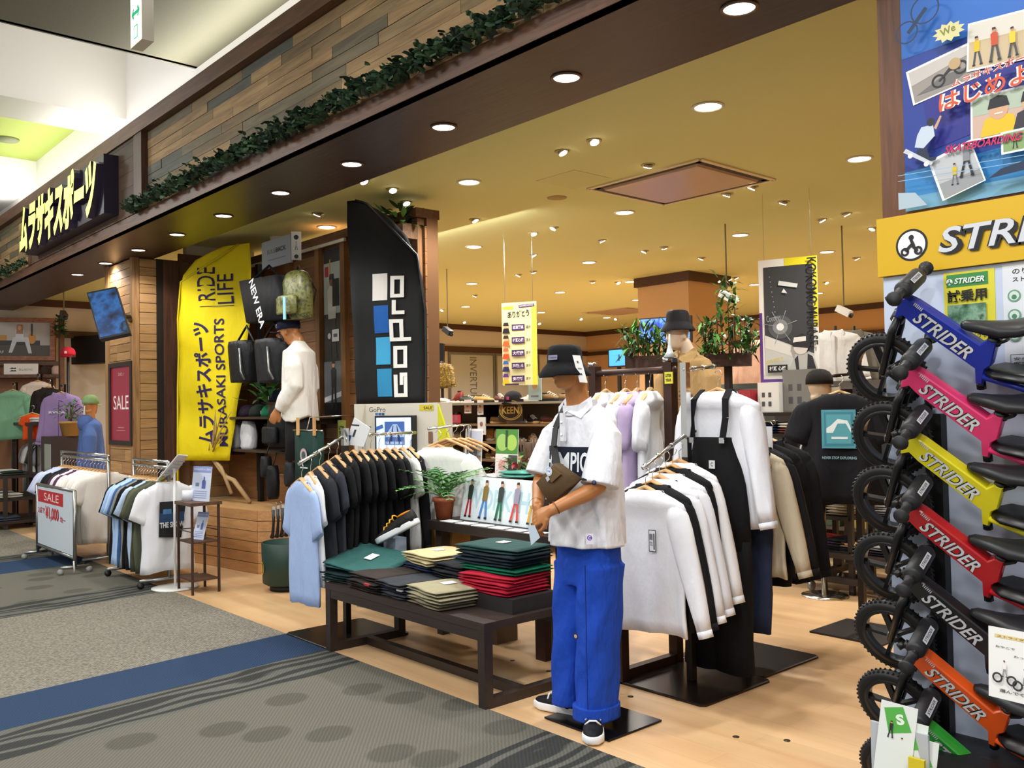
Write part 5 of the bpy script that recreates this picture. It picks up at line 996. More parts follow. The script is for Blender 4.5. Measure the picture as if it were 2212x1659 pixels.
def ivy(label, x0, x1, n, seed, z=ZS+.13):
    rg = random.Random(seed); T = thing('ivy_garland', label, 'garland', ((x0+x1)/2, YF-.08, z)); b = MB(); v = MB(); pts = []; x = x0
    while x < x1: pts.append(V((x, YF-.075+rg.uniform(-.02, .02), z+rg.uniform(-.025, .03)))); x += .12
    v.tube(pts, .006, 5); v.build('vine', M('4b3f28', .8), T)
    for k in range(n):
        p = V((rg.uniform(x0, x1), YF-.08+rg.uniform(-.05, .03), z-.02+abs(rg.gauss(.0, .036)))); d = V((rg.uniform(-1, 1), rg.uniform(-1, -.1), rg.uniform(-.8, .9))).normalized(); s = d.cross(V((rg.uniform(-.3, .3), .3, 1))).normalized(); L_ = rg.uniform(.035, .065); b.cur = rg.randrange(3)
        u = s.cross(d); i = b.add([p, p+s*L_*.55+d*L_*.15, p+s*L_*.35+d*L_*.5+u*.006, p+s*L_*.4+d*L_*.75, p+d*L_, p-s*L_*.4+d*L_*.75, p-s*L_*.35+d*L_*.5+u*.006, p-s*L_*.55+d*L_*.15]); b.face((i, i+1, i+2, i+6, i+7)); b.face((i+2, i+3, i+4, i+5, i+6))
    f = b.build('leaves', [M('2f4a30', .55), M('24392a', .55), M('3c5a3a', .55)], T); f['kind'] = 'stuff'
ivy('long artificial ivy garland along the bottom of the fascia', -8.1, -1.2, 2400, 3)
ivy('short artificial ivy garland left of the glowing sign', -17, -11.6, 700, 4)
# ------------------------------------------------------------------ column: poster and tilted screen
T = thing('framed_poster', 'tall red sale poster in a dark frame on the board clad column', 'poster', (-10.1, 3.25, 1.25))
fx0, fx1, fz0, fz1 = at(235, 870, Y=CY-.02).x, at(284, 870, Y=CY-.02).x, at(235, 960, Y=CY-.02).z, at(235, 786, Y=CY-.02).z; fw_, fh_ = fx1-fx0, fz1-fz0
b = MB(); b.box(fx0, fx1, CY-.025, CY-.001, fz0, fz0+.05); b.box(fx0, fx1, CY-.025, CY-.001, fz1-.05, fz1); b.box(fx0, fx0+.05, CY-.025, CY-.001, fz0+.05, fz1-.05); b.box(fx1-.05, fx1, CY-.025, CY-.001, fz0+.05, fz1-.05); b.build('frame', M('2b1a14', .45), T)
q = Pic((fx0+.05, CY-.008, fz0+.05), (1, 0, 0), (0, 0, 1)); w_, h_ = fw_-.1, fh_-.1; q.rect(0, 0, w_, h_, M('9d2740', .25)); q.text('SALE', w_*.12, h_*.42, w_*.76, h_*.19, 'efe6e2', .0); q.text('2021', w_*.36, h_*.88, w_*.28, h_*.04, 'd8b8b8', .0); q.rect(w_*.35, h_*.17, w_*.3, .008, 'c98a92'); q.rect(w_*.28, h_*.13, w_*.44, .006, 'c98a92'); q.build('print', T)
SCR = pic_mat('screen_scene', ['060c16', '12305a', '1d4f88', '05080d', '2a5a8a'], 5, .35)
T = thing('column_screen', 'flat screen tilted sideways on an arm from the column', 'screen', at(233, 725, Y=2.8)); c4 = [at(215, 733, Y=2.75), at(281, 719, Y=2.98), at(256, 611, Y=2.98), at(187, 632, Y=2.75)]; c4[2] = c4[1]+c4[3]-c4[0]; nn = (c4[1]-c4[0]).cross(c4[3]-c4[0]).normalized(); ce = sum(c4, V())/4
b = MB(); b.hexa([c4[0]-nn*.05, c4[1]-nn*.05, c4[2]-nn*.05, c4[3]-nn*.05]+c4); b.build('screen_case', M('15171a', .4), T)
b = MB(); s4 = [ce+(p-ce)*.93+nn*.001 for p in c4]; b.quad(*s4); b.build('display', SCR, T)
b = MB(); b.tube([ce-nn*.05, ce+V((-.3, .3, 0)), (XS-.1, CY, ce.z)], .025, 8); b.build('bracket_arm', IRON, T)
# ------------------------------------------------------------------ timber platform with its boards
T = thing('display_platform', 'raised pale timber platform with boarded faces and an angled corner', 'platform', (-8.6, 4.0, 0)); PZ = .6; A, B, C_ = V((-9.6, 3.67, 0)), V((-8.06, 3.88, 0)), V((-7.64, 4.36, 0)); D_ = V((-7.64, YP-.06, 0)); E_ = V((-9.66, YP-.06, 0)); A = V((-9.66, 3.66, 0))
def pl(o): return [(p.x, p.y) for p in (A, B, C_, D_, E_)]
b = MB(); b.prism([(p[0], p[1]) for p in pl(0)], (0, 0, 0), (1, 0, 0), (0, 1, 0), PZ-.03); b.build('core', M('8f6a40', .8), T)
PTW = wood('platform_board', ['c08c58', 'cb9a66', 'b98450', 'c49260'], 'X', .5, .45)
TOPM = wood('platform_top', ['d2a46e', 'dcb07c'], 'X', .4, .3); b = MB(); b.prism(pl(0), (0, 0, PZ-.03), (1, 0, 0), (0, 1, 0), .03); b.build('top', TOPM, T)
for P_, Q_ in ((A, B), (B, C_)):
    u = (Q_-P_).normalized(); nrm = V((u.y, -u.x, 0)); z = 0
    for k in range(6):
        cc = (P_+Q_)/2+nrm*.008+V((0, 0, .05+k*.1)); o = shared('board', unit_box(), T, T.matrix_basis.inverted() @ cc if False else cc-T.location, (0, 0, math.atan2(u.y, u.x)), ((Q_-P_).length+.006, .016, .094), PTW)
# ------------------------------------------------------------------ feather flags
def flag(name, label, a, b_, outline, mat, draw, pole_z, pmat, side):
    """cloth banner between plan points a (left) and b_ (right), gently rippled"""
    u = hv(b_-a); wd = (b_-a).length; T = thing(name, label, 'flag', (a.x, a.y, pole_z)); nn = u.cross(V((0, 0, 1)))
    def wv(s, z): return .018*math.sin(s*7+z*2.2)+.008*math.sin(z*11+s*3)+.006*math.sin(s*23)
    rows = []; zs = sorted({z for s0, s1, z in outline})
    b = MB(); b.smooth = True; rows = []; nx = 14
    for i in range(len(outline)-1):
        (l0, r0, z0), (l1, r1, z1) = outline[i], outline[i+1]; st = max(1, int(abs(z1-z0)/.06))
        for k in range(st): q = k/st; rows.append((l0+(l1-l0)*q, r0+(r1-r0)*q, z0+(z1-z0)*q))
    rows.append(outline[-1]); P0 = V((a.x, a.y, 0))
    f_ = [[P0+u*((l+(r-l)*k/nx)*wd)+V((0, 0, z))+nn*wv((l+(r-l)*k/nx)*wd, z) for k in range(nx+1)] for l, r, z in rows]
    b.loft([r_+[p-nn*.004 for p in r_[::-1]] for r_ in f_]); b.build('banner', mat, T)
    q = Pic(P0+nn*.004, u, (0, 0, 1), .0008); q.warp = lambda s, z: wv(s, z); draw(q, wd); q.build('print', T)
    b = MB(); ed = [r_[0 if side < 0 else -1]-u*(.012 if side < 0 else -.012) for r_ in f_]; b.tube([V((ed[0].x, ed[0].y, pole_z))]+ed[::6]+[ed[-1]], .011, 8); b.build('pole', pmat, T); return T
def zat(py, px, P): d = ray(px, 800); k = math.hypot(P.x, P.y); r_ = ray(px, py); return 1.55+k*r_.z/math.hypot(r_.x, r_.y)
YEL = cloth('e6cf0f', .7, .35, .08); PUR = cloth('2f2452', .8, .1)
fa_, fb_ = pw(385, 800, 9.6), pw(545, 800, 9.35); zz = lambda py, s: zat(py, 385+160*s, fa_+(fb_-fa_)*s)
out = [(0, .7, zz(995, .2)), (0, .74, zz(950, .2)), (0, .88, zz(800, .2)), (.005, .96, zz(700, .2)), (.01, .985, zz(650, .2)), (.1, 1, zz(595, .2)), (.25, 1, zz(562, .3)), (.45, 1, zz(543, .5)), (.62, 1, zz(531, .7)), (.85, 1, zz(527, .9))]
def d_yel(q, wd):
    r = Pic(q.o, q.v, -q.u, .0008); r.warp = (lambda x, y: q.warp(-y, x)); r.n = q.n; r.b = q.b; r.mats = q.mats
    def T_(t, x0, x1, s0, s1, bold, sh=0): r.text(t, x0, -s1*wd, x1-x0, (s1-s0)*wd, PUR, bold, 0, 0, .04)
    zb = zz(960, .3); z1 = zz(690, .3); z2 = zz(655, .3); z3 = zz(583, .3)
    T_('ムラサキスポーツ', zb, z1-.03, .25, .5, .03); T_('RIDE', z2+.02, z3+.02, .3, .52, .0); T_('MURASAKI SPORTS', zb-.02, z1-.0, .56, .69, .012); T_('LIFE', z2-.02, z3-.06, .55, .76, .0); r.rect(z2-.045, -.76*wd, .007, .44*wd, PUR); q.l = r.l
flag('feather_flag', 'yellow feather flag with purple vertical lettering beside the column', fa_, fb_, out, YEL, d_yel, .6, M('d8c415', .4), -1)
ga, gb = pw(755, 800, 7.45), pw(918, 800, 7.3); zz2 = lambda py, s: zat(py, 755+163*s, ga+(gb-ga)*s)
out = [(.08, 1.0, zz2(872, .5)), (.06, 1.0, zz2(760, .5)), (.03, 1.0, zz2(640, .5)), (.02, .97, zz2(600, .5)), (.015, .9, zz2(555, .5)), (.01, .78, zz2(512, .5)), (.0, .6, zz2(478, .4)), (0, .42, zz2(455, .3)), (0, .25, zz2(441, .2)), (0, .1, zz2(434, .1))]
def d_blk(q, wd):
    for (t0, t1, c) in ((592, 650, 'd5d2cb'), (661, 720, '1a56a0'), (729, 788, '3d9bc8'), (797, 857, '2f86b4')):
        za, zb = zz2(t1, .4), zz2(t0, .4); s0 = .33+.04*(t0-592)/205; q.grid(s0*wd, za, .205*wd, zb-za, cloth(c, .7, .1), 4, 4)
    r = Pic(q.o, q.v, -q.u, .0008); r.warp = (lambda x, y: q.warp(-y, x)); r.n = q.n; r.b = q.b; r.mats = q.mats; W_ = cloth('e8e8e4', .7, .1)
    # rounded outline letters built from bars, read upwards: G o P r o
    za, zb = zz2(858, .6), zz2(597, .6); L_ = (zb-za); t = .03
    def bar(x, y, w_, h_): r.rect(za+x*L_, -(y+h_)*wd, w_*L_, h_*wd, W_)
    def box_(x0, x1, y0, y1, l=1, r_=1, tp=1, bt=1):
        if l: bar(x0, y0, t, y1-y0)
        if r_: bar(x1-t, y0, t, y1-y0)
        if tp: bar(x0+t*.5, y0, x1-x0-t, .05)
        if bt: bar(x0+t*.5, y1-.05, x1-x0-t, .05)
    box_(.0, .2, .6, .78, 1, 0); bar(.17, .7, t, .08); bar(.1, .68, .1, .045)
    box_(.24, .42, .6, .78); box_(.46, .64, .56, .74); bar(.46, .6, t, .24)
    bar(.68, .6, t, .16); bar(.68, .6, .12, .05); box_(.82, 1.0, .58, .75); q.l = r.l
flag('feather_flag', 'black feather flag with blue squares and white vertical lettering', ga, gb, out, cloth('1b1c1d', .75, .3), d_blk, .0, M('111111', .4), 1)
bush('artificial_plant', 'bright green artificial plant peeking out above the black flag', 'plant', at(868, 520, Y=4.5)+V((0, .0, .0)), .2, .18, 60, .05, .14, 8, None, (.1, .1, '3a2a20'))
b = MB(); p = at(868, 524, Y=4.5); b.box(p.x-.16, p.x+.16, p.y-.1, p.y+.12, 3.14, p.z+.01); b.solo('plant_shelf', 'small wooden block behind the black flag carrying the plant', 'block', wood('block_wood', ['7a5634'], 'X'))
# ------------------------------------------------------------------ goods on the partition
YG = YP-.05
T = thing('square_bag', 'black square box bag with white lettering hung high on the partition', 'bag', at(545, 700, Y=3.8)); c4 = [at(530, 699, Y=3.78), at(612, 688, Y=3.78), at(592, 592, Y=3.78), at(514, 606, Y=3.78)]; b = MB(); b.smooth = True; BB = cloth('151518', .7, .5); ce = sum(c4, V())/4
b.loft([[ce+(p-ce)*s+V((0, y, 0)) for p in c4] for s, y in ((.95, 0), (1, .03), (1, .22), (.96, .25))]); b.build('bag_body', BB, T); nn = V((0, -1, 0)); u = (c4[1]-c4[0]).normalized(); v_ = (c4[3]-c4[0]).normalized(); q = Pic(c4[3]+V((.06, -.002, -.0)), V((.45, 0, -.9)), V((.9, 0, .45))); q.text('NEW ERA', .12, .14, .52, .1, 'e8e8e8', .02, 0, .15); q.build('lettering', T)
b = MB(); b.tube([c4[3]+V((.1, .1, 0)), ce+V((0, .1, .32)), c4[2]+V((-.1, .1, 0))], .012, 6); b.build('carry_strap', BB, T)
def backpack(label, x, z, y, mat, rz, w_=.32, h_=.46, d=.16, col2=None):
    T = thing('backpack', label, 'backpack', (x, y, z), rz); b = MB(); b.smooth = True
    b.loft([[(w_/2*s*spow(math.cos(2*PI*j/20), .6), d*.5*s2*spow(math.sin(2*PI*j/20), .7), zz_) for j in range(20)] for zz_, s, s2 in ((0, .9, .8), (.02, 1, 1), (h_*.5, 1, 1.05), (h_*.8, .92, .9), (h_*.95, .7, .65), (h_, .4, .4))]); b.build('main_body', mat, T, True)
    b = MB(); b.smooth = True; b.loft([[(w_*.38*s*spow(math.cos(2*PI*j/16), .6), -d*.5-.03+.035*spow(math.sin(2*PI*j/16), .7), zz_) for j in range(16)] for zz_, s in ((.04, .9), (.06, 1), (h_*.42, 1), (h_*.47, .8))]); b.build('front_pocket', mat, T, True)
    for s in (-1, 1): b = MB(); b.tube([(s*.07, d*.4, h_*.92), (s*.12, d*.75, h_*.6), (s*.1, d*.5, .05)], .018, 8, True, .4); b.build('strap', BLACK, T, True)
    b = MB(); b.tube([(-.04, .02, h_*.97), (0, .02, h_*1.1), (.04, .02, h_*.97)], .009, 6); b.build('handle', BLACK, T, True); return T
CAMO = pic_mat('camouflage', ['2c3020', '55582f', '7f7f45', '3a3f28', '97965a'], 16)
p = at(642, 690, Y=3.92); backpack('camouflage backpack beside the black square bag', p.x, p.z, 3.92, CAMO, .1, .38, .44)
b = MB(); p = at(616, 690, Y=3.74); b.box(p.x-.02, p.x+.02, 3.73, 3.74, p.z, p.z+.2); b.solo('swing_tag', 'long pale blue swing tag on the camouflage backpack', 'tag', M('8ec8dc', .5))
for i, (px, lab) in enumerate(((508, 'black shoulder bag with a flat top under the square bag'), (568, 'glossy black zipped bag beside the shoulder bag'))):
    p = at(px+22, 826, Y=3.85); T = thing('shoulder_bag', lab, 'bag', p); b = MB(); b.smooth = True; tl = -.1; b.loft([[p+V((.22*s*spow(math.cos(2*PI*j/18), .5)+tl*z, .1*spow(math.sin(2*PI*j/18), .7), z)) for j in range(18)] for z, s in ((0, .82), (.02, .88), (.3, 1), (.36, 1), (.4, .85))]); b.build('bag_body', cloth(('17181b', '1d1e22')[i], .45, .6), T); b = MB(); b.tube([p+V((.1, -.1, .32)), p+V((.16, -.12, .1)), p+V((.2, -.1, .02))], .012, 6); b.build('zip', M('8a8a88', .3, .8), T)
    b = MB(); b.tube([p+V((-.2, 0, .38)), p+V((0, .02, .55)), p+V((.2, 0, .38))], .012, 6); b.build('strap', BLACK, T)
def sign_box(name, label, a, b_, z0, z1, th, col, draw=None, cat='sign'):
    u = hv(b_-a); T = thing(name, label, cat, ((a.x+b_.x)/2, (a.y+b_.y)/2, z0)); nn = u.cross(V((0, 0, 1))); L_ = (V((b_.x, b_.y, 0))-V((a.x, a.y, 0))).length; b = MB(); b.prism([(0, 0), (L_, 0), (L_, z1-z0), (0, z1-z0)], V((a.x, a.y, z0)), u, (0, 0, 1), -th); b.build('panel', col if not isinstance(col, str) else M(col, .4), T)
    if draw: q = Pic(V((a.x, a.y, z0))+nn*.0006, u, (0, 0, 1)); draw(q, L_, z1-z0); q.build('print', T)
    return T
a_, b_ = at(566, 560, Y=4.12), at(628, 560, Y=4.12); zt, zb = at(600, 514, Y=4.12).z, at(600, 574, Y=4.12).z
def d_bk(q, w, h): q.rect(0, 0, w, h, 'b4bccb'); q.text('BUILBACK', .12, h*.5, w*.5, h*.16, '8a8f6a', .01); q.text('BACK', w*.5, h*.5, w*.35, h*.17, '3a3d48', .02); q.rect(.14, h*.25, w*.6, .012, '8f98aa')
sign_box('bag_sign', 'pale blue printed box sign above the square bag', a_, b_, zb, zt, .02, 'b9c0cd', d_bk)
def d_bk2(q, w, h): q.rect(0, 0, w, h, 'd5d9e0'); q.disc(w*.5, h*.8, w*.25, '2d2d33'); q.person(w*.5, h*.35, h*.3, 'b8bcc4', '6a6d74'); q.disc(w*.5, h*.12, w*.22, '3a3a40')
sign_box('bag_sign', 'narrow side panel with small pictures next to the pale blue box sign', b_+V((.015, 0, 0)), at(651, 560, Y=4.2), zb+.02, zt+.02, .02, 'd5d9e0', d_bk2)
# bust with knitted cap standing on top of the partition
MANW = M('d9cdbd', .4); p = at(598, 560, Y=4.5); T = thing('bust_form', 'cream bust with a dark grey knitted cap and black top above the partition', 'mannequin', (p.x, 4.52, 3.2)); hc = at(603, 500, Y=4.5); figure_skin(T, dict(h=hc+V((0, 0, -.02)), f=(-.6, -1, 0), n=hc+V((0, .02, -.2))), MANW, 'head', .01, False)
b = MB(); b.smooth = True; b.loft([[hc+V((.1*s*math.cos(2*PI*j/18), .115*s*math.sin(2*PI*j/18), z)) for j in range(18)] for z, s in ((-.01, 1.02), (.02, 1.08), (.025, 1.0), (.08, .95), (.13, .72), (.155, .3), (.158, .05))]); b.build('knitted_cap', cloth('4a4a48', .9, .9), T)
b = MB(); b.smooth = True; b.loft([ring_at((hc.x, hc.y+.02), w_, d, z, 24) for z, w_, d in ((3.2, .2, .11), (hc.z-.33, .22, .12), (hc.z-.25, .19, .11), (hc.z-.2, .1, .08), (hc.z-.17, .07, .07))]); b.build('black_top', cloth('1a1a1d'), T)
# shelves of caps and bags
def wshelf(label, x0, x1, y0, y1, z, mat=None):
    b = MB(); b.box(x0, x1, y0, y1, z-.025, z); b.box(x0+.1, x0+.12, y0+.08, y1, z-.08, z-.025); b.box(x1-.12, x1-.1, y0+.08, y1, z-.08, z-.025); return b.solo('wall_shelf', label, 'shelf', mat or wood('shelf_dark', ['3a2a20'], 'X', .5))
z1 = at(560, 900, Y=4.1).z; xs0, xs1 = at(502, 900, Y=4.1).x, at(640, 897, Y=4.1).x
wshelf('dark wall shelf carrying five caps', xs0, xs1, 4.02, YP, z1)
HATS = [('2a1d2a', '2d3a2c', 'dark maroon cap with green back'), ('1f2a22', '3a4a3a', 'plain dark green cap on the cap shelf'), ('1d7a52', 'd8c02a', 'bright green cap with yellow brim and white emblem'), ('4a3f34', '5a4a3a', 'brown patterned cap with a white emblem'), ('1f2230', '1f2230', 'navy cap at the right end of the cap shelf')]
for i, (c, bc, l) in enumerate(HATS):
    x = xs0+.16+i*(xs1-xs0-.3)/4; T = thing('cap', l, 'cap', (x, 4.16, z1)); cap_parts(T, (x, 4.2, z1+.002), (-.5, -1, 0), cloth(c, .8, .3), cloth(bc, .8, .2), 'e6e6e0' if i in (2, 3) else None)
p = at(757, 878, Y=4.2); T = thing('cap', 'navy cap with white emblem on a block above the cap shelf', 'cap', at(605, 868, Y=4.2)); q_ = at(605, 868, Y=4.2); cap_parts(T, q_, (-.5, -1, 0), cloth('1b1f33', .8, .3), None, 'e8e8e8'); b = MB(); b.box(q_.x-.1, q_.x+.1, q_.y-.08, YP, q_.z-.14, q_.z-.002); b.solo('cap_block', 'wooden block under the navy cap', 'block', wood('block_wood', ['7a5634'], 'X'))
pp = at(543, 880, Y=4.0); bush('artificial_plant', 'artificial plant with broad dark leaves beside the yellow flag', 'plant', V((pp.x, 4.2, z1)), .2, .3, 46, .07, .17, 12, None, (.06, .1, '3b2c22'), None, 1.4)
z2 = at(560, 972, Y=4.1).z; wshelf('lower wall shelf with white bag and printed pouch', at(470, 972, Y=4.1).x, at(655, 972, Y=4.1).x, 4.05, YP, z2)
for i, (px, c, l, w_) in enumerate(((508, 'c9ccd2', 'grey pouch printed in red and blue on the lower shelf', .2), (538, 'd9d9dc', 'white crinkled bag on the lower shelf', .27))):
    p = at(px, 970, Y=4.14); T = thing('pouch', l, 'bag', V((p.x, 4.14, z2))); b = MB(); b.smooth = True; b.loft([[(p.x+w_*s*spow(math.cos(2*PI*j/16), .5)*.5, 4.14+.05*spow(math.sin(2*PI*j/16), .7)+.01*math.sin(j*2+z*30), z2+z) for j in range(16)] for z, s in ((0, .85), (.03, 1), (.15, 1.02), (.24, .8), (.29, .35))]); b.build('bag_body', cloth(c, .6, .9), T)
    if i == 0: q = Pic((p.x-.05, 4.085, z2+.05), (1, 0, 0), (0, 0, 1)); q.rect(0, 0, .1, .05, 'b83a2c'); q.rect(.01, .06, .08, .03, '2b3a8a'); q.build('print', T)
b = MB(); b.box(at(400, 1000, Y=4.38).x, at(650, 1000, Y=4.38).x, 4.36, YP-.002, .6, z2-.03); b.solo('back_panel', 'low dark timber back panel behind the platform', 'panel', PCL)
T = thing('bag_rack', 'black rack with straight arms carrying the square bag and shoulder bags', 'rack', at(560, 900, Y=4.3)); b = MB(); x = at(560, 800, Y=4.3).x; b.box(x-.03, x+.03, 4.28, 4.33, .6, 3.1); b.build('upright', BLACK, T)
for py in (600, 745): p = at(566, py, Y=4.28); b = MB(); b.tube([p, at(560, py+2, Y=3.8)], .014, 6); b.build('arm', CHROME, T)
T = thing('wall_rails', 'black and chrome wall rails holding small bags below the cap shelf', 'rail', at(605, 1040, Y=4.3))
for px in (560, 628): x = at(px, 1000, Y=4.36).x; b = MB(); b.box(x-.02, x+.02, 4.34, 4.37, .7, 1.5); b.build('upright', BLACK, T)
for py in (973, 1018): z = at(600, py, Y=4.25).z; b = MB(); b.tube([(at(590, py, Y=4.1).x, 4.1, z), (at(640, py, Y=4.1).x, 4.1, z)], .012, 6); b.build('cross_bar', CHROME, T); b = MB(); b.tube([(at(612, py, Y=4.1).x, 4.1, z), (at(600, py, Y=4.1).x, 4.36, z)], .01, 6); b.build('bracket', CHROME, T)
p = at(606, 966, Y=4.05); backpack('black backpack hanging under the cap shelf', p.x, p.z, 4.05, cloth('1a1b1e', .6, .7), 0, .36, .42)
for i, (px, py, h_, w_, c, l) in enumerate(((590, 1078, .32, .2, '17171a', 'long black rounded bag hanging lowest on the rails'), (575, 1030, .2, .16, '202024', 'small black pouch at the left of the rails'), (628, 1050, .22, .2, '26262a', 'black flat pouch at the right of the rails'))):
    p = at(px, py, Y=4.0); T = thing('hanging_pouch', l, 'bag', p); b = MB(); b.smooth = True; b.loft([[p+V((w_*.5*s*math.cos(2*PI*j/16), .05*math.sin(2*PI*j/16), z)) for j in range(16)] for z, s in ((0, .4), (h_*.1, .85), (h_*.5, 1), (h_*.85, .8), (h_, .35))]); b.build('bag_body', cloth(c, .6, .6), T); b = MB(); b.tube([p+V((0, 0, h_*.95)), p+V((0, .04, h_+.12))], .006, 5); b.build('loop', BLACK, T)
# dry branch
T = thing('dry_branch', 'bleached driftwood branch standing on the platform before the yellow flag', 'branch', at(520, 1065, Y=4.05)); rg = random.Random(4); BRM = M('b39468', .85); base = at(540, 1062, Y=4.1); base.z = .62; mid = at(455, 985, Y=3.95); b = MB(); b.tube([base, base+(mid-base)*.4+V((0, 0, .03)), at(488, 1030, Y=4.0), mid, at(450, 955, Y=3.95)], [.022, .026, .024, .022, .016], 8); b.tube([at(500, 1066, Y=4.0), at(478, 1010, Y=3.98), mid], [.018, .02, .018], 8); b.build('trunk', BRM, T)
for k in range(16):
    e = at(rg.uniform(395, 500), rg.uniform(870, 965), Y=rg.uniform(3.85, 4.0)); m_ = (mid+e)/2+V((rg.uniform(-.05, .05), 0, rg.uniform(-.06, .06))); b = MB(); b.tube([mid+V((rg.uniform(-.02, .02), 0, rg.uniform(-.05, .05))), m_, e], [.012, .008, .003], 6); b.tube([m_, m_+(e-m_)*.5+V((rg.uniform(-.1, .1), 0, rg.uniform(.0, .1)))], [.006, .002], 5); b.build('twig', BRM, T)
# mannequin in white sweatshirt, seen from its left side
mx, my = at(648, 900, Y=4.0).x, 4.0; hz = at(628, 718, Y=4.0).z; sy = math.radians(-40); F_ = V((-.74, -.67, 0)); S_ = V((.67, -.74, 0)); hc = V((mx, my, hz))+F_*.1
T = thing('mannequin', 'tan mannequin in navy cap and loose white sweatshirt on the platform', 'mannequin', (mx, my, .6)); shz = at(650, 748, Y=4.0).z
def Q(f, s, z): return V((mx, my, z))+F_*f+S_*s
figure_skin(T, dict(h=hc, f=F_+V((0, 0, -.12)), n=Q(.02, 0, shz+.07), arms=[(Q(0, s*.15, shz-.04), Q(-.03, s*.22, shz-.32), Q(.13, s*.22, at(620, 885, Y=4).z), F_*.5+V((0, 0, -1)), S_*s) for s in (-1, 1)], legs=[[Q(0, s*.09, 1.45), Q(.01, s*.1, 1.05), Q(0, s*.1, .62)] for s in (-1, 1)]), SKIN, vox=.009)
worn = MB(); worn.smooth = True; hem = at(650, 905, Y=4).z
rs = []
for i in range(10):
    q = i/9; z = hem+(shz-.05-hem)*q; rs.append([Q(.15*spow(math.cos(2*PI*j/28), .85)*(1-.15*q)+.012*math.sin(j*1.5+q*5)*(1-q), .235*spow(math.sin(2*PI*j/28), .85)*(1-.06*q), z+.03*(1-q)*math.sin(j*.7)) for j in range(28)])
for dz, k in ((-.02, .75), (.02, .5), (.05, .36)): rs.append([Q(.13*k*math.cos(2*PI*j/28), .22*k*math.sin(2*PI*j/28), shz+dz) for j in range(28)])
worn.loft(rs)
for s in (-1, 1): worn.tube([Q(0, s*.13, shz-.06), Q(-.02, s*.21, shz-.2), Q(-.03, s*.22, shz-.36), Q(.06, s*.22, hem+.16), Q(.11, s*.22, hem+.08)], [.06, .085, .085, .075, .05], 14)
voxel(worn, .011, 2).build('sweatshirt', cloth('e6e3da', .9, .7, .05), T); b = MB(); b.smooth = True; b.loft([[Q(.13*math.cos(2*PI*j/20), .18*math.sin(2*PI*j/20), z) for j in range(20)] for z in (1.1, hem+.08)]); b.build('shorts', cloth('1f1d20'), T)
q = Pic(Q(.155, .03, shz-.2), S_, (0, 0, 1)); q.disc(0, 0, .035, '4a4c5a'); q.build('chest_emblem', T)
cap_parts(T, hc+V((0, 0, .02)), F_+V((0, 0, -.1)), cloth('1d2238', .8, .3), None, 'f0f0f0')
# towels and tote with pegs in front of it
for i, (x0_, x1_, y0_, y1_, c, l) in enumerate(((634, 690, 932, 1072, '12332c', 'dark green tote with pink round print clipped below the white sweatshirt'),)):
    a_, b_ = at(x0_, y0_, Y=3.75), at(x1_, y0_, Y=3.75); zb = at(x0_, y1_, Y=3.75).z; T = thing('hanging_tote', l, 'bag', ((a_.x+b_.x)/2, 3.75, zb)); b = MB(); b.smooth = True; n = 12; b.loft([[V((a_.x+(b_.x-a_.x)*k/n, 3.75+.012*math.sin(k*.9+z), z)) for k in range(n+1)]+[V((b_.x-(b_.x-a_.x)*k/n, 3.78+.012*math.sin(k*.9+z), z)) for k in range(n+1)] for z in (zb, (zb+a_.z)/2, a_.z)]); b.build('cloth_body', cloth(c, .8, .6), T)
    if i == 0:
        q = Pic((a_.x, 3.735, zb), (1, 0, 0), (0, 0, 1)); q.disc(.2, .36, .06, 'c9a4a8'); q.disc(.2, .36, .035, '3a5a58'); q.rect(.14, .25, .13, .012, 'cfd8d4'); q.build('print', T)
        b = MB(); b.tube([(a_.x-.03, 3.765, a_.z+.01), (b_.x+.03, 3.765, a_.z+.01)], .008, 6); b.tube([(a_.x+.2, 3.765, a_.z), (a_.x+.2, 3.8, a_.z+.12), (a_.x+.2, YP-.05, a_.z+.14)], .006, 5); b.build('clip_bar', CHROME, T)
        for k in (.27, .9): x = a_.x+(b_.x-a_.x)*k; b = MB(); b.box(x-.016, x+.016, 3.72, 3.735, a_.z-.03, a_.z+.12); b.build('wooden_peg', HW, T)
T = thing('peg_hooks', 'chrome hooks with packets of small black accessories beside the platform', 'hooks', at(605, 1090, Y=3.85)); hp = at(600, 1090, Y=3.9)
for i in range(5): p = at(592+i*10, 1092-2*i, Y=3.9); b = MB(); b.tube([p+V((.05, .3, .03)), p, p+V((0, -.03, .02))], .004, 5); b.build('hook', CHROME, T); b = MB(); b.box(p.x-.025, p.x+.025, p.y-.004, p.y+.004, p.z-.1, p.z-.01); b.build('packet', M('c9c4ba', .3), T); b = MB(); b.tube([p+V((0, -.006, -.04)), p+V((.01, -.012, -.16)), p+V((-.01, -.01, -.26)), p+V((-.025, -.012, -.3))], [.02, .012, .016, .022], 8); b.build('accessory', M('1e1e22', .4), T)
x = at(618, 1080, Y=4.2).x; b = MB(); b.box(hp.x+.04, hp.x+.3, 4.19, 4.21, .62, .8); b.build('hook_plate', CHROME, T)
T = thing('round_bin', 'dark green round bin with a gold emblem on the floor beside the platform', 'bin', (-7.2, 3.72, 0)); b = MB(); b.lathe((-7.2, 3.72, .05), [(.17, 0), (.2, .02), (.21, .36), (.2, .365), (.19, .3), (0, .3)], 24); b.build('bin_body', M('14332a', .5), T); b = MB(); b.lathe((-7.2, 3.72, 0), [(.0, 0), (.14, 0), (.14, .05), (0, .05)], 16); b.build('bin_foot', BLACK, T); q = Pic((-7.3, 3.53, .2), (1, -.2, 0), (0, 0, 1)); q.ring(.05, 0, .055, .045, 'c9a83a'); q.text('N', .025, -.03, .05, .06, 'c9a83a', .03); q.build('emblem', T)
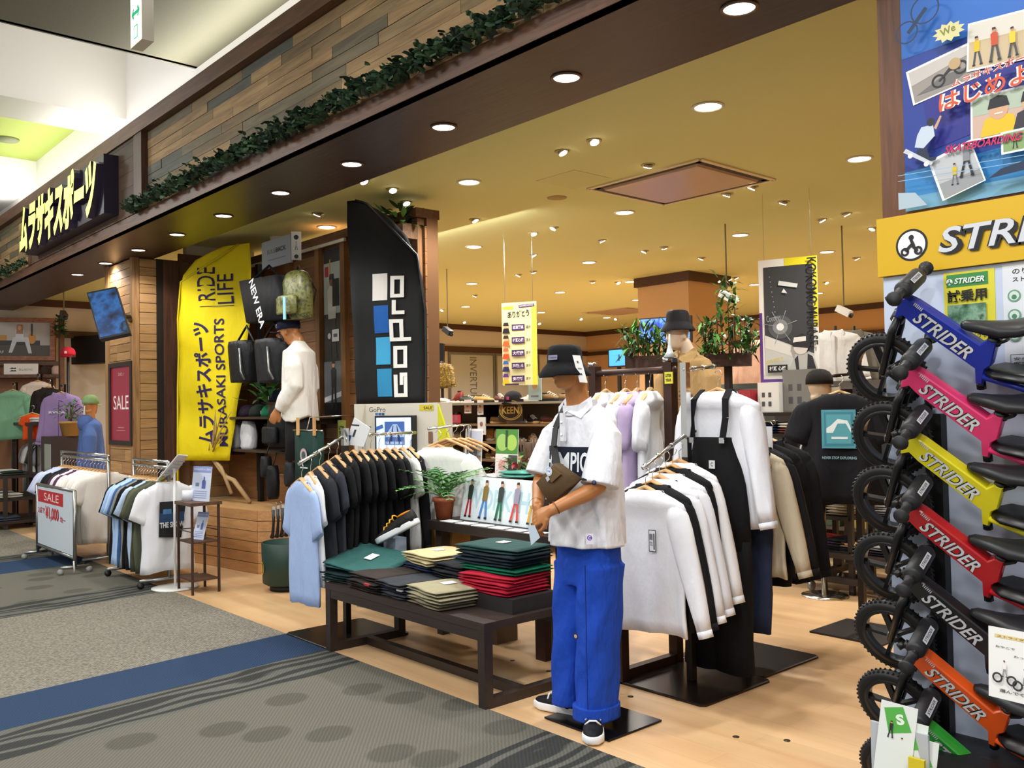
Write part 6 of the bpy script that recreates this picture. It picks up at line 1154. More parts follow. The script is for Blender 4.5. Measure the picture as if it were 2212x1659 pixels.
# New-era style tall poster between two posts
T = thing('tall_poster', 'tall narrow poster of a man with a black bag in a timber niche', 'poster', (-7.84, YP-.03, 1.46)); o = V((at(703, 700, Y=YP).x, YP-.012, 1.45)); pw_, ph_ = .37, 1.7; b = MB(); b.box(o.x, o.x+pw_, YP-.01, YP, o.z, o.z+ph_); b.build('sheet', M('1d1f22', .35), T); q = Pic(o+V((0, .0015, 0)), (1, 0, 0), (0, 0, 1)); q.rect(0, 0, pw_, ph_, '1b1d20'); q.rect(0, ph_*.62, pw_, ph_*.3, 'b9c9c4'); q.rect(pw_*.05, ph_*.84, pw_*.2, ph_*.06, 'b8323c'); q.rect(pw_*.3, ph_*.78, pw_*.06, ph_*.16, 'd8a03a'); q.person(pw_*.42, ph_*.36, ph_*.5, 'e6e4e2', '17181b', '8a5a3c', stride=.06); q.rect(pw_*.46, ph_*.66, pw_*.34, ph_*.16, '22262a'); q.rect(pw_*.12, ph_*.46, pw_*.3, ph_*.06, '0f1012'); q.rect(pw_*.42, ph_*.455, pw_*.36, ph_*.07, 'e6e6e4'); q.disc(pw_*.28, ph_*.49, .03, 'd8d8d6'); q.rect(pw_*.5, ph_*.48, pw_*.2, ph_*.02, '55585c'); q.rect(0, 0, pw_, ph_*.34, '6d7278'); q.poly([(0, ph_*.1), (pw_, ph_*.14), (pw_, ph_*.17), (0, ph_*.13)], 'e2e4e4'); q.rect(0, 0, pw_, ph_*.1, '121315'); q.person(pw_*.5, ph_*.05, ph_*.3, '2a2e33', '24272b', stride=.08); q.build('print', T)
b = MB(); p = at(738, 930, Y=YP-.06); b.box(p.x-.07, p.x+.07, p.y, p.y+.006, p.z-.08, p.z+.1); T = b.solo('price_card', 'yellow green price card beside the tall poster', 'sign', M('c6cf6a', .5)); q = Pic(p+V((-.07, -.001, -.08)), (1, 0, 0), (0, 0, 1)); q.text('LITER', .02, .09, .1, .035, '2f3a1c', .03); q.text('YEAR', .02, .04, .1, .035, '2f3a1c', .03); q.build('print', T)
# ------------------------------------------------------------------ small iron stand and cards by the walkway
ISW = wood('iron_stand_top', ['5c4232'], 'X', .5); T = thing('small_iron_stand', 'slim brown iron stand with two shelves and a wooden top', 'stand', (-7.69, 3.14, 0)); x0, x1, y0, y1 = -7.85, -7.53, 3.02, 3.27
for x in (x0, x1-.018):
    for y in (y0, y1-.018): b = MB(); b.box(x, x+.018, y, y+.018, 0, .75); b.build('leg', M('3a2418', .5), T)
b = MB(); b.box(x0-.015, x1+.015, y0-.015, y1+.015, .75, .778); b.build('tabletop', ISW, T)
for z in (.11, .43): b = MB(); b.box(x0+.01, x1-.01, y0+.01, y1-.01, z, z+.014); b.build('shelf', M('4a3020', .6), T)
b = MB()
for y in (y0+.009, y1-.009): b.tube([(x0+.01, y, .53), (x1-.01, y, .53)], .005, 5)
b.tube([(x0+.009, y0, .53), (x0+.009, y1, .53)], .005, 5); b.build('guard_rail', M('3a2418', .5), T)
def d_info(q, w, h):
    q.rect(0, 0, w, h, 'd3ddf3'); q.rect(0, h*.82, w, h*.18, '8f9fd6'); q.text('衣料品回収のご案内', w*.05, h*.88, w*.9, h*.06, 'f0f2fa'); q.rect(w*.2, h*.42, w*.2, h*.1, '7a86b0'); q.poly([(w*.55, h*.36), (w*.75, h*.36), (w*.75, h*.58), (w*.68, h*.62), (w*.68, h*.7), (w*.62, h*.7), (w*.62, h*.62), (w*.55, h*.58)], '5a6cb4')
    for k in range(4): q.rect(w*.12, h*(.27-.06*k), w*.74, h*.02, '9aa8cc')
acrylic('info_card', 'blue and white information card standing on the small iron stand', (-7.67, 3.15, .778), .25, .3, .12, d_info, 'sign', .25)
acrylic('info_card', 'second small information card on the middle shelf of the iron stand', (-7.7, 3.14, .444), .14, .24, .3, d_info, 'sign', .3)
b = MB(); b.lathe((-7.8, 3.1, .778), [(.0, 0), (.05, 0), (.05, .09), (0, .09)], 18); b.solo('card_pot', 'round white tub of cards on the small iron stand', 'pot', M('e4e8f0', .4))
T = thing('floor_sign', 'white floor sign with a sloping panel before the clothes rails', 'sign', (-7.98, 3.05, .004)); b = MB(); b.lathe((-7.98, 3.05, .004), [(0, 0), (.2, 0), (.2, .006), (.16, .012), (0, .014)], 28); b.build('round_base', M('ecece8', .3), T); b = MB(); b.tube([(-7.98, 3.05, .016), (-7.98, 3.05, 1.1)], .012, 8); b.build('post', M('e8e8e6', .3), T)
c4 = [at(338, 1040, Y=2.95), at(366, 1041, Y=3.12), at(406, 985, Y=3.12), at(385, 983, Y=2.95)]; nn = (c4[1]-c4[0]).cross(c4[3]-c4[0]).normalized(); b = MB(); b.hexa([p-nn*.01 for p in c4]+c4); b.build('panel', M('eef0f2', .35), T); u = (c4[1]-c4[0]).normalized(); v_ = (c4[3]-c4[0]).normalized(); L_ = (c4[1]-c4[0]).length; H_ = (c4[3]-c4[0]).length; q = Pic(c4[0]+nn*.002, u, v_); q.rect(L_*.1, H_*.06, L_*.25, H_*.12, 'd8d84a'); [q.rect(L_*.15, H_*(.3+.12*k), L_*.7, H_*.04, '9fb4cc') for k in range(5)]; q.build('print', T)
# ------------------------------------------------------------------ two rails of shirts by the column
def rail_rack(label, x0, x1, y, z, nm):
    T = thing('clothes_rail', label, 'clothes rail', ((x0+x1)/2, y, 0)); b = MB(); b.tube([(x0, y, z), (x1, y, z)], .016, 8); b.build('rail', CHROME, T)
    b = MB(); b.tube([(x0, y, z+.05), (x1, y, z+.05)], .014, 8); b.build('upper_rail', CHROME, T)
    for x in (x0+.02, x1-.02):
        b = MB(); b.tube([(x, y, .07), (x, y, z+.05)], .016, 8); b.build('post', STEEL, T)
        b = MB(); b.tube([(x, y-.26, .07), (x, y+.26, .07)], .016, 8); b.build('foot', STEEL, T)
        for s in (-1, 1): b = MB(); b.lathe((x, y+s*.25, .035), [(0, -.012), (.03, -.012), (.03, .012), (0, .012)], 12, (1, 0, 0)); b.build('caster', BLACK, T)
    return T
rail_rack('chrome clothes rail of assorted T-shirts beside the column', -9.02, -8.1, 3.05, 1.055, '')
HG5 = ('pale hanger on the chrome rail beside the column', 'hangers on the rail beside the column'); HG6 = ('pale hanger on the rail behind the sale panel', 'hangers on the rail behind the sale panel')
row = [('17171a', 'black'), ('a5c4ea', 'sky blue'), ('b4cdee', 'second sky blue'), ('3e5f94', 'denim blue'), ('8a8a80', 'grey'), ('16161a', 'second black'), ('1a1a1e', 'third black'), ('b8cce6', 'pale blue'), ('4a4d3c', 'olive'), ('5c5f4a', 'light olive'), ('44483a', 'dark olive printed')]
for i, (c, l) in enumerate(row): hang('tee', (-8.97+i*.073, 3.05, 1.055), PI/2+RND.uniform(-.1, .1), c, 't_shirt', '%s T-shirt on the rail beside the column, %s from left' % (l, ORD[i]), 'shirts on the rail beside the column', None, HG5, 0, (.95, 1, 1.1))
g = hang('tee', (-8.13, 3.05, 1.055), PI/2, 'e9ebf0', 't_shirt', 'white T-shirt with large black picture on its back at the end of the rail', None, None, HG5, 0, (.95, 1.2, 1.1), .3)
q = Pic((-.115, -.075, -.45), (1, 0, 0), (0, 0, 1)); q.poly([(-.01, .02), (.2, .0), (.25, .3), (.0, .3)], '1a1b1f'); q.rect(.0, .12, .23, .09, '27466a'); q.text('THE SHOW', .0, .09, .23, .045, 'e6e6e6', .03); q.rect(.03, .2, .08, .04, '4a7aa8'); q.build('back_print', g, True)
rail_rack('chrome clothes rail of mostly pale T-shirts behind the sale panel', -11.46, -9.74, 3.05, 1.065, '')
row = [('b9bfe0', 'lilac'), ('c9cfe4', 'pale lilac'), ('b4c2e0', 'pale blue'), ('1a1c1d', 'black'), ('202222', 'second black'), ('4a2c48', 'plum'), ('e4e4e2', 'white'), ('5a3550', 'dark plum'), ('e9e6e2', 'second white'), ('ece8e4', 'third white'), ('e3ddd6', 'cream'), ('e6e2dd', 'second cream'), ('ddd6cd', 'third cream'), ('efece8', 'white printed'), ('e4ddd4', 'fourth cream')]
for i, (c, l) in enumerate(row): hang('tee', (-11.38+i*.112, 3.05, 1.065), PI/2+RND.uniform(-.12, .12), c, 't_shirt', '%s T-shirt behind the sale panel, %s from the left' % (l, ORD[i]), 'shirts on the rail behind the sale panel', None, HG6, 0, (1, 1, 1))
T = thing('sale_panel', 'chrome framed white sale panel on casters with a red banner', 'sale sign', (-10.4, 2.62, 0)); x0, x1 = -10.75, -9.4
for x in (x0, x1): b = MB(); b.tube([(x, 2.62, .07), (x, 2.62, .8)], .018, 8); b.tube([(x, 2.49, .07), (x, 2.75, .07)], .014, 8); b.build('post', STEEL, T); [(lambda m: m.build('caster', M('8a8a86', .4), T))(MB().lathe((x, 2.62+s*.13, .033), [(0, -.012), (.03, -.012), (.03, .012), (0, .012)], 12, (1, 0, 0))) for s in (-1, 1)]
b = MB(); b.tube([(x0, 2.62, .8), (x1, 2.62, .8)], .016, 8); b.tube([(x0, 2.62, .15), (x1, 2.62, .15)], .016, 8); b.build('cross_rail', STEEL, T)
b = MB(); b.box(x0+.03, x1-.03, 2.615, 2.625, .17, .78); b.build('panel', M('ccd8e2', .4), T); q = Pic((x0+.03, 2.614, .17), (1, 0, 0), (0, 0, 1)); w_ = x1-x0-.06; q.rect(.02, .45, w_*.72, .13, 'b8242e'); q.text('SALE', w_*.2, .475, w_*.42, .08, 'f0d8d4', .0); q.text('2点で', .03, .33, w_*.2, .07, 'b8242e', .02); q.text('¥1,000', w_*.24, .27, w_*.38, .15, 'c02a34', .03); q.text('均一', w_*.66, .29, w_*.14, .06, 'c02a34', .02); q.build('print', T)
b = MB(); b.tube([(x1+.03, 2.6, .13), (x1+.05, 2.6, .06), (x1+.05, 2.6, -.0+.02)], .008, 6); b.build('cord_loop', M('c9c9c6', .4), T)
# ------------------------------------------------------------------ camera brand stand beside the partition
ga_, gb_ = pw(765, 872, 7.1), pw(930, 870, 6.75); u = hv(gb_-ga_); GN = u.cross(V((0, 0, 1))); L_ = (V((gb_.x, gb_.y, 0))-V((ga_.x, ga_.y, 0))).length; O = V((ga_.x, ga_.y, 0))
def gp(s, z, d=0): return O+u*s+V((0, 0, z))-GN*d
def gbox(b, s0, s1, z0, z1, d0, d1): b.hexa([gp(s0, z0, d0), gp(s1, z0, d0), gp(s1, z0, d1), gp(s0, z0, d1), gp(s0, z1, d0), gp(s1, z1, d0), gp(s1, z1, d1), gp(s0, z1, d1)])
T = thing('camera_stand', 'white shop stand with a monitor, lit shelf and small camera boxes', 'display stand', O+u*(L_/2)); WHT = M('cfcabc', .45)
b = MB(); gbox(b, 0, L_, .0, .82, 0, .3); b.build('cabinet', M('8b857a', .5), T); b = MB(); gbox(b, 0, L_, .82, 1.59, .24, .3); gbox(b, 0, .03, .82, 1.59, 0, .24); b.build('back_panel', WHT, T)
b = MB(); gbox(b, .0, L_, 1.2, 1.59, .1, .24); b.build('header_panel', WHT, T); b = MB(); gbox(b, .13, L_-.12, 1.165, 1.19, -.02, .24); b.build('shelf', M('e6e9f2', .4), T); b = MB(); gbox(b, .14, L_-.13, 1.155, 1.164, .0, .2); b.build('shelf_light', M('dfe8ff', .5, 0, 3), T)
lamp('shelf_lamp', 'AREA', tuple(gp(L_/2, 1.15, .08)), 2.0, (.9, .95, 1), .4, tuple(gp(L_/2, .8, .02)), sy=.08)
q = Pic(gp(0, 1.2, .0994), u, (0, 0, 1)); q.text('GoPro', .07, .325, .16, .04, '4a4a48', .0); [q.rect(.13+.032*k, .3, .026, .018, c) for k, c in enumerate(('2f6fa8', '2a5a98', '1f4a88'))]; q.rect(L_-.17, .33, .13, .045, 'c9b82c'); q.text('SALE', L_-.13, .34, .08, .022, '3a3510', .02); q.rect(.06, .2, .03, .012, '77736a'); q.rect(.06, .14, .03, .012, '77736a'); q.rect(L_-.09, .08, .04, .09, '7a5a44'); q.build('print', T)
T2 = thing('monitor', 'black framed monitor showing a railway picture on the white stand', 'monitor', gp(.34, 1.2, .05)); b = MB(); gbox(b, .17, .53, 1.215, 1.495, .04, .095); b.build('case', M('101114', .35), T2); q = Pic(gp(.185, 1.23, .0394), u, (0, 0, 1)); q.rect(0, 0, .33, .25, M('aecbff', .4, 0, .9, 'lit_display')); DK = M('3a5a9a', .4, 0, .35, 'lit_display_dark'); q.rect(.08, .04, .19, .18, DK); q.poly([(.08, .1), (.27, .1), (.2, .2), (.16, .2)], M('8fa4c8', .4, 0, .4, 'lit_display_mid')); q.poly([(.12, .05), (.16, .19), (.165, .19), (.15, .05)], M('22365f', .4)); q.poly([(.24, .05), (.2, .19), (.195, .19), (.21, .05)], M('22365f', .4)); [q.rect(.09+.045*k, .045, .035, .02, M('8fa4c8', .4, 0, .4, 'lit_display_mid')) for k in range(4)]; q.rect(.005, .15, .07, .03, DK, .3); q.build('display', T2)
for k in range(7):
    s = .16+k*.062; x = thing('camera_box', 'small dark camera box on the lit shelf stand, %s from the left' % ORD[k], 'box', gp(s+.027, .82, .1), 0, 'camera boxes on the stand'); b = MB(); gbox(b, s, s+.054, .82, 1.02+.02*(k % 3), .06, .16); b.build('box_body', M(('1f2836', '2b2f38', '6b2f2a')[k % 3], .4), x); q = Pic(gp(s, .82, .0594), u, (0, 0, 1)); q.rect(.008, .09, .038, .05, ('c8ccd2', '8f6a5a', 'a8b4c0')[k % 3]); q.disc(.027, .115, .014, '16181c', 12); q.rect(.008, .02, .038, .012, 'b8bcc4'); q.build('print', x)
T2 = thing('side_panel', 'bright yellow triangular panel at the right side of the white stand', 'panel', gp(L_+.05, .9)); b = MB(); b.prism([(0, 0), (.0, .52), (.12, .2)], gp(L_+.01, 1.06, .1), u, (0, 0, 1), .02); b.build('panel', M('c3c516', .5), T2)
# leaflet card clipped above the left stand
c4 = [at(745, 960, Y=3.3), at(785, 965, Y=3.3), at(800, 925, Y=3.3), at(765, 902, Y=3.3)]; T = thing('clip_card', 'tilted white card with blue and black squares clipped to the left stand', 'sign', c4[0]); b = MB(); b.hexa([p+V((0, .004, 0)) for p in c4]+c4); b.build('card', M('e8ebee', .4), T); uu_ = (c4[1]-c4[0]).normalized(); vv_ = (c4[3]-c4[0]).normalized(); q = Pic(c4[0]+V((0, -.0006, 0)), uu_, vv_); q.rect(.02, .03, .03, .05, '2a56a0'); q.rect(.06, .07, .025, .06, '22252c'); q.rect(.0, .16, .1, .012, '3a3d44'); q.build('print', T)
# ------------------------------------------------------------------ printed white T-shirt and hangers behind the fern
p = at(957, 955, Y=3.98); T = thing('garment_stand', 'small chrome stand behind the fern with a printed white T-shirt', 'clothes stand', (p.x, 4.2, 0)); b = MB(); b.tube([(p.x, 4.22, 0), (p.x, 4.22, p.z+.12), (p.x, 3.85, p.z+.1)], .014, 8); b.box(p.x-.2, p.x+.2, 4.05, 4.4, 0, .012); b.build('frame', CHROME, T)
g = hang('tee', (p.x+.02, 3.92, p.z+.09), .62, 'e8e9e6', 't_shirt', 'white T-shirt with green print on the stand behind the fern', None, None, ('wooden hanger of the printed white T-shirt', None), 0, (1.05, 1.3, 1.05), .3); q = Pic((-.2, -.068, -.24), (1, 0, 0), (0, 0, 1)); q.ring(.08, .1, .05, .035, '3f9a4a'); q.ring(.2, .06, .045, .032, '58b062'); q.text('green', .05, .0, .22, .06, '6fbf74', .02, .1); q.build('chest_print', g, True)
for k in range(4): copy_tree(P_HG, (p.x+.03+.02*k, 3.99+.05*k, p.z+.0), .6+.1*k, 'bare wooden hanger, %s behind the printed white T-shirt' % ORD[k], 'bare hangers behind the fern')
# large sample shoe on a clear block
p = at(862, 1146, Y=3.42); q_ = at(842, 1168, Y=3.44); shoe('sample_shoe', 'black sample skate shoe with yellow laces and lining, tilted on a clear block', (p.x, 3.42, p.z-.02), rad(205), '232322', 'e6e9ee', None, 1.25, 'f0b428', (0, rad(26)), lin_='e08a1c')
b = MB(); cx_ = at(843, 1150, Y=3.46).x; zt = at(843, 1160, Y=3.46).z; b.box(cx_-.09, cx_+.09, 3.44, 3.53, .445, zt); GLS = M('aebfd2', .12); b.solo('clear_block', 'pale blue clear block under the sample shoe', 'block', GLS)
for i, (px, py, c, l) in enumerate(((985, 1160, 'b98a4a', 'brown carton under the black bench, left one'), (925, 1165, 'c9c2b4', 'pale carton under the black bench behind the beige trousers'), (1075, 1175, '6a5844', 'dark carton under the black bench, right one'))): p = at(px, py, Y=3.95); b = MB(); b.box(p.x-.13, p.x+.13, 3.82, 4.0, .37, p.z+.06); b.box(p.x-.13, p.x+.13, 3.82, 4.0, .0, .36); b.solo('carton', l, 'box', M(c, .7))
# ------------------------------------------------------------------ shoe wall
SX0, SX1, SY = -9.75, -6.2, 6.55; SHB = wood('shoe_shelf', ['7a6248'], 'X', .45, .4); T = thing('shoe_display', 'long dark shelving unit full of shoes in the middle of the shop', 'shelving', ((SX0+SX1)/2, SY+.2, 0))
b = MB(); b.box(SX0, SX1, SY+.3, SY+.36, 0, 1.58); b.build('back_panel', M('8a7c68', .6), T)
LV = (1.6, 1.36, 1.16, .96, .74, .5, .26)
for z in LV: b = MB(); b.box(SX0, SX1, SY-.02 if z < 1.5 else SY-.06, SY+.36, z-.025, z); b.build('shelf', SHB if z < 1.5 else M('8a8272', .35), T)
for x in (SX0, (SX0+SX1)/2, SX1): b = MB(); b.box(x-.02, x+.02, SY-.0, SY+.36, 0, 1.58); b.build('upright', IRON, T)
rg = random.Random(21); UP = ['6a4a30', '3a2c22', 'd8cfc0', '8a6a40', '26262a', 'b98a4a', '4a3f34', '5d2f22', 'c9b28a', '3d4438', '7a2c24']
for li, z in enumerate(LV[:5]):
    n = 13; 
    for i in range(n):
        x = SX0+.14+i*(SX1-SX0-.28)/(n-1)+rg.uniform(-.02, .02)
        if li == 1 and .35 < i/n < .52: continue
        shoe('shoe', '%s shoe on the %s shelf of the shoe unit, %s from the left' % (rg.choice(('single', 'sample', 'display')), ('top', 'second', 'third', 'fourth', 'fifth')[li], ORD[i]), (x, SY+.1, z+.001), rg.uniform(-.5, .5)+(PI if rg.random() < .3 else 0), rg.choice(UP), rg.choice(('e8e0d0', '3a2f28', 'd8c8a8', '1c1c1e', 'c8a060')), 'shoes on the shoe unit', rg.uniform(.9, 1.05), 'e6ddcc' if rg.random() < .6 else None, boot=rg.random() < .3)
def d_keen(q, w, h): q.rect(0, 0, w, h, '1d1a16'); q.b.cur = 0; [q.disc(w/2, h/2, w*.48*k, c, 24, h*.46*k) for k, c in ((1, 'a8873e'), (.92, '1d1a16'), (.86, 'a8873e'), (.8, '1d1a16'))]; q.text('KEEN', w*.16, h*.34, w*.68, h*.32, 'b8974a', .02)
p = at(1103, 886, Y=SY-.03); sign_box('round_sign', 'dark sign with a gold oval and lettering on the shoe unit', p+V((-.2, 0, 0)), p+V((.2, 0, 0)), p.z-.12, p.z+.12, .012, '1d1a16', d_keen)
for px, py, w_, h_, c, l in ((1040, 920, .14, .2, 'dfe3e2', 'white price card standing on the shoe unit'), (1010, 878, .12, .16, 'e2cfc8', 'pink and white picture card on the shoe unit, left one'), (1037, 880, .1, .17, 'd8cdc0', 'pale picture card on the shoe unit, right one'), (1155, 838, .2, .26, 'a8c0c4', 'pale teal picture panel on top of the shoe unit'), (985, 905, .16, .1, 'c23a50', 'pink red box on the shoe unit')):
    p = at(px, py, Y=SY-.02)
    def d_any(q, w, h, c=c): q.rect(.008, .008, w-.016, h-.016, c); q.disc(w*.5, h*.6, w*.2, '8f6a6e' if c != 'a8c0c4' else 'c98a6a'); q.rect(w*.2, h*.12, w*.6, h*.08, '77777a')
    sign_box('picture_card', l, p+V((-w_/2, 0, 0)), p+V((w_/2, 0, 0)), p.z-h_/2, p.z+h_/2, .01, c, d_any)
g = copy_tree(P_JK[0], (0, 0, 0), .2, 'p', None, {K1.name: pic_mat('leaf_pattern', ['20221c', 'b98a2a', '2a3026', '8a6a20', '14150f'], 22)}, (.62, .7, .42)); tag(g, 'patterned yellow and black jacket on a small form on top of the shoe unit', 'jacket'); g.location = at(955, 785, Y=6.8); g.name = 'child_jacket'
g = copy_tree(P_JK[0], at(915, 778, Y=6.9), .2, 'dark jacket half hidden by the black flag on top of the shoe unit', None, {K1.name: cloth('1a1b20')}, (.7, .7, .5)); b = MB(); [b.tube([(x_, 6.83, 1.6), (x_, 6.83, 2.0)], .02, 8) for x_ in (g.location.x,)]; b.solo('form_post', 'post of the small form with the dark jacket', 'stand', IRON); pz = at(955, 785, Y=6.8); b = MB(); b.tube([(pz.x, 6.8, 1.6), (pz.x, 6.8, pz.z+.03)], .02, 8); b.solo('form_post', 'post of the small form with the patterned jacket', 'stand', IRON)
T = thing('cap', 'black cap with pink emblem on top of the shoe unit', 'cap', at(1108, 848, Y=6.6)); cap_parts(T, V((at(1108, 848, Y=6.6).x, 6.6, 1.602)), (.3, -1, 0), cloth('1c1a20', .8), None, 'c23a70')
b = MB(); p = at(938, 760, X=XL+.7); x = at(935, 760, Y=9.9).x; b.hexa([pw(921, 738, 12.6), pw(958, 742, 12.4), pw(958, 742, 12.4)+V((-.1, .1, 0)), pw(921, 738, 12.6)+V((-.1, .1, 0)), pw(921, 786, 12.6), pw(958, 788, 12.4), pw(958, 788, 12.4)+V((-.1, .1, 0)), pw(921, 786, 12.6)+V((-.1, .1, 0))]); T = b.solo('wall_screen', 'switched off black screen hanging near the frosted window', 'screen', M('0e0f11', .25)); b = MB(); p = pw(940, 742, 12.55); b.tube([p, (p.x, p.y, ZC)], .02, 8); b.build('ceiling_bracket', IRON, T)
# ------------------------------------------------------------------ hanging banners
def banner(name, label, a, b_, z0, z1, draw, col):
    u = hv(b_-a); L_ = (V((b_.x, b_.y, 0))-V((a.x, a.y, 0))).length; T = thing(name, label, 'banner', ((a.x+b_.x)/2, (a.y+b_.y)/2, z0)); o = V((a.x, a.y, z0)); nn = u.cross(V((0, 0, 1))); b = MB(); b.prism([(0, 0), (L_, 0), (L_, z1-z0), (0, z1-z0)], o, u, (0, 0, 1), -.006); b.build('sheet', M(col, .5), T); q = Pic(o+nn*.0008, u, (0, 0, 1), .001); draw(q, L_, z1-z0); q.build('print', T)
    for s in (.1, .9): b = MB(); p = o+u*(L_*s)+V((0, 0, z1-z0)); b.tube([p, (p.x, p.y, ZC)], .003, 4); b.build('hanging_wire', CHROME, T)
def d_thx(q, w, h):
    q.rect(0, 0, w, h, 'e9e2a8'); q.rect(w*.86, 0, w*.14, h*.95, 'e6d84a'); q.rect(w*.04, h*.92, w*.3, h*.035, 'd8c22a'); q.rect(w*.5, h*.93, w*.45, h*.035, '4a2f52', .05); q.text('SNOWBOARDING', w*.52, h*.94, w*.4, h*.02, 'e8dff0', .01, .05); q.text('ありがとう', w*.18, h*.81, w*.62, h*.085, '1f1a1c', .02, .06)
    nm = ('岩渕麗楽', '村瀬心椛', '大塚健', '戸塚優斗', '鬼塚雅')
    for k in range(5):
        y = h*(.66-.155*k); q.rect(w*.29, y, w*.37, h*.075, '4a2f5c'); q.text(nm[k], w*.32, y+h*.015, w*.31, h*.045, 'efe8f2', .02); q.text('選手', w*.7, y+h*.02, w*.14, h*.035, '2a2428', .01); c = ('2a2428', '3a2a24', 'c8663a', '3a6ab0', '5a3f8a')[k]; q.disc(w*.13, y+h*.06, w*.075, 'd8a884', 14); q.poly([(w*.04, y+h*.06), (w*.21, y+h*.06), (w*.19, y+h*.1), (w*.07, y+h*.1)], c); q.poly([(w*.02, y-h*.03), (w*.24, y-h*.03), (w*.2, y+h*.03), (w*.06, y+h*.03)], ('1f1c22', 'e0662a', 'd8542a', '2b2f5a', 'd8c22a')[k])
    q.rect(w*.1, 0, w*.4, h*.02, '4a2f52')
banner('hanging_banner', 'tall cream banner with hiragana title and five athlete rows hanging over the shoe unit', pw(1085, 745, 9.6), pw(1160, 740, 9.45), pw(1120, 832, 9.5).z, pw(1120, 652, 9.5).z, d_thx, 'e9e2a8')
def d_snow(q, w, h):
    q.rect(0, 0, w, h, 'efece4'); q.rect(w*.0, 0, w*.05, h*.58, '5a2f86'); q.rect(0, 0, w*.62, h*.05, '5a2f86'); q.rect(w*.45, h*.93, w*.55, h*.07, 'e6d81e'); q.rect(w*.93, h*.45, w*.07, h*.5, 'e6d81e'); q.rect(w*.09, h*.08, w*.83, h*.86, '3a3b3d'); q.poly([(w*.09, h*.08), (w*.92, h*.08), (w*.92, h*.24), (w*.09, h*.4)], 'c9c9c2'); q.poly([(w*.09, h*.3), (w*.92, h*.16), (w*.92, h*.22), (w*.09, h*.4)], 'dcdad2')
    for r_, c in ((.16, '55575a'), (.1, '8a8c8e'), (.05, 'f4f4f0')): q.disc(w*.36, h*.46, r_*w*1.3, c, 20)
    [q.poly([(w*.36, h*.46), (w*.36+w*.3*math.cos(a), h*.46+w*.3*math.sin(a)), (w*.36+w*.3*math.cos(a+.04), h*.46+w*.3*math.sin(a+.04))], 'a9abad') for a in (.3, 1.2, 2.0, 2.9, 4.4, 5.3)]
    q.poly([(w*.34, h*.79), (w*.66, h*.76), (w*.68, h*.79), (w*.36, h*.825)], 'd5d5d2'); q.poly([(w*.4, h*.73), (w*.5, h*.72), (w*.44, h*.76)], 'e2e2df'); [q.disc(w*(.2+.012*k), h*(.86-.04*k), w*.008, 'c9c9c6', 8) for k in range(9)]; q.text('Cocomo', w*.14, h*.5, w*.24, h*.05, 'a8aaac', .0, .1)
    q.text('KOKOMO MURASE', w*.84, h*.985, h*.68, w*.16, '1b1b1b', .015, -PI/2)
    q.poly([(w*.48, h*.02), (w*1.0, h*.02), (w*1.0, h*.1), (w*.93, h*.2), (w*.82, h*.25), (w*.62, h*.24), (w*.52, h*.14)], 'b9b7b0'); q.poly([(w*.8, h*.05), (w*.98, h*.08), (w*.9, h*.22), (w*.82, h*.24)], '26262a'); q.poly([(w*.6, h*.2), (w*.64, h*.08), (w*.68, h*.08), (w*.66, h*.23)], '2a2a2e'); q.disc(w*.71, h*.29, w*.12, 'd8cfc6', 18, h*.055); q.poly([(w*.57, h*.3), (w*.86, h*.28), (w*.86, h*.36), (w*.74, h*.4), (w*.6, h*.37)], '202024'); q.poly([(w*.58, h*.33), (w*.8, h*.34), (w*.8, h*.375), (w*.6, h*.37)], 'e4e2da'); q.rect(w*.14, h*.1, w*.34, h*.06, '161618'); q.text('村瀬 心椛', w*.17, h*.115, w*.28, h*.035, 'efefec', .02); q.text('LOVE RIDE IT', w*.12, h*.17, w*.3, h*.025, 'c9b81e', .02, .2)
banner('hanging_banner', 'tall black, white and yellow snowboard banner hanging on the right', pw(1641, 700, 8.0), pw(1768, 695, 7.75), pw(1700, 832, 7.9).z, pw(1700, 558, 7.9).z, d_snow, 'efece4')
# ------------------------------------------------------------------ centre column: screen and planters
a_, b_ = pw(1381, 710, 11.3), pw(1492, 705, 10.95); T = thing('column_screen', 'large screen with blue scenes on the centre column', 'screen', (a_+b_)/2); u = hv(b_-a_); nn = u.cross(V((0, 0, 1))); zb, zt = pw(1436, 742, 11.1).z, pw(1436, 684, 11.1).z; L_ = (b_-a_).length
b = MB(); b.prism([(0, 0), (L_, 0), (L_, zt-zb), (0, zt-zb)], V((a_.x, a_.y, zb)), u, (0, 0, 1), -.07); b.build('screen_case', M('111216', .4), T); b = MB(); o = V((a_.x, a_.y, zb))+nn*.002+u*.015+V((0, 0, .015)); b.prism([(0, 0), (L_-.03, 0), (L_-.03, zt-zb-.03), (0, zt-zb-.03)], o, u, (0, 0, 1), .001); b.build('display', pic_mat('blue_scene', ['0a1030', '1a2fa8', '2f62d8', '6fa0e8', '141a4a', '4a7ac8'], 9, .8), T); b = MB(); b.tube([(a_+b_)/2-nn*.07+V((0, 0, .0)), (COLX[0]+.4, COLY[0], (zb+zt)/2)], .03, 8); b.build('bracket_arm', IRON, T)
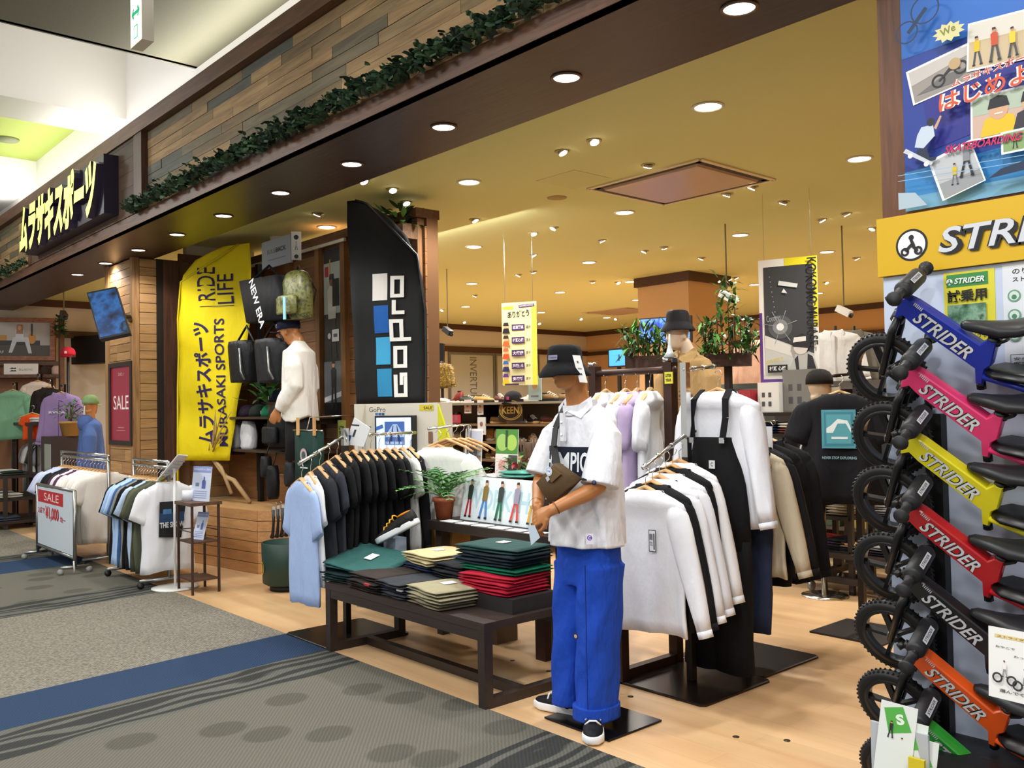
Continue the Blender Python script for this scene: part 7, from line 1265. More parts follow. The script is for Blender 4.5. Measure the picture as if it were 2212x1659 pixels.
def planter(label, px0, px1, py0, py1, w_, seed, n, hgt, tall=0):
    a_, b_ = pw(px0, py0, w_), pw(px1, py0, w_*.985); u = hv(b_-a_); L_ = (V((b_.x, b_.y, 0))-V((a_.x, a_.y, 0))).length; z0, z1 = pw(px0, py1, w_).z, pw(px0, py0, w_).z; nn = u.cross(V((0, 0, 1))); T = thing('planter_box', label, 'planter', (a_+b_)/2); b = MB(); b.prism([(0, 0), (L_, 0), (L_, z1-z0), (0, z1-z0)], V((a_.x, a_.y, z0)), u, (0, 0, 1), -.25); b.build('box', wood('planter_wood', ['3a241a', '442a1e'], 'X', .6), T); rg = random.Random(seed); f = MB(); st = MB()
    for k in range(n):
        s = rg.uniform(-.03, L_+.05); hh = hgt*(rg.random()**1.3)*(1+(tall if s > L_*.3 and s < L_*.75 and tall else 0)); c = V((a_.x, a_.y, z1))+u*s-nn*rg.uniform(-.08, .2)+V((0, 0, hh)); f.cur = rg.randrange(4); leaf_mb(f, c, V((rg.uniform(-1, 1), rg.uniform(-1, 1), rg.uniform(-.6, 1))), (0, 0, 1), rg.uniform(.08, .17), .035, rg.uniform(-.2, .4), 2)
        if k % 10 == 0: st.tube([V((a_.x, a_.y, z1))+u*max(.02, min(L_, s))-nn*.1, c], .005, 4)
    g = f.build('foliage', LEAF, T); g['kind'] = 'stuff'; st.build('stem', M('5a4632', .8), T)
    b = MB(); p = V((a_.x, a_.y, 0))+u*(L_/2)-nn*.12; b.box(p.x-.03, p.x+.03, p.y-.03, p.y+.03, 0, z0); b.build('support_post', IRON, T); return T
planter('dark planter box with green plants left of the beige jacket mannequin', 1350, 1445, 770, 797, 9.0, 2, 300, .28)
planter('dark planter box with tall bamboo like plants right of the beige jacket mannequin', 1520, 1622, 765, 792, 9.2, 5, 430, .34, 1.3)
a_, b_ = pw(1316, 770, 12.2), pw(1350, 770, 12.0); zb, zt = pw(1330, 790, 12.1).z, pw(1330, 756, 12.1).z; T = thing('small_screen', 'small bright blue screen far back beside the planter', 'screen', (a_+b_)/2); u = hv(b_-a_); nn = u.cross(V((0, 0, 1))); b = MB(); b.prism([(-.02, -.02), ((b_-a_).length+.02, -.02), ((b_-a_).length+.02, zt-zb+.02), (-.02, zt-zb+.02)], V((a_.x, a_.y, zb)), u, (0, 0, 1), -.05); b.build('screen_case', BLACK, T); q = Pic(V((a_.x, a_.y, zb))+nn*.002, u, (0, 0, 1), .001); q.rect(0, 0, (b_-a_).length, zt-zb, M('3f8cf0', .4, 0, .9, 'lit_blue')); q.rect((b_-a_).length*.6, .06, .02, .09, '14305f'); q.build('display', T); b = MB(); p = (a_+b_)/2; b.box(p.x-.02, p.x+.02, p.y+.02, p.y+.06, 0, zb); b.build('support_post', IRON, T)
# mannequin in beige jacket
p = pw(1487, 800, 7.35); mx, my = p.x, p.y; T = thing('mannequin', 'cream mannequin in black hat and open beige jacket behind the white sweatshirt', 'mannequin', (mx, my, 0)); 
zc_ = pw(1472, 722, 7.3).z; sz = pw(1487, 768, 7.35).z; hc = V((mx-.05, my-.06, zc_))
figure_skin(T, dict(h=hc, f=(-.35, -1, -.1), n=(mx, my, sz+.03)), M('cdb59c', .4), 'head', .008)
ht = bucket_hat(T, hc+V((0, 0, .05)), (-.35, -1, 0), cloth('1b1a1f', .7, .3)); o_ = hc+V((0, 0, .05))-V((mx, my, 0)); ht.scale = (.84, .84, .9); ht.location = o_-Matrix.Diagonal((.84, .84, .9)) @ o_
BJ = cloth('a98a5c', .9, .7); worn_shirt(T, BJ, (mx, my), None, [([(mx+s*.14, my, sz-.07), (mx+s*.23, my-.02, sz-.2), (mx+s*.25, my-.04, sz-.42), (mx+s*.23, my-.1, sz-.62)], [.06, .085, .08, .06]) for s in (-1, 1)], sz-.72, sz, .23, .21, .15, .12, 3, .011, 'jacket')
b = MB(); b.box(mx-.1, mx-.015, my-.185, my-.12, sz-.62, sz-.02); b.build('shirt_front', cloth('232a3a'), T); q = Pic((mx+.03, my-.172, sz-.3), (1, 0, 0), (0, 0, 1)); q.rect(0, 0, .1, .012, '6a4a30'); q.rect(.0, -.04, .14, .02, '5a3f2a'); q.build('chest_strap', T)
b = MB(); [b.hexa([(mx+s*.01, my-.14, sz-.03), (mx+s*.1, my-.13, sz-.1), (mx+s*.14, my-.06, sz+.01), (mx+s*.08, my-.02, sz+.06), (mx+s*.01, my-.13, sz-.025), (mx+s*.1, my-.12, sz-.09), (mx+s*.135, my-.05, sz+.02), (mx+s*.075, my-.01, sz+.065)]) for s in (-1, 1)]; b.build('collar', BJ, T)
b = MB(); b.tube([(mx, my, .01), (mx, my, sz-.65)], .025, 8); b.lathe((mx, my, 0), [(0, 0), (.18, 0), (.18, .012), (0, .012)], 20); b.build('stand', CHROME, T); b = MB(); b.smooth = True; b.loft([ring_at((mx, my), w_, d, z, 20) for z, w_, d in ((.9, .17, .12), (sz-.7, .19, .13))]); b.build('trousers', cloth('3a3730'), T)
T = thing('glass_vase', 'small clear ornament on the corner of the brown pipe rack', 'ornament', (-3.42, 4.3, 1.8)); b = MB(); b.lathe((-3.42, 4.3, 1.83), [(.0, 0), (.04, 0), (.02, .03), (.008, .08), (.004, .14), (0, .14)], 12); b.build('vase', M('c9d0d4', .1), T)
b = MB(); p = at(1444, 818, Y=4.262); b.box(p.x-.03, p.x+.03, 4.262, 4.269, p.z-.03, p.z+.04); T = b.solo('price_card', 'yellow price card above the white sweatshirt shoulder', 'sign', M('d8d03a', .5)); q = Pic(p+V((-.03, -.001, -.03)), (1, 0, 0), (0, 0, 1)); q.text('LITER', .008, .04, .044, .018, '3a3510', .03); q.text('YEAR', .008, .013, .044, .018, '3a3510', .03); q.build('print', T)
# ------------------------------------------------------------------ gondola with folded shirts on the right
GX0, GX1, GY = -4.72, -3.62, 6.75; T = thing('shirt_gondola', 'dark shelving of folded shirts behind the beige jackets', 'shelving', ((GX0+GX1)/2, GY+.2, 0)); GL = (.34, .62, .88, 1.1, 1.28, 1.46)
for z in GL: b = MB(); b.box(GX0, GX1, GY, GY+.42, z-.03, z); b.build('shelf', M('231c1a', .4), T)
for x in (GX0, GX1): b = MB(); b.box(x-.02, x+.02, GY+.02, GY+.06, 0, 1.46); b.box(x-.02, x+.02, GY+.36, GY+.4, 0, 1.46); b.build('upright', M('231c1a', .4), T)
rg = random.Random(31); FC = ['d8d4c4', '8fa0b4', 'c23a2c', '23405f', 'd8c86a', 'e2e2de', '2a2a2e', '6a3a30', 'b5603a', '3a4a40', '888478', '1d1d20', '4a6a78']
for li, z in enumerate(GL[:5]):
    for i in range(5):
        for k in range(2): folded('folded_shirt', 'folded shirt on the %s shelf of the dark gondola, %s pile, %s' % (('lowest', 'second', 'third', 'fourth', 'fifth')[li], ORD[i], ('under', 'upper')[k]), 'shirt', (GX0+.13+i*.21, GY+.19, z+.001+k*.047), .19, .3, .045, rg.choice(FC), rg.uniform(-.08, .08), i, 'folded shirts on the dark gondola')
p0 = at(1590, 880, Y=GY); z = 1.461
for i, (x, w_, h_, c, l) in enumerate(((GX0+.1, .16, .2, '9a2630', 'red packet standing on the gondola top'), (GX0+.34, .24, .26, 'd9d7d0', 'white box with small pictures on the gondola top'), (GX0+.62, .3, .36, '77756f', 'grey metal display block on the gondola top'), (GX0+.86, .12, .22, 'c9c4b8', 'pale bottle shaped box on the gondola top'), (GX0+1.0, .1, .14, 'b08a3a', 'small gold box at the right of the gondola top'))):
    def d_b(q, w, h, c=c): q.rect(.006, .006, w-.012, h-.012, c); [q.rect(w*(.2+.3*(k % 2)), h*(.5-.3*(k//2)), w*.14, h*.16, '4a4a4e') for k in range(4)]
    sign_box('counter_box', l, V((x-w_/2, GY+.12, 0)), V((x+w_/2, GY+.08, 0)), z, z+h_, .12, c, d_b, 'box')
T = thing('red_lettering', 'pair of red signs with white lettering on a rear shelf by the snowboard banner', 'sign', pw(1735, 842, 8.2)); a_, b_ = pw(1717, 842, 8.2), pw(1760, 842, 8.1); u = hv(b_-a_); q = Pic(V((a_.x, a_.y, pw(1717, 850, 8.2).z)), u, (0, 0, 1)); b = MB(); b.prism([(0, 0), ((b_-a_).length, 0), ((b_-a_).length, .09), (0, .09)], q.o, u, (0, 0, 1), -.03); b.build('panel', M('c8202c', .4), T); q.l = .001; q.text('LOGOS', .02, .02, .16, .05, 'f0e0e0', .02); q.build('print', T)
b = MB(); p = pw(1735, 850, 8.2); b.box(p.x-.3, p.x+.3, p.y, p.y+.3, p.z-.3, p.z-.02); b.box(p.x-.28, p.x-.24, p.y+.02, p.y+.06, 0, p.z-.3); b.box(p.x+.24, p.x+.28, p.y+.02, p.y+.06, 0, p.z-.3); b.solo('rear_counter', 'dark rear counter beneath the snowboard banner', 'counter', M('3a3430', .5))
# black T-shirt with teal print on a black stand, mannequin with black cap
p = at(1818, 832, Y=5.55); T = thing('garment_stand', 'black stand holding the black T-shirt with teal print', 'clothes stand', (p.x+.05, 5.75, 0)); b = MB(); b.box(p.x-.02, p.x+.02, 5.73, 5.77, 0, p.z+.1); b.tube([(p.x, 5.75, p.z+.08), (p.x, 5.45, p.z+.06)], .012, 6); b.box(p.x-.25, p.x+.25, 5.5, 6.0, 0, .012); b.build('frame', IRON, T)
g = hang('tee', (p.x, 5.52, p.z+.07), .3, '1b1b1f', 't_shirt', 'black T-shirt with a square teal back print beside the bike wheels', None, None, ('wooden hanger of the black T-shirt with teal print', None), 0, (1.02, 1.2, 1.0), .4); q = Pic((-.1, -.067, -.35), (1, 0, 0), (0, 0, 1), .0008); q.rect(0, 0, .21, .25, '4f9aa8'); q.rect(.015, .015, .18, .22, '3a8494'); q.rect(.03, .03, .15, .19, '55a2ae'); q.poly([(.03, .1), (.07, .1), (.1, .16), (.15, .16), (.18, .1), (.18, .13), (.16, .18), (.1, .19), (.06, .15), (.03, .13)], 'e6f0f0'); q.rect(.06, .06, .1, .015, 'dcecec'); q.text('NEVER STOP EXPLORING', .0, -.07, .21, .018, '8fb8c0', .02); q.build('back_print', g, True)
p = pw(1770, 830, 7.2); mx, my = p.x, p.y; T = thing('mannequin', 'cream mannequin in a black cap and black T-shirt behind the teal printed one', 'mannequin', (mx, my, 0)); hc = V((mx, my, pw(1775, 838, 7.2).z)); sz = hc.z-.2; figure_skin(T, dict(h=hc, f=(.5, 1, 0), n=(mx, my, sz+.02)), M('c9b49a', .4), 'head', .01, False); cap_parts(T, hc+V((0, 0, .03)), (.5, 1, 0), cloth('1b1613', .8)); worn_shirt(T, cloth('15161a', .9, .5), (mx, my), None, [([(mx+s*.13, my, sz-.08), (mx+s*.22, my, sz-.18), (mx+s*.25, my, sz-.34)], [.06, .085, .085]) for s in (-1, 1)], sz-.7, sz, .21, .2, .13, .11, 6, .012, 't_shirt'); q = Pic((mx-.12, my-.15, sz-.4), (1, 0, 0), (0, 0, 1)); q.ring(.08, .12, .06, .045, 'c9c9c6'); q.text('CC', .03, .0, .12, .06, 'c9c9c6', .02); q.build('back_print', T); b = MB(); b.tube([(mx, my, 0), (mx, my, sz-.65)], .025, 8); b.lathe((mx, my, 0), [(0, 0), (.18, 0), (.18, .012), (0, .012)], 20); b.build('stand', CHROME, T)
# ------------------------------------------------------------------ nesting tables on the right
def ntable(label, x0, x1, y0, y1, z, cast=False):
    T = thing('nesting_table', label, 'table', ((x0+x1)/2, (y0+y1)/2, 0)); b = MB(); b.box(x0, x1, y0, y1, z-.04, z); b.build('tabletop', TBL, T); f0 = .09 if cast else 0
    for x in (x0, x1-.05):
        for y in (y0, y1-.05): b = MB(); b.box(x, x+.05, y, y+.05, f0, z-.04); b.build('leg', TBL, T)
        b = MB(); b.box(x, x+.05, y0+.05, y1-.05, f0, f0+.05); b.build('foot_rail', TBL, T)
        if cast:
            for y in (y0+.03, y1-.03): b = MB(); b.lathe((x+.025, y, .04), [(0, -.015), (.04, -.015), (.04, .015), (0, .015)], 14, (1, 0, 0)); b.build('caster', M('8a8a8c', .3, .6), T)
    b = MB(); b.box(x0+.05, x1-.05, y0, y0+.05, f0, f0+.05); b.build('stretcher', TBL, T); return T
ntable('taller nesting table of folded shirts behind the bike wheels', -4.25, -3.1, 7.35, 7.9, .58); ntable('low nesting table on casters half hidden by the bike wheels', -3.98, -2.9, 6.72, 7.25, .33, True)
rg = random.Random(8)
for i, c in enumerate(('2a2c30', '1d1e22', 'e6e6e8', 'd8d8da', 'b9b5a8')):
    for k in range(3): folded('folded_t_shirt', '%s folded T-shirt on the taller nesting table, %s pile' % (('lower', 'middle', 'upper')[k], ORD[i]), 'shirt', (-4.13+i*.23, 7.55, .581+k*.04), .22, .3, .038, c if k < 2 else rg.choice(('e6e6e8', c)), rg.uniform(-.1, .1), i, 'folded T-shirts on the taller nesting table')
for i, c in enumerate(('5a3f6a', 'd8b07a', '8a8c90', 'c8c8c4')):
    for k in range(2): folded('folded_t_shirt', '%s folded T-shirt on the low nesting table, %s pile' % (('lower', 'upper')[k], ORD[i]), 'shirt', (-3.86+i*.24, 6.94, .331+k*.04), .23, .3, .038, c if k else '2a2630', rg.uniform(-.1, .1), i, 'folded T-shirts on the low nesting table')
folded('folded_t_shirt', 'red and white folded T-shirt seen through the red bike wheel', 'shirt', (-3.0, 7.0, .331), .2, .3, .05, 'b52430', 0, 1)
# ------------------------------------------------------------------ garments, fixtures along the far walls
rg = random.Random(44); GC = ['e6e2dc', '8a8f98', '3a3a40', '55616e', 'c9b8a0', '7a4a3a', '2a3446', 'd8d4cc', '4a4038', 'a88a6a', '26262a', '9aa4ae', 'b8a4a0', '5f6a58']
def wall_row(x0, x1, y, z, n, lab, grp, rz, rail=True):
    if rail:
        b = MB(); b.tube([(x0, y, z), (x1, y, z)], .016, 6)
        for x in (x0, (x0+x1)/2, x1): b.tube([(x, y, z), (x, y, 0)], .018, 6); b.box(x-.2, x+.2, y-.25, y+.25, 0, .02)
        b.solo('clothes_rail', 'dark clothes rail of the %s' % lab, 'clothes rail', IRON)
    for i in range(n):
        g = copy_tree(rg.choice(P_TEEN+P_LS), (x0+.08+(x1-x0-.16)*i/(n-1), y, z-.13), rz+rg.uniform(-.15, .15), 'garment of the %s, %s from the left' % (lab, ORD[i] if i < 16 else str(i+1)+'th'), grp, {K1.name: cloth(rg.choice(GC))}, (.95, 1.2, 1.05)); g.name = 'hanging_garment'
wall_row(-7.6, -6.3, 9.3, 1.62, 14, 'rail beneath the left planter', 'garments beneath the left planter', PI/2)
wall_row(-6.0, -4.7, 9.6, 1.6, 14, 'rail beneath the right planter', 'garments beneath the right planter', PI/2)
wall_row(-11.4, -9.6, 13.0, 1.75, 16, 'far rail by the left windows', 'garments on the far rail by the windows', PI/2)
wall_row(-12.6, -10.4, 15.6, 2.0, 15, 'back wall rail left of the column', 'garments on the back wall rail left', PI/2)
wall_row(-9.2, -7.4, 15.8, 2.15, 14, 'upper back wall rail right of the column', 'garments on the upper back wall rail', .0)
wall_row(-7.2, -5.2, 15.8, 2.15, 12, 'upper back wall rail at the right', 'garments on the upper back wall rail right', .0)
wall_row(-5.6, -4.2, 10.6, 1.55, 12, 'rail behind the gondola', 'garments behind the gondola', PI/2)
for i, (px, py, c, l) in enumerate(((1800, 715, 'd8d6d2', 'white jacket hung high on the back wall near the bike wall'), (1840, 715, '6a655c', 'grey jacket hung high on the back wall near the bike wall'), (1640, 735, 'd8a88a', 'peach hoodie hung on the back wall left of the snowboard banner'), (1875, 730, '2a2a2e', 'dark jacket hung high beside the bike wall'))):
    g = copy_tree(P_JK[0], pw(px, py, 10.2), .5, l, None, {K1.name: cloth(c)}, (1, 1, .8)); g.name = 'jacket'; p = pw(px, py, 10.2); b = MB(); b.tube([(p.x, p.y+.05, 0), (p.x, p.y+.05, p.z+.06)], .018, 6); b.box(p.x-.2, p.x+.2, p.y-.15, p.y+.25, 0, .02); b.solo('display_pole', 'pole stand of the %s' % l.split(' hung')[0], 'stand', IRON)
for i, (px, py, w_, c, l) in enumerate(((1790, 785, 9.4, '8a8a88', 'grey metal shelf unit with boxes right of the snowboard banner'), (1840, 900, 8.6, '5a5048', 'brown shelf unit behind the black T-shirt'), (1570, 850, 9.3, '5f6058', 'grey slatted case behind the right planter'))):
    p = pw(px, py, w_); T = thing('shelf_unit', l, 'shelving', (p.x, p.y, 0)); 
    for k in range(5): b = MB(); z = .3+k*.34; b.box(p.x-.45, p.x+.45, p.y, p.y+.35, z, z+.03); b.build('shelf', M(c, .5), T)
    for s in (-.44, .42): b = MB(); b.box(p.x+s, p.x+s+.03, p.y, p.y+.35, 0, 1.75); b.build('side_panel', M(c, .5), T)
    b = MB(); b.box(p.x-.42, p.x+.42, p.y+.33, p.y+.35, 0, 1.75); b.build('back_panel', M(c, .6), T)
    for k in range(4):
        for j in range(3):
            b = MB(); x = p.x-.38+j*.27; z = .331+k*.34; b.box(x, x+.2, p.y+.05, p.y+.3, z, z+rg.uniform(.1, .24)); b.solo('stored_box', 'box on the %s, level %s from the floor, %s along' % (' '.join(l.split()[:4]), ORD[k], ORD[j]), 'box', M(rg.choice(('d8d4cc', 'b8403a', '3a3a40', 'c9b06a', '8a9aa8', '5a6a5a')), .5), 'boxes on shelf units')
# security cameras and hooks hanging from the ceiling
for i, (px, py, l) in enumerate(((1570, 640, 'white camera hanging by the centre column'), (967, 715, 'small dark camera hanging near the frosted window'), (1823, 672, 'small camera hanging near the bike wall'), (138, 680, 'small dark camera hanging behind the column screen'))):
    p = pw(px, py, (9.3, 12, 9.5, 12.6)[i]); T = thing('ceiling_camera', l, 'camera', p); b = MB(); b.tube([(p.x, p.y, ZC), (p.x, p.y, p.z+.06)], .008, 6); b.build('drop_rod', M('8a7f60', .6), T); b = MB(); b.obox(p+V((0, 0, 0)), (.16, .07, .07), Matrix.Rotation(.5, 3, 'Y')); b.build('camera_body', M('d8d4cc' if i in (0, 2) else '2a2a2c', .4), T); b = MB(); b.lathe(p+V((.07, 0, -.05)), [(0, 0), (.025, 0), (.025, .02), (0, .02)], 10, (1, 0, -.5)); b.build('lens', BLACK, T)
# ------------------------------------------------------------------ left opening beyond the column
FRW = wood('picture_frame_wood', ['a0643a', '94582f'], 'Y', .5); a_, b_ = pw(-30, 690, 13.9), pw(118, 690, 14.2); zb, zt = pw(60, 778, 14).z, pw(60, 685, 14).z; u = hv(b_-a_); L_ = (b_-a_).length; nn = u.cross(V((0, 0, 1))); o = V((a_.x, a_.y, zb)); H_ = zt-zb; T = thing('framed_photo', 'large wood framed photograph of a seated woman with a guitar', 'picture', o+u*(L_/2))
b = MB(); f = .07
for (x0, y0, x1, y1) in ((0, 0, L_, f), (0, H_-f, L_, H_), (0, f, f, H_-f), (L_-f, f, L_, H_-f)): b.prism([(x0, y0), (x1, y0), (x1, y1), (x0, y1)], o, u, (0, 0, 1), -.06); 
b.build('frame', FRW, T); q = Pic(o-nn*.05+u*f+V((0, 0, f)), u, (0, 0, 1), .001); w_, h_ = L_-2*f, H_-2*f; q.rect(0, 0, w_, h_, 'b9b2ac'); q.rect(0, 0, w_, h_*.32, '4a4038'); q.rect(0, h_*.42, w_*.25, h_*.2, 'b98a3a'); q.rect(w_*.1, h_*.32, w_*.72, h_*.14, '2a2724'); q.disc(w_*.68, h_*.52, w_*.07, 'd08a2c', 18, h_*.16); q.rect(w_*.665, h_*.6, w_*.03, h_*.36, '3a2a1c'); q.poly([(w_*.28, h_*.1), (w_*.34, h_*.1), (w_*.42, h_*.42), (w_*.56, h_*.42), (w_*.62, h_*.08), (w_*.68, h_*.08), (w_*.62, h_*.56), (w_*.36, h_*.56)], 'd0d2da'); q.rect(w_*.4, h_*.5, w_*.14, h_*.28, 'd5d8e0'); q.disc(w_*.47, h_*.84, w_*.045, 'd8a884', 14, h_*.1); q.poly([(w_*.41, h_*.66), (w_*.53, h_*.66), (w_*.52, h_*.94), (w_*.43, h_*.94)], 'a9764a'); q.disc(w_*.47, h_*.84, w_*.03, 'd8a884', 14, h_*.07); q.text('SURF', w_*.04, h_*.08, w_*.16, h_*.08, 'd8d8d6', .0); q.build('photograph', T)
LFR = wood('left_shelf_wood', ['6a4428', '5c3a22'], 'X', .55); T = thing('wall_fixture', 'brown wall fixture under the framed photograph with a shelf and rail', 'wall fixture', o+u*(L_/2)); p = lambda s, z, d: V((a_.x, a_.y, z))+u*s-nn*d
def ub(b, s0, s1, z0, z1, d0, d1): b.hexa([p(s0, z0, d0), p(s1, z0, d0), p(s1, z0, d1), p(s0, z0, d1), p(s0, z1, d0), p(s1, z1, d0), p(s1, z1, d1), p(s0, z1, d1)])
zs = pw(60, 810, 14).z; b = MB(); ub(b, 0, L_, 0, zt, .07, .12); b.build('back_panel', M('8a5a36', .6), T); b = MB(); ub(b, 0, L_+.1, zs-.05, zs, -.3, .07); b.build('shelf', LFR, T); b = MB(); ub(b, 0, L_+.08, zb-.08, zb-.02, -.05, .07); b.build('rail_board', LFR, T)
def d_bil(q, w, h): q.rect(0, 0, w, h, 'efe6dc'); [q.poly([(w*.16, y), (w*.36, y), (w*.34, y+h*.14), (w*.29, y+h*.08), (w*.24, y+h*.14)], '2a2624') for y in (h*.3, h*.52)]; q.text('BILLABONG', w*.44, h*.36, w*.4, h*.2, '8a847c', .0)
sign_box('logo_box', 'white logo box on the shelf under the framed photograph', p(.28, 0, -.2), p(.75, 0, -.2), zs, zs+.17, .1, 'efe6dc', d_bil)
for i, (s_, c, l) in enumerate(((.1, '3a4440', 'dark rolled item on the shelf left of the white logo box'), (.85, '4a3a34', 'brown rolled item on the shelf right of the white logo box'), (1.0, 'c9a89c', 'pink patterned bag at the end of that shelf'))): b = MB(); b.smooth = True; c_ = p(s_, zs, -.15); b.loft([[c_+V((.07*s*math.cos(2*PI*j/12), .07*s*math.sin(2*PI*j/12), z)) for j in range(12)] for z, s in ((0, .9), (.02, 1), (.1, 1), (.14, .6))]); b.solo('shelf_item', l, 'bag', cloth(c))
def wallg(px, py, w_, c, l, kind='ls', rz=1.0, sc=1, pole=True, nm='long_sleeve_shirt'):
    g = copy_tree({'ls': P_LS, 'jk': P_JK, 'tee': P_TEE}[kind][0], pw(px, py, w_), rz, l, None, {K1.name: cloth(c)}, (sc, 1.2*sc, sc)); g.name = nm
    copy_tree(P_HG, pw(px, py, w_)+V((0, 0, .0)), rz, 'hanger of the '+' '.join(l.split()[:4]), None)
    if pole: q_ = pw(px, py, w_); b = MB(); b.tube([(q_.x, q_.y+.0, q_.z+.11), (q_.x-.2, q_.y+.1, q_.z+.14), (q_.x-.2, q_.y+.1, 0)], .014, 6); b.box(q_.x-.4, q_.x, q_.y-.1, q_.y+.3, 0, .015); b.solo('display_pole', 'pole stand of the '+' '.join(l.split()[:4]), 'stand', IRON)
    return g
wallg(28, 845, 13.4, '7fae8c', 'pale green sweatshirt at the left edge of the picture', sc=1.0)
wallg(82, 825, 13.6, 'e6cfc0', 'cream printed shirt beside the pale green one', sc=.95)
wallg(105, 838, 13.2, '2a221e', 'dark brown jacket between cream shirt and lilac jacket', 'jk', 1.0, .8, nm='jacket')
g = wallg(133, 850, 12.6, '9a7fae', 'lilac coach jacket with white back lettering', 'jk', .75, 1.0, nm='jacket'); q = Pic((-.12, -.092, -.28), (1, 0, 0), (0, 0, 1)); q.text('RVCA', 0, 0, .24, .035, 'e6dfea', .02); q.build('back_print', g, True)
wallg(70, 895, 12.9, 'e2531c', 'bright orange top left of the lilac jacket', 'tee', 1.2, .5, nm='t_shirt')
m_ = pw(196, 930, 11.7); T = thing('mannequin', 'mannequin with green cap and blue hooded jacket seen from behind beside the column', 'mannequin', (m_.x, m_.y, 0)); hc = V((m_.x, m_.y, pw(200, 876, 11.7).z)); sz = hc.z-.19; figure_skin(T, dict(h=hc, f=(-.6, .8, 0), n=(m_.x, m_.y, sz+.02)), SKIN, 'head', .012, False); cap_parts(T, hc+V((0, 0, .02)), (-.6, .8, 0), cloth('7f9a68', .8)); HB_ = cloth('5068a0', .9, .8)
worn_shirt(T, HB_, (m_.x, m_.y), None, [([(m_.x+s*.12, m_.y-s*.04, sz-.08), (m_.x+s*.22, m_.y-s*.08, sz-.22), (m_.x+s*.26, m_.y-s*.1, sz-.5), (m_.x+s*.24, m_.y-s*.1, sz-.68)], [.06, .09, .08, .06]) for s in (-1, 1)], sz-.78, sz, .25, .2, .17, .12, 9, .014, 'hooded_jacket'); b = MB(); b.ell((m_.x, m_.y-.06, sz-.04), (.14, .1, .12), 14, 8); b.build('hood', HB_, T); b = MB(); [b.tube([(m_.x+s*.1, m_.y, .1), (m_.x+s*.1, m_.y, sz-.7)], [.08, .1], 12) for s in (-1, 1)]; b.build('jeans', cloth('4a6488'), T); b = MB(); b.box(m_.x-.2, m_.x+.2, m_.y-.2, m_.y+.2, .0, .1); b.build('stand', IRON, T)
b = MB(); c_ = hc+V((.08, -.1, -.06)); b.obox(c_, (.03, .004, .12), Matrix.Rotation(.3, 3, 'Y')); b.solo('price_tag', 'white tag hanging from the green cap', 'tag', M('f2f2f0', .5))
T = thing('cap', 'red and white cap displayed on a dark post behind the column screen', 'cap', pw(148, 770, 12.8)); c_ = pw(147, 768, 12.8); cap_parts(T, c_, (.8, -.5, 0), cloth('b81f30', .8), None, 'e8d8d4'); b = MB(); b.tube([(c_.x, c_.y, 0), (c_.x, c_.y, c_.z)], .02, 8); b.lathe((c_.x, c_.y, c_.z-.02), [(0, 0), (.1, 0), (.1, .015), (0, .015)], 16); b.box(c_.x-.2, c_.x+.2, c_.y-.2, c_.y+.2, 0, .015); b.solo('cap_post', 'dark post carrying the red cap', 'stand', IRON)
bush('artificial_ivy', 'hanging dark ivy strand right of the framed photograph', 'plant', pw(128, 730, 13.7), .1, .35, 90, .05, .08, 9, None, None, [LEAF[3], LEAF[1]])
b = MB(); p_ = pw(128, 730, 13.75); b.box(p_.x-.05, p_.x+.05, p_.y-.0, p_.y+.06, 0, p_.z+.35); b.solo('timber_post', 'slim timber post behind the ivy strand', 'post', LFR)
b = MB(); p_ = [pw(138, 728, 14.8), pw(232, 728, 14.4)]; b.hexa([pw(143, 788, 14.8), pw(232, 783, 14.4), pw(232, 783, 14.4)+V((-.1, .2, 0)), pw(143, 788, 14.8)+V((-.1, .2, 0)), pw(143, 728, 14.8), pw(232, 722, 14.4), pw(232, 722, 14.4)+V((-.1, .2, 0)), pw(143, 728, 14.8)+V((-.1, .2, 0))]); b.solo('wall_panel', 'black wall panel behind the red cap', 'panel', M('141517', .5))
bk = wood('basket_weave', ['b58a4a'], 'X', .6); p_ = pw(152, 942, 12.2); bush('potted_plant', 'small green plant in a tan basket below the lilac jacket', 'plant', p_, .2, .3, 80, .03, .1, 14, None, (.14, .2, 'b58a4a'))
T = thing('small_table', 'dark counter with folded shirts under the basket plant', 'counter', pw(140, 950, 12.3)); c_ = pw(145, 948, 12.3); b = MB(); b.box(c_.x-.3, c_.x+.2, c_.y-.25, c_.y+.3, .0, p_.z-.001); b.build('body', M('3a2c26', .5), T); b = MB(); b.box(c_.x-.1, c_.x+.18, c_.y-.26, c_.y-.25, .45, p_.z-.1); b.build('glass_panel', M('9aa098', .15), T)
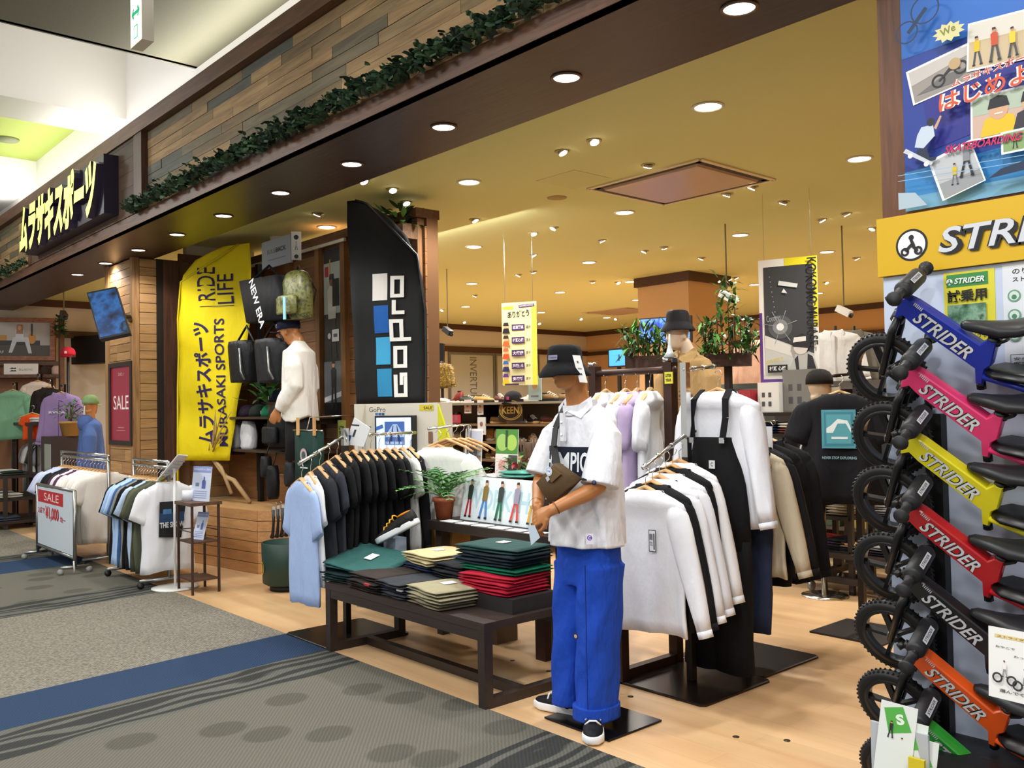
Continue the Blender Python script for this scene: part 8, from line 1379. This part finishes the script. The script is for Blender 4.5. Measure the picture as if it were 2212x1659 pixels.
T = thing('low_table', 'dark two tier table of folded clothes at the left edge', 'table', pw(25, 1040, 12.6)); c_ = pw(22, 1000, 12.7)
for (z, e) in ((.72, .0), (.42, .12), (.12, .22)): b = MB(); b.box(c_.x-.6+e, c_.x+.35+e, c_.y-.2-e*.5, c_.y+.35, z-.04, z); b.build('shelf', TBL, T)
for s in (-.58, .5): b = MB(); b.box(c_.x+s, c_.x+s+.05, c_.y-.2, c_.y-.15, 0, .72); b.build('leg', TBL, T)
rg = random.Random(6)
for j, (z, e) in enumerate(((.72, 0), (.42, .12), (.12, .22))):
    for i in range(4): folded('folded_shirt', 'folded shirt on the %s tier of the left edge table, %s along' % (('top', 'middle', 'bottom')[j], ORD[i]), 'shirt', (c_.x-.42+e+i*.22, c_.y-.03-e*.5, z+.001), .2, .28, .06, rg.choice(('e6e4e0', '26262a', '3a4454', 'c8c4b8', '7a4a4a', '2f3a34')), rg.uniform(-.2, .2), i, 'folded shirts on the left edge table')
T = thing('upper_table', 'dark table with white folded tops behind the left edge table', 'table', pw(75, 912, 13.2)); c_ = pw(75, 912, 13.2); b = MB(); b.box(c_.x-.5, c_.x+.5, c_.y-.2, c_.y+.3, .72 if c_.z < .8 else c_.z-.04, c_.z); b.build('tabletop', TBL, T); [(lambda m: m.build('leg', TBL, T))(MB().box(c_.x+s, c_.x+s+.05, c_.y-.2, c_.y-.15, 0, c_.z-.04)) for s in (-.5, .45)]
for i, c in enumerate(('e6e6e4', 'd8d6d0', '4a3f5a', 'e2e2e0')): folded('folded_shirt', '%s folded top on the table behind the left edge table' % ('white', 'cream', 'purple', 'second white')[i], 'shirt', (c_.x-.35+i*.24, c_.y, c_.z+.001), .22, .28, .07, c, rg.uniform(-.2, .2), i, 'folded tops behind the left edge table')
wall_row(-15.4, -14.4, 3.75, pw(40, 935, 14).z, 10, 'low rail under the green sweatshirt', 'garments under the green sweatshirt', PI/2)
wall_row(-15.4, -13.2, 5.6, 1.7, 14, 'rail against the far left wall', 'garments at the far left wall', PI/2)
drop_protos()
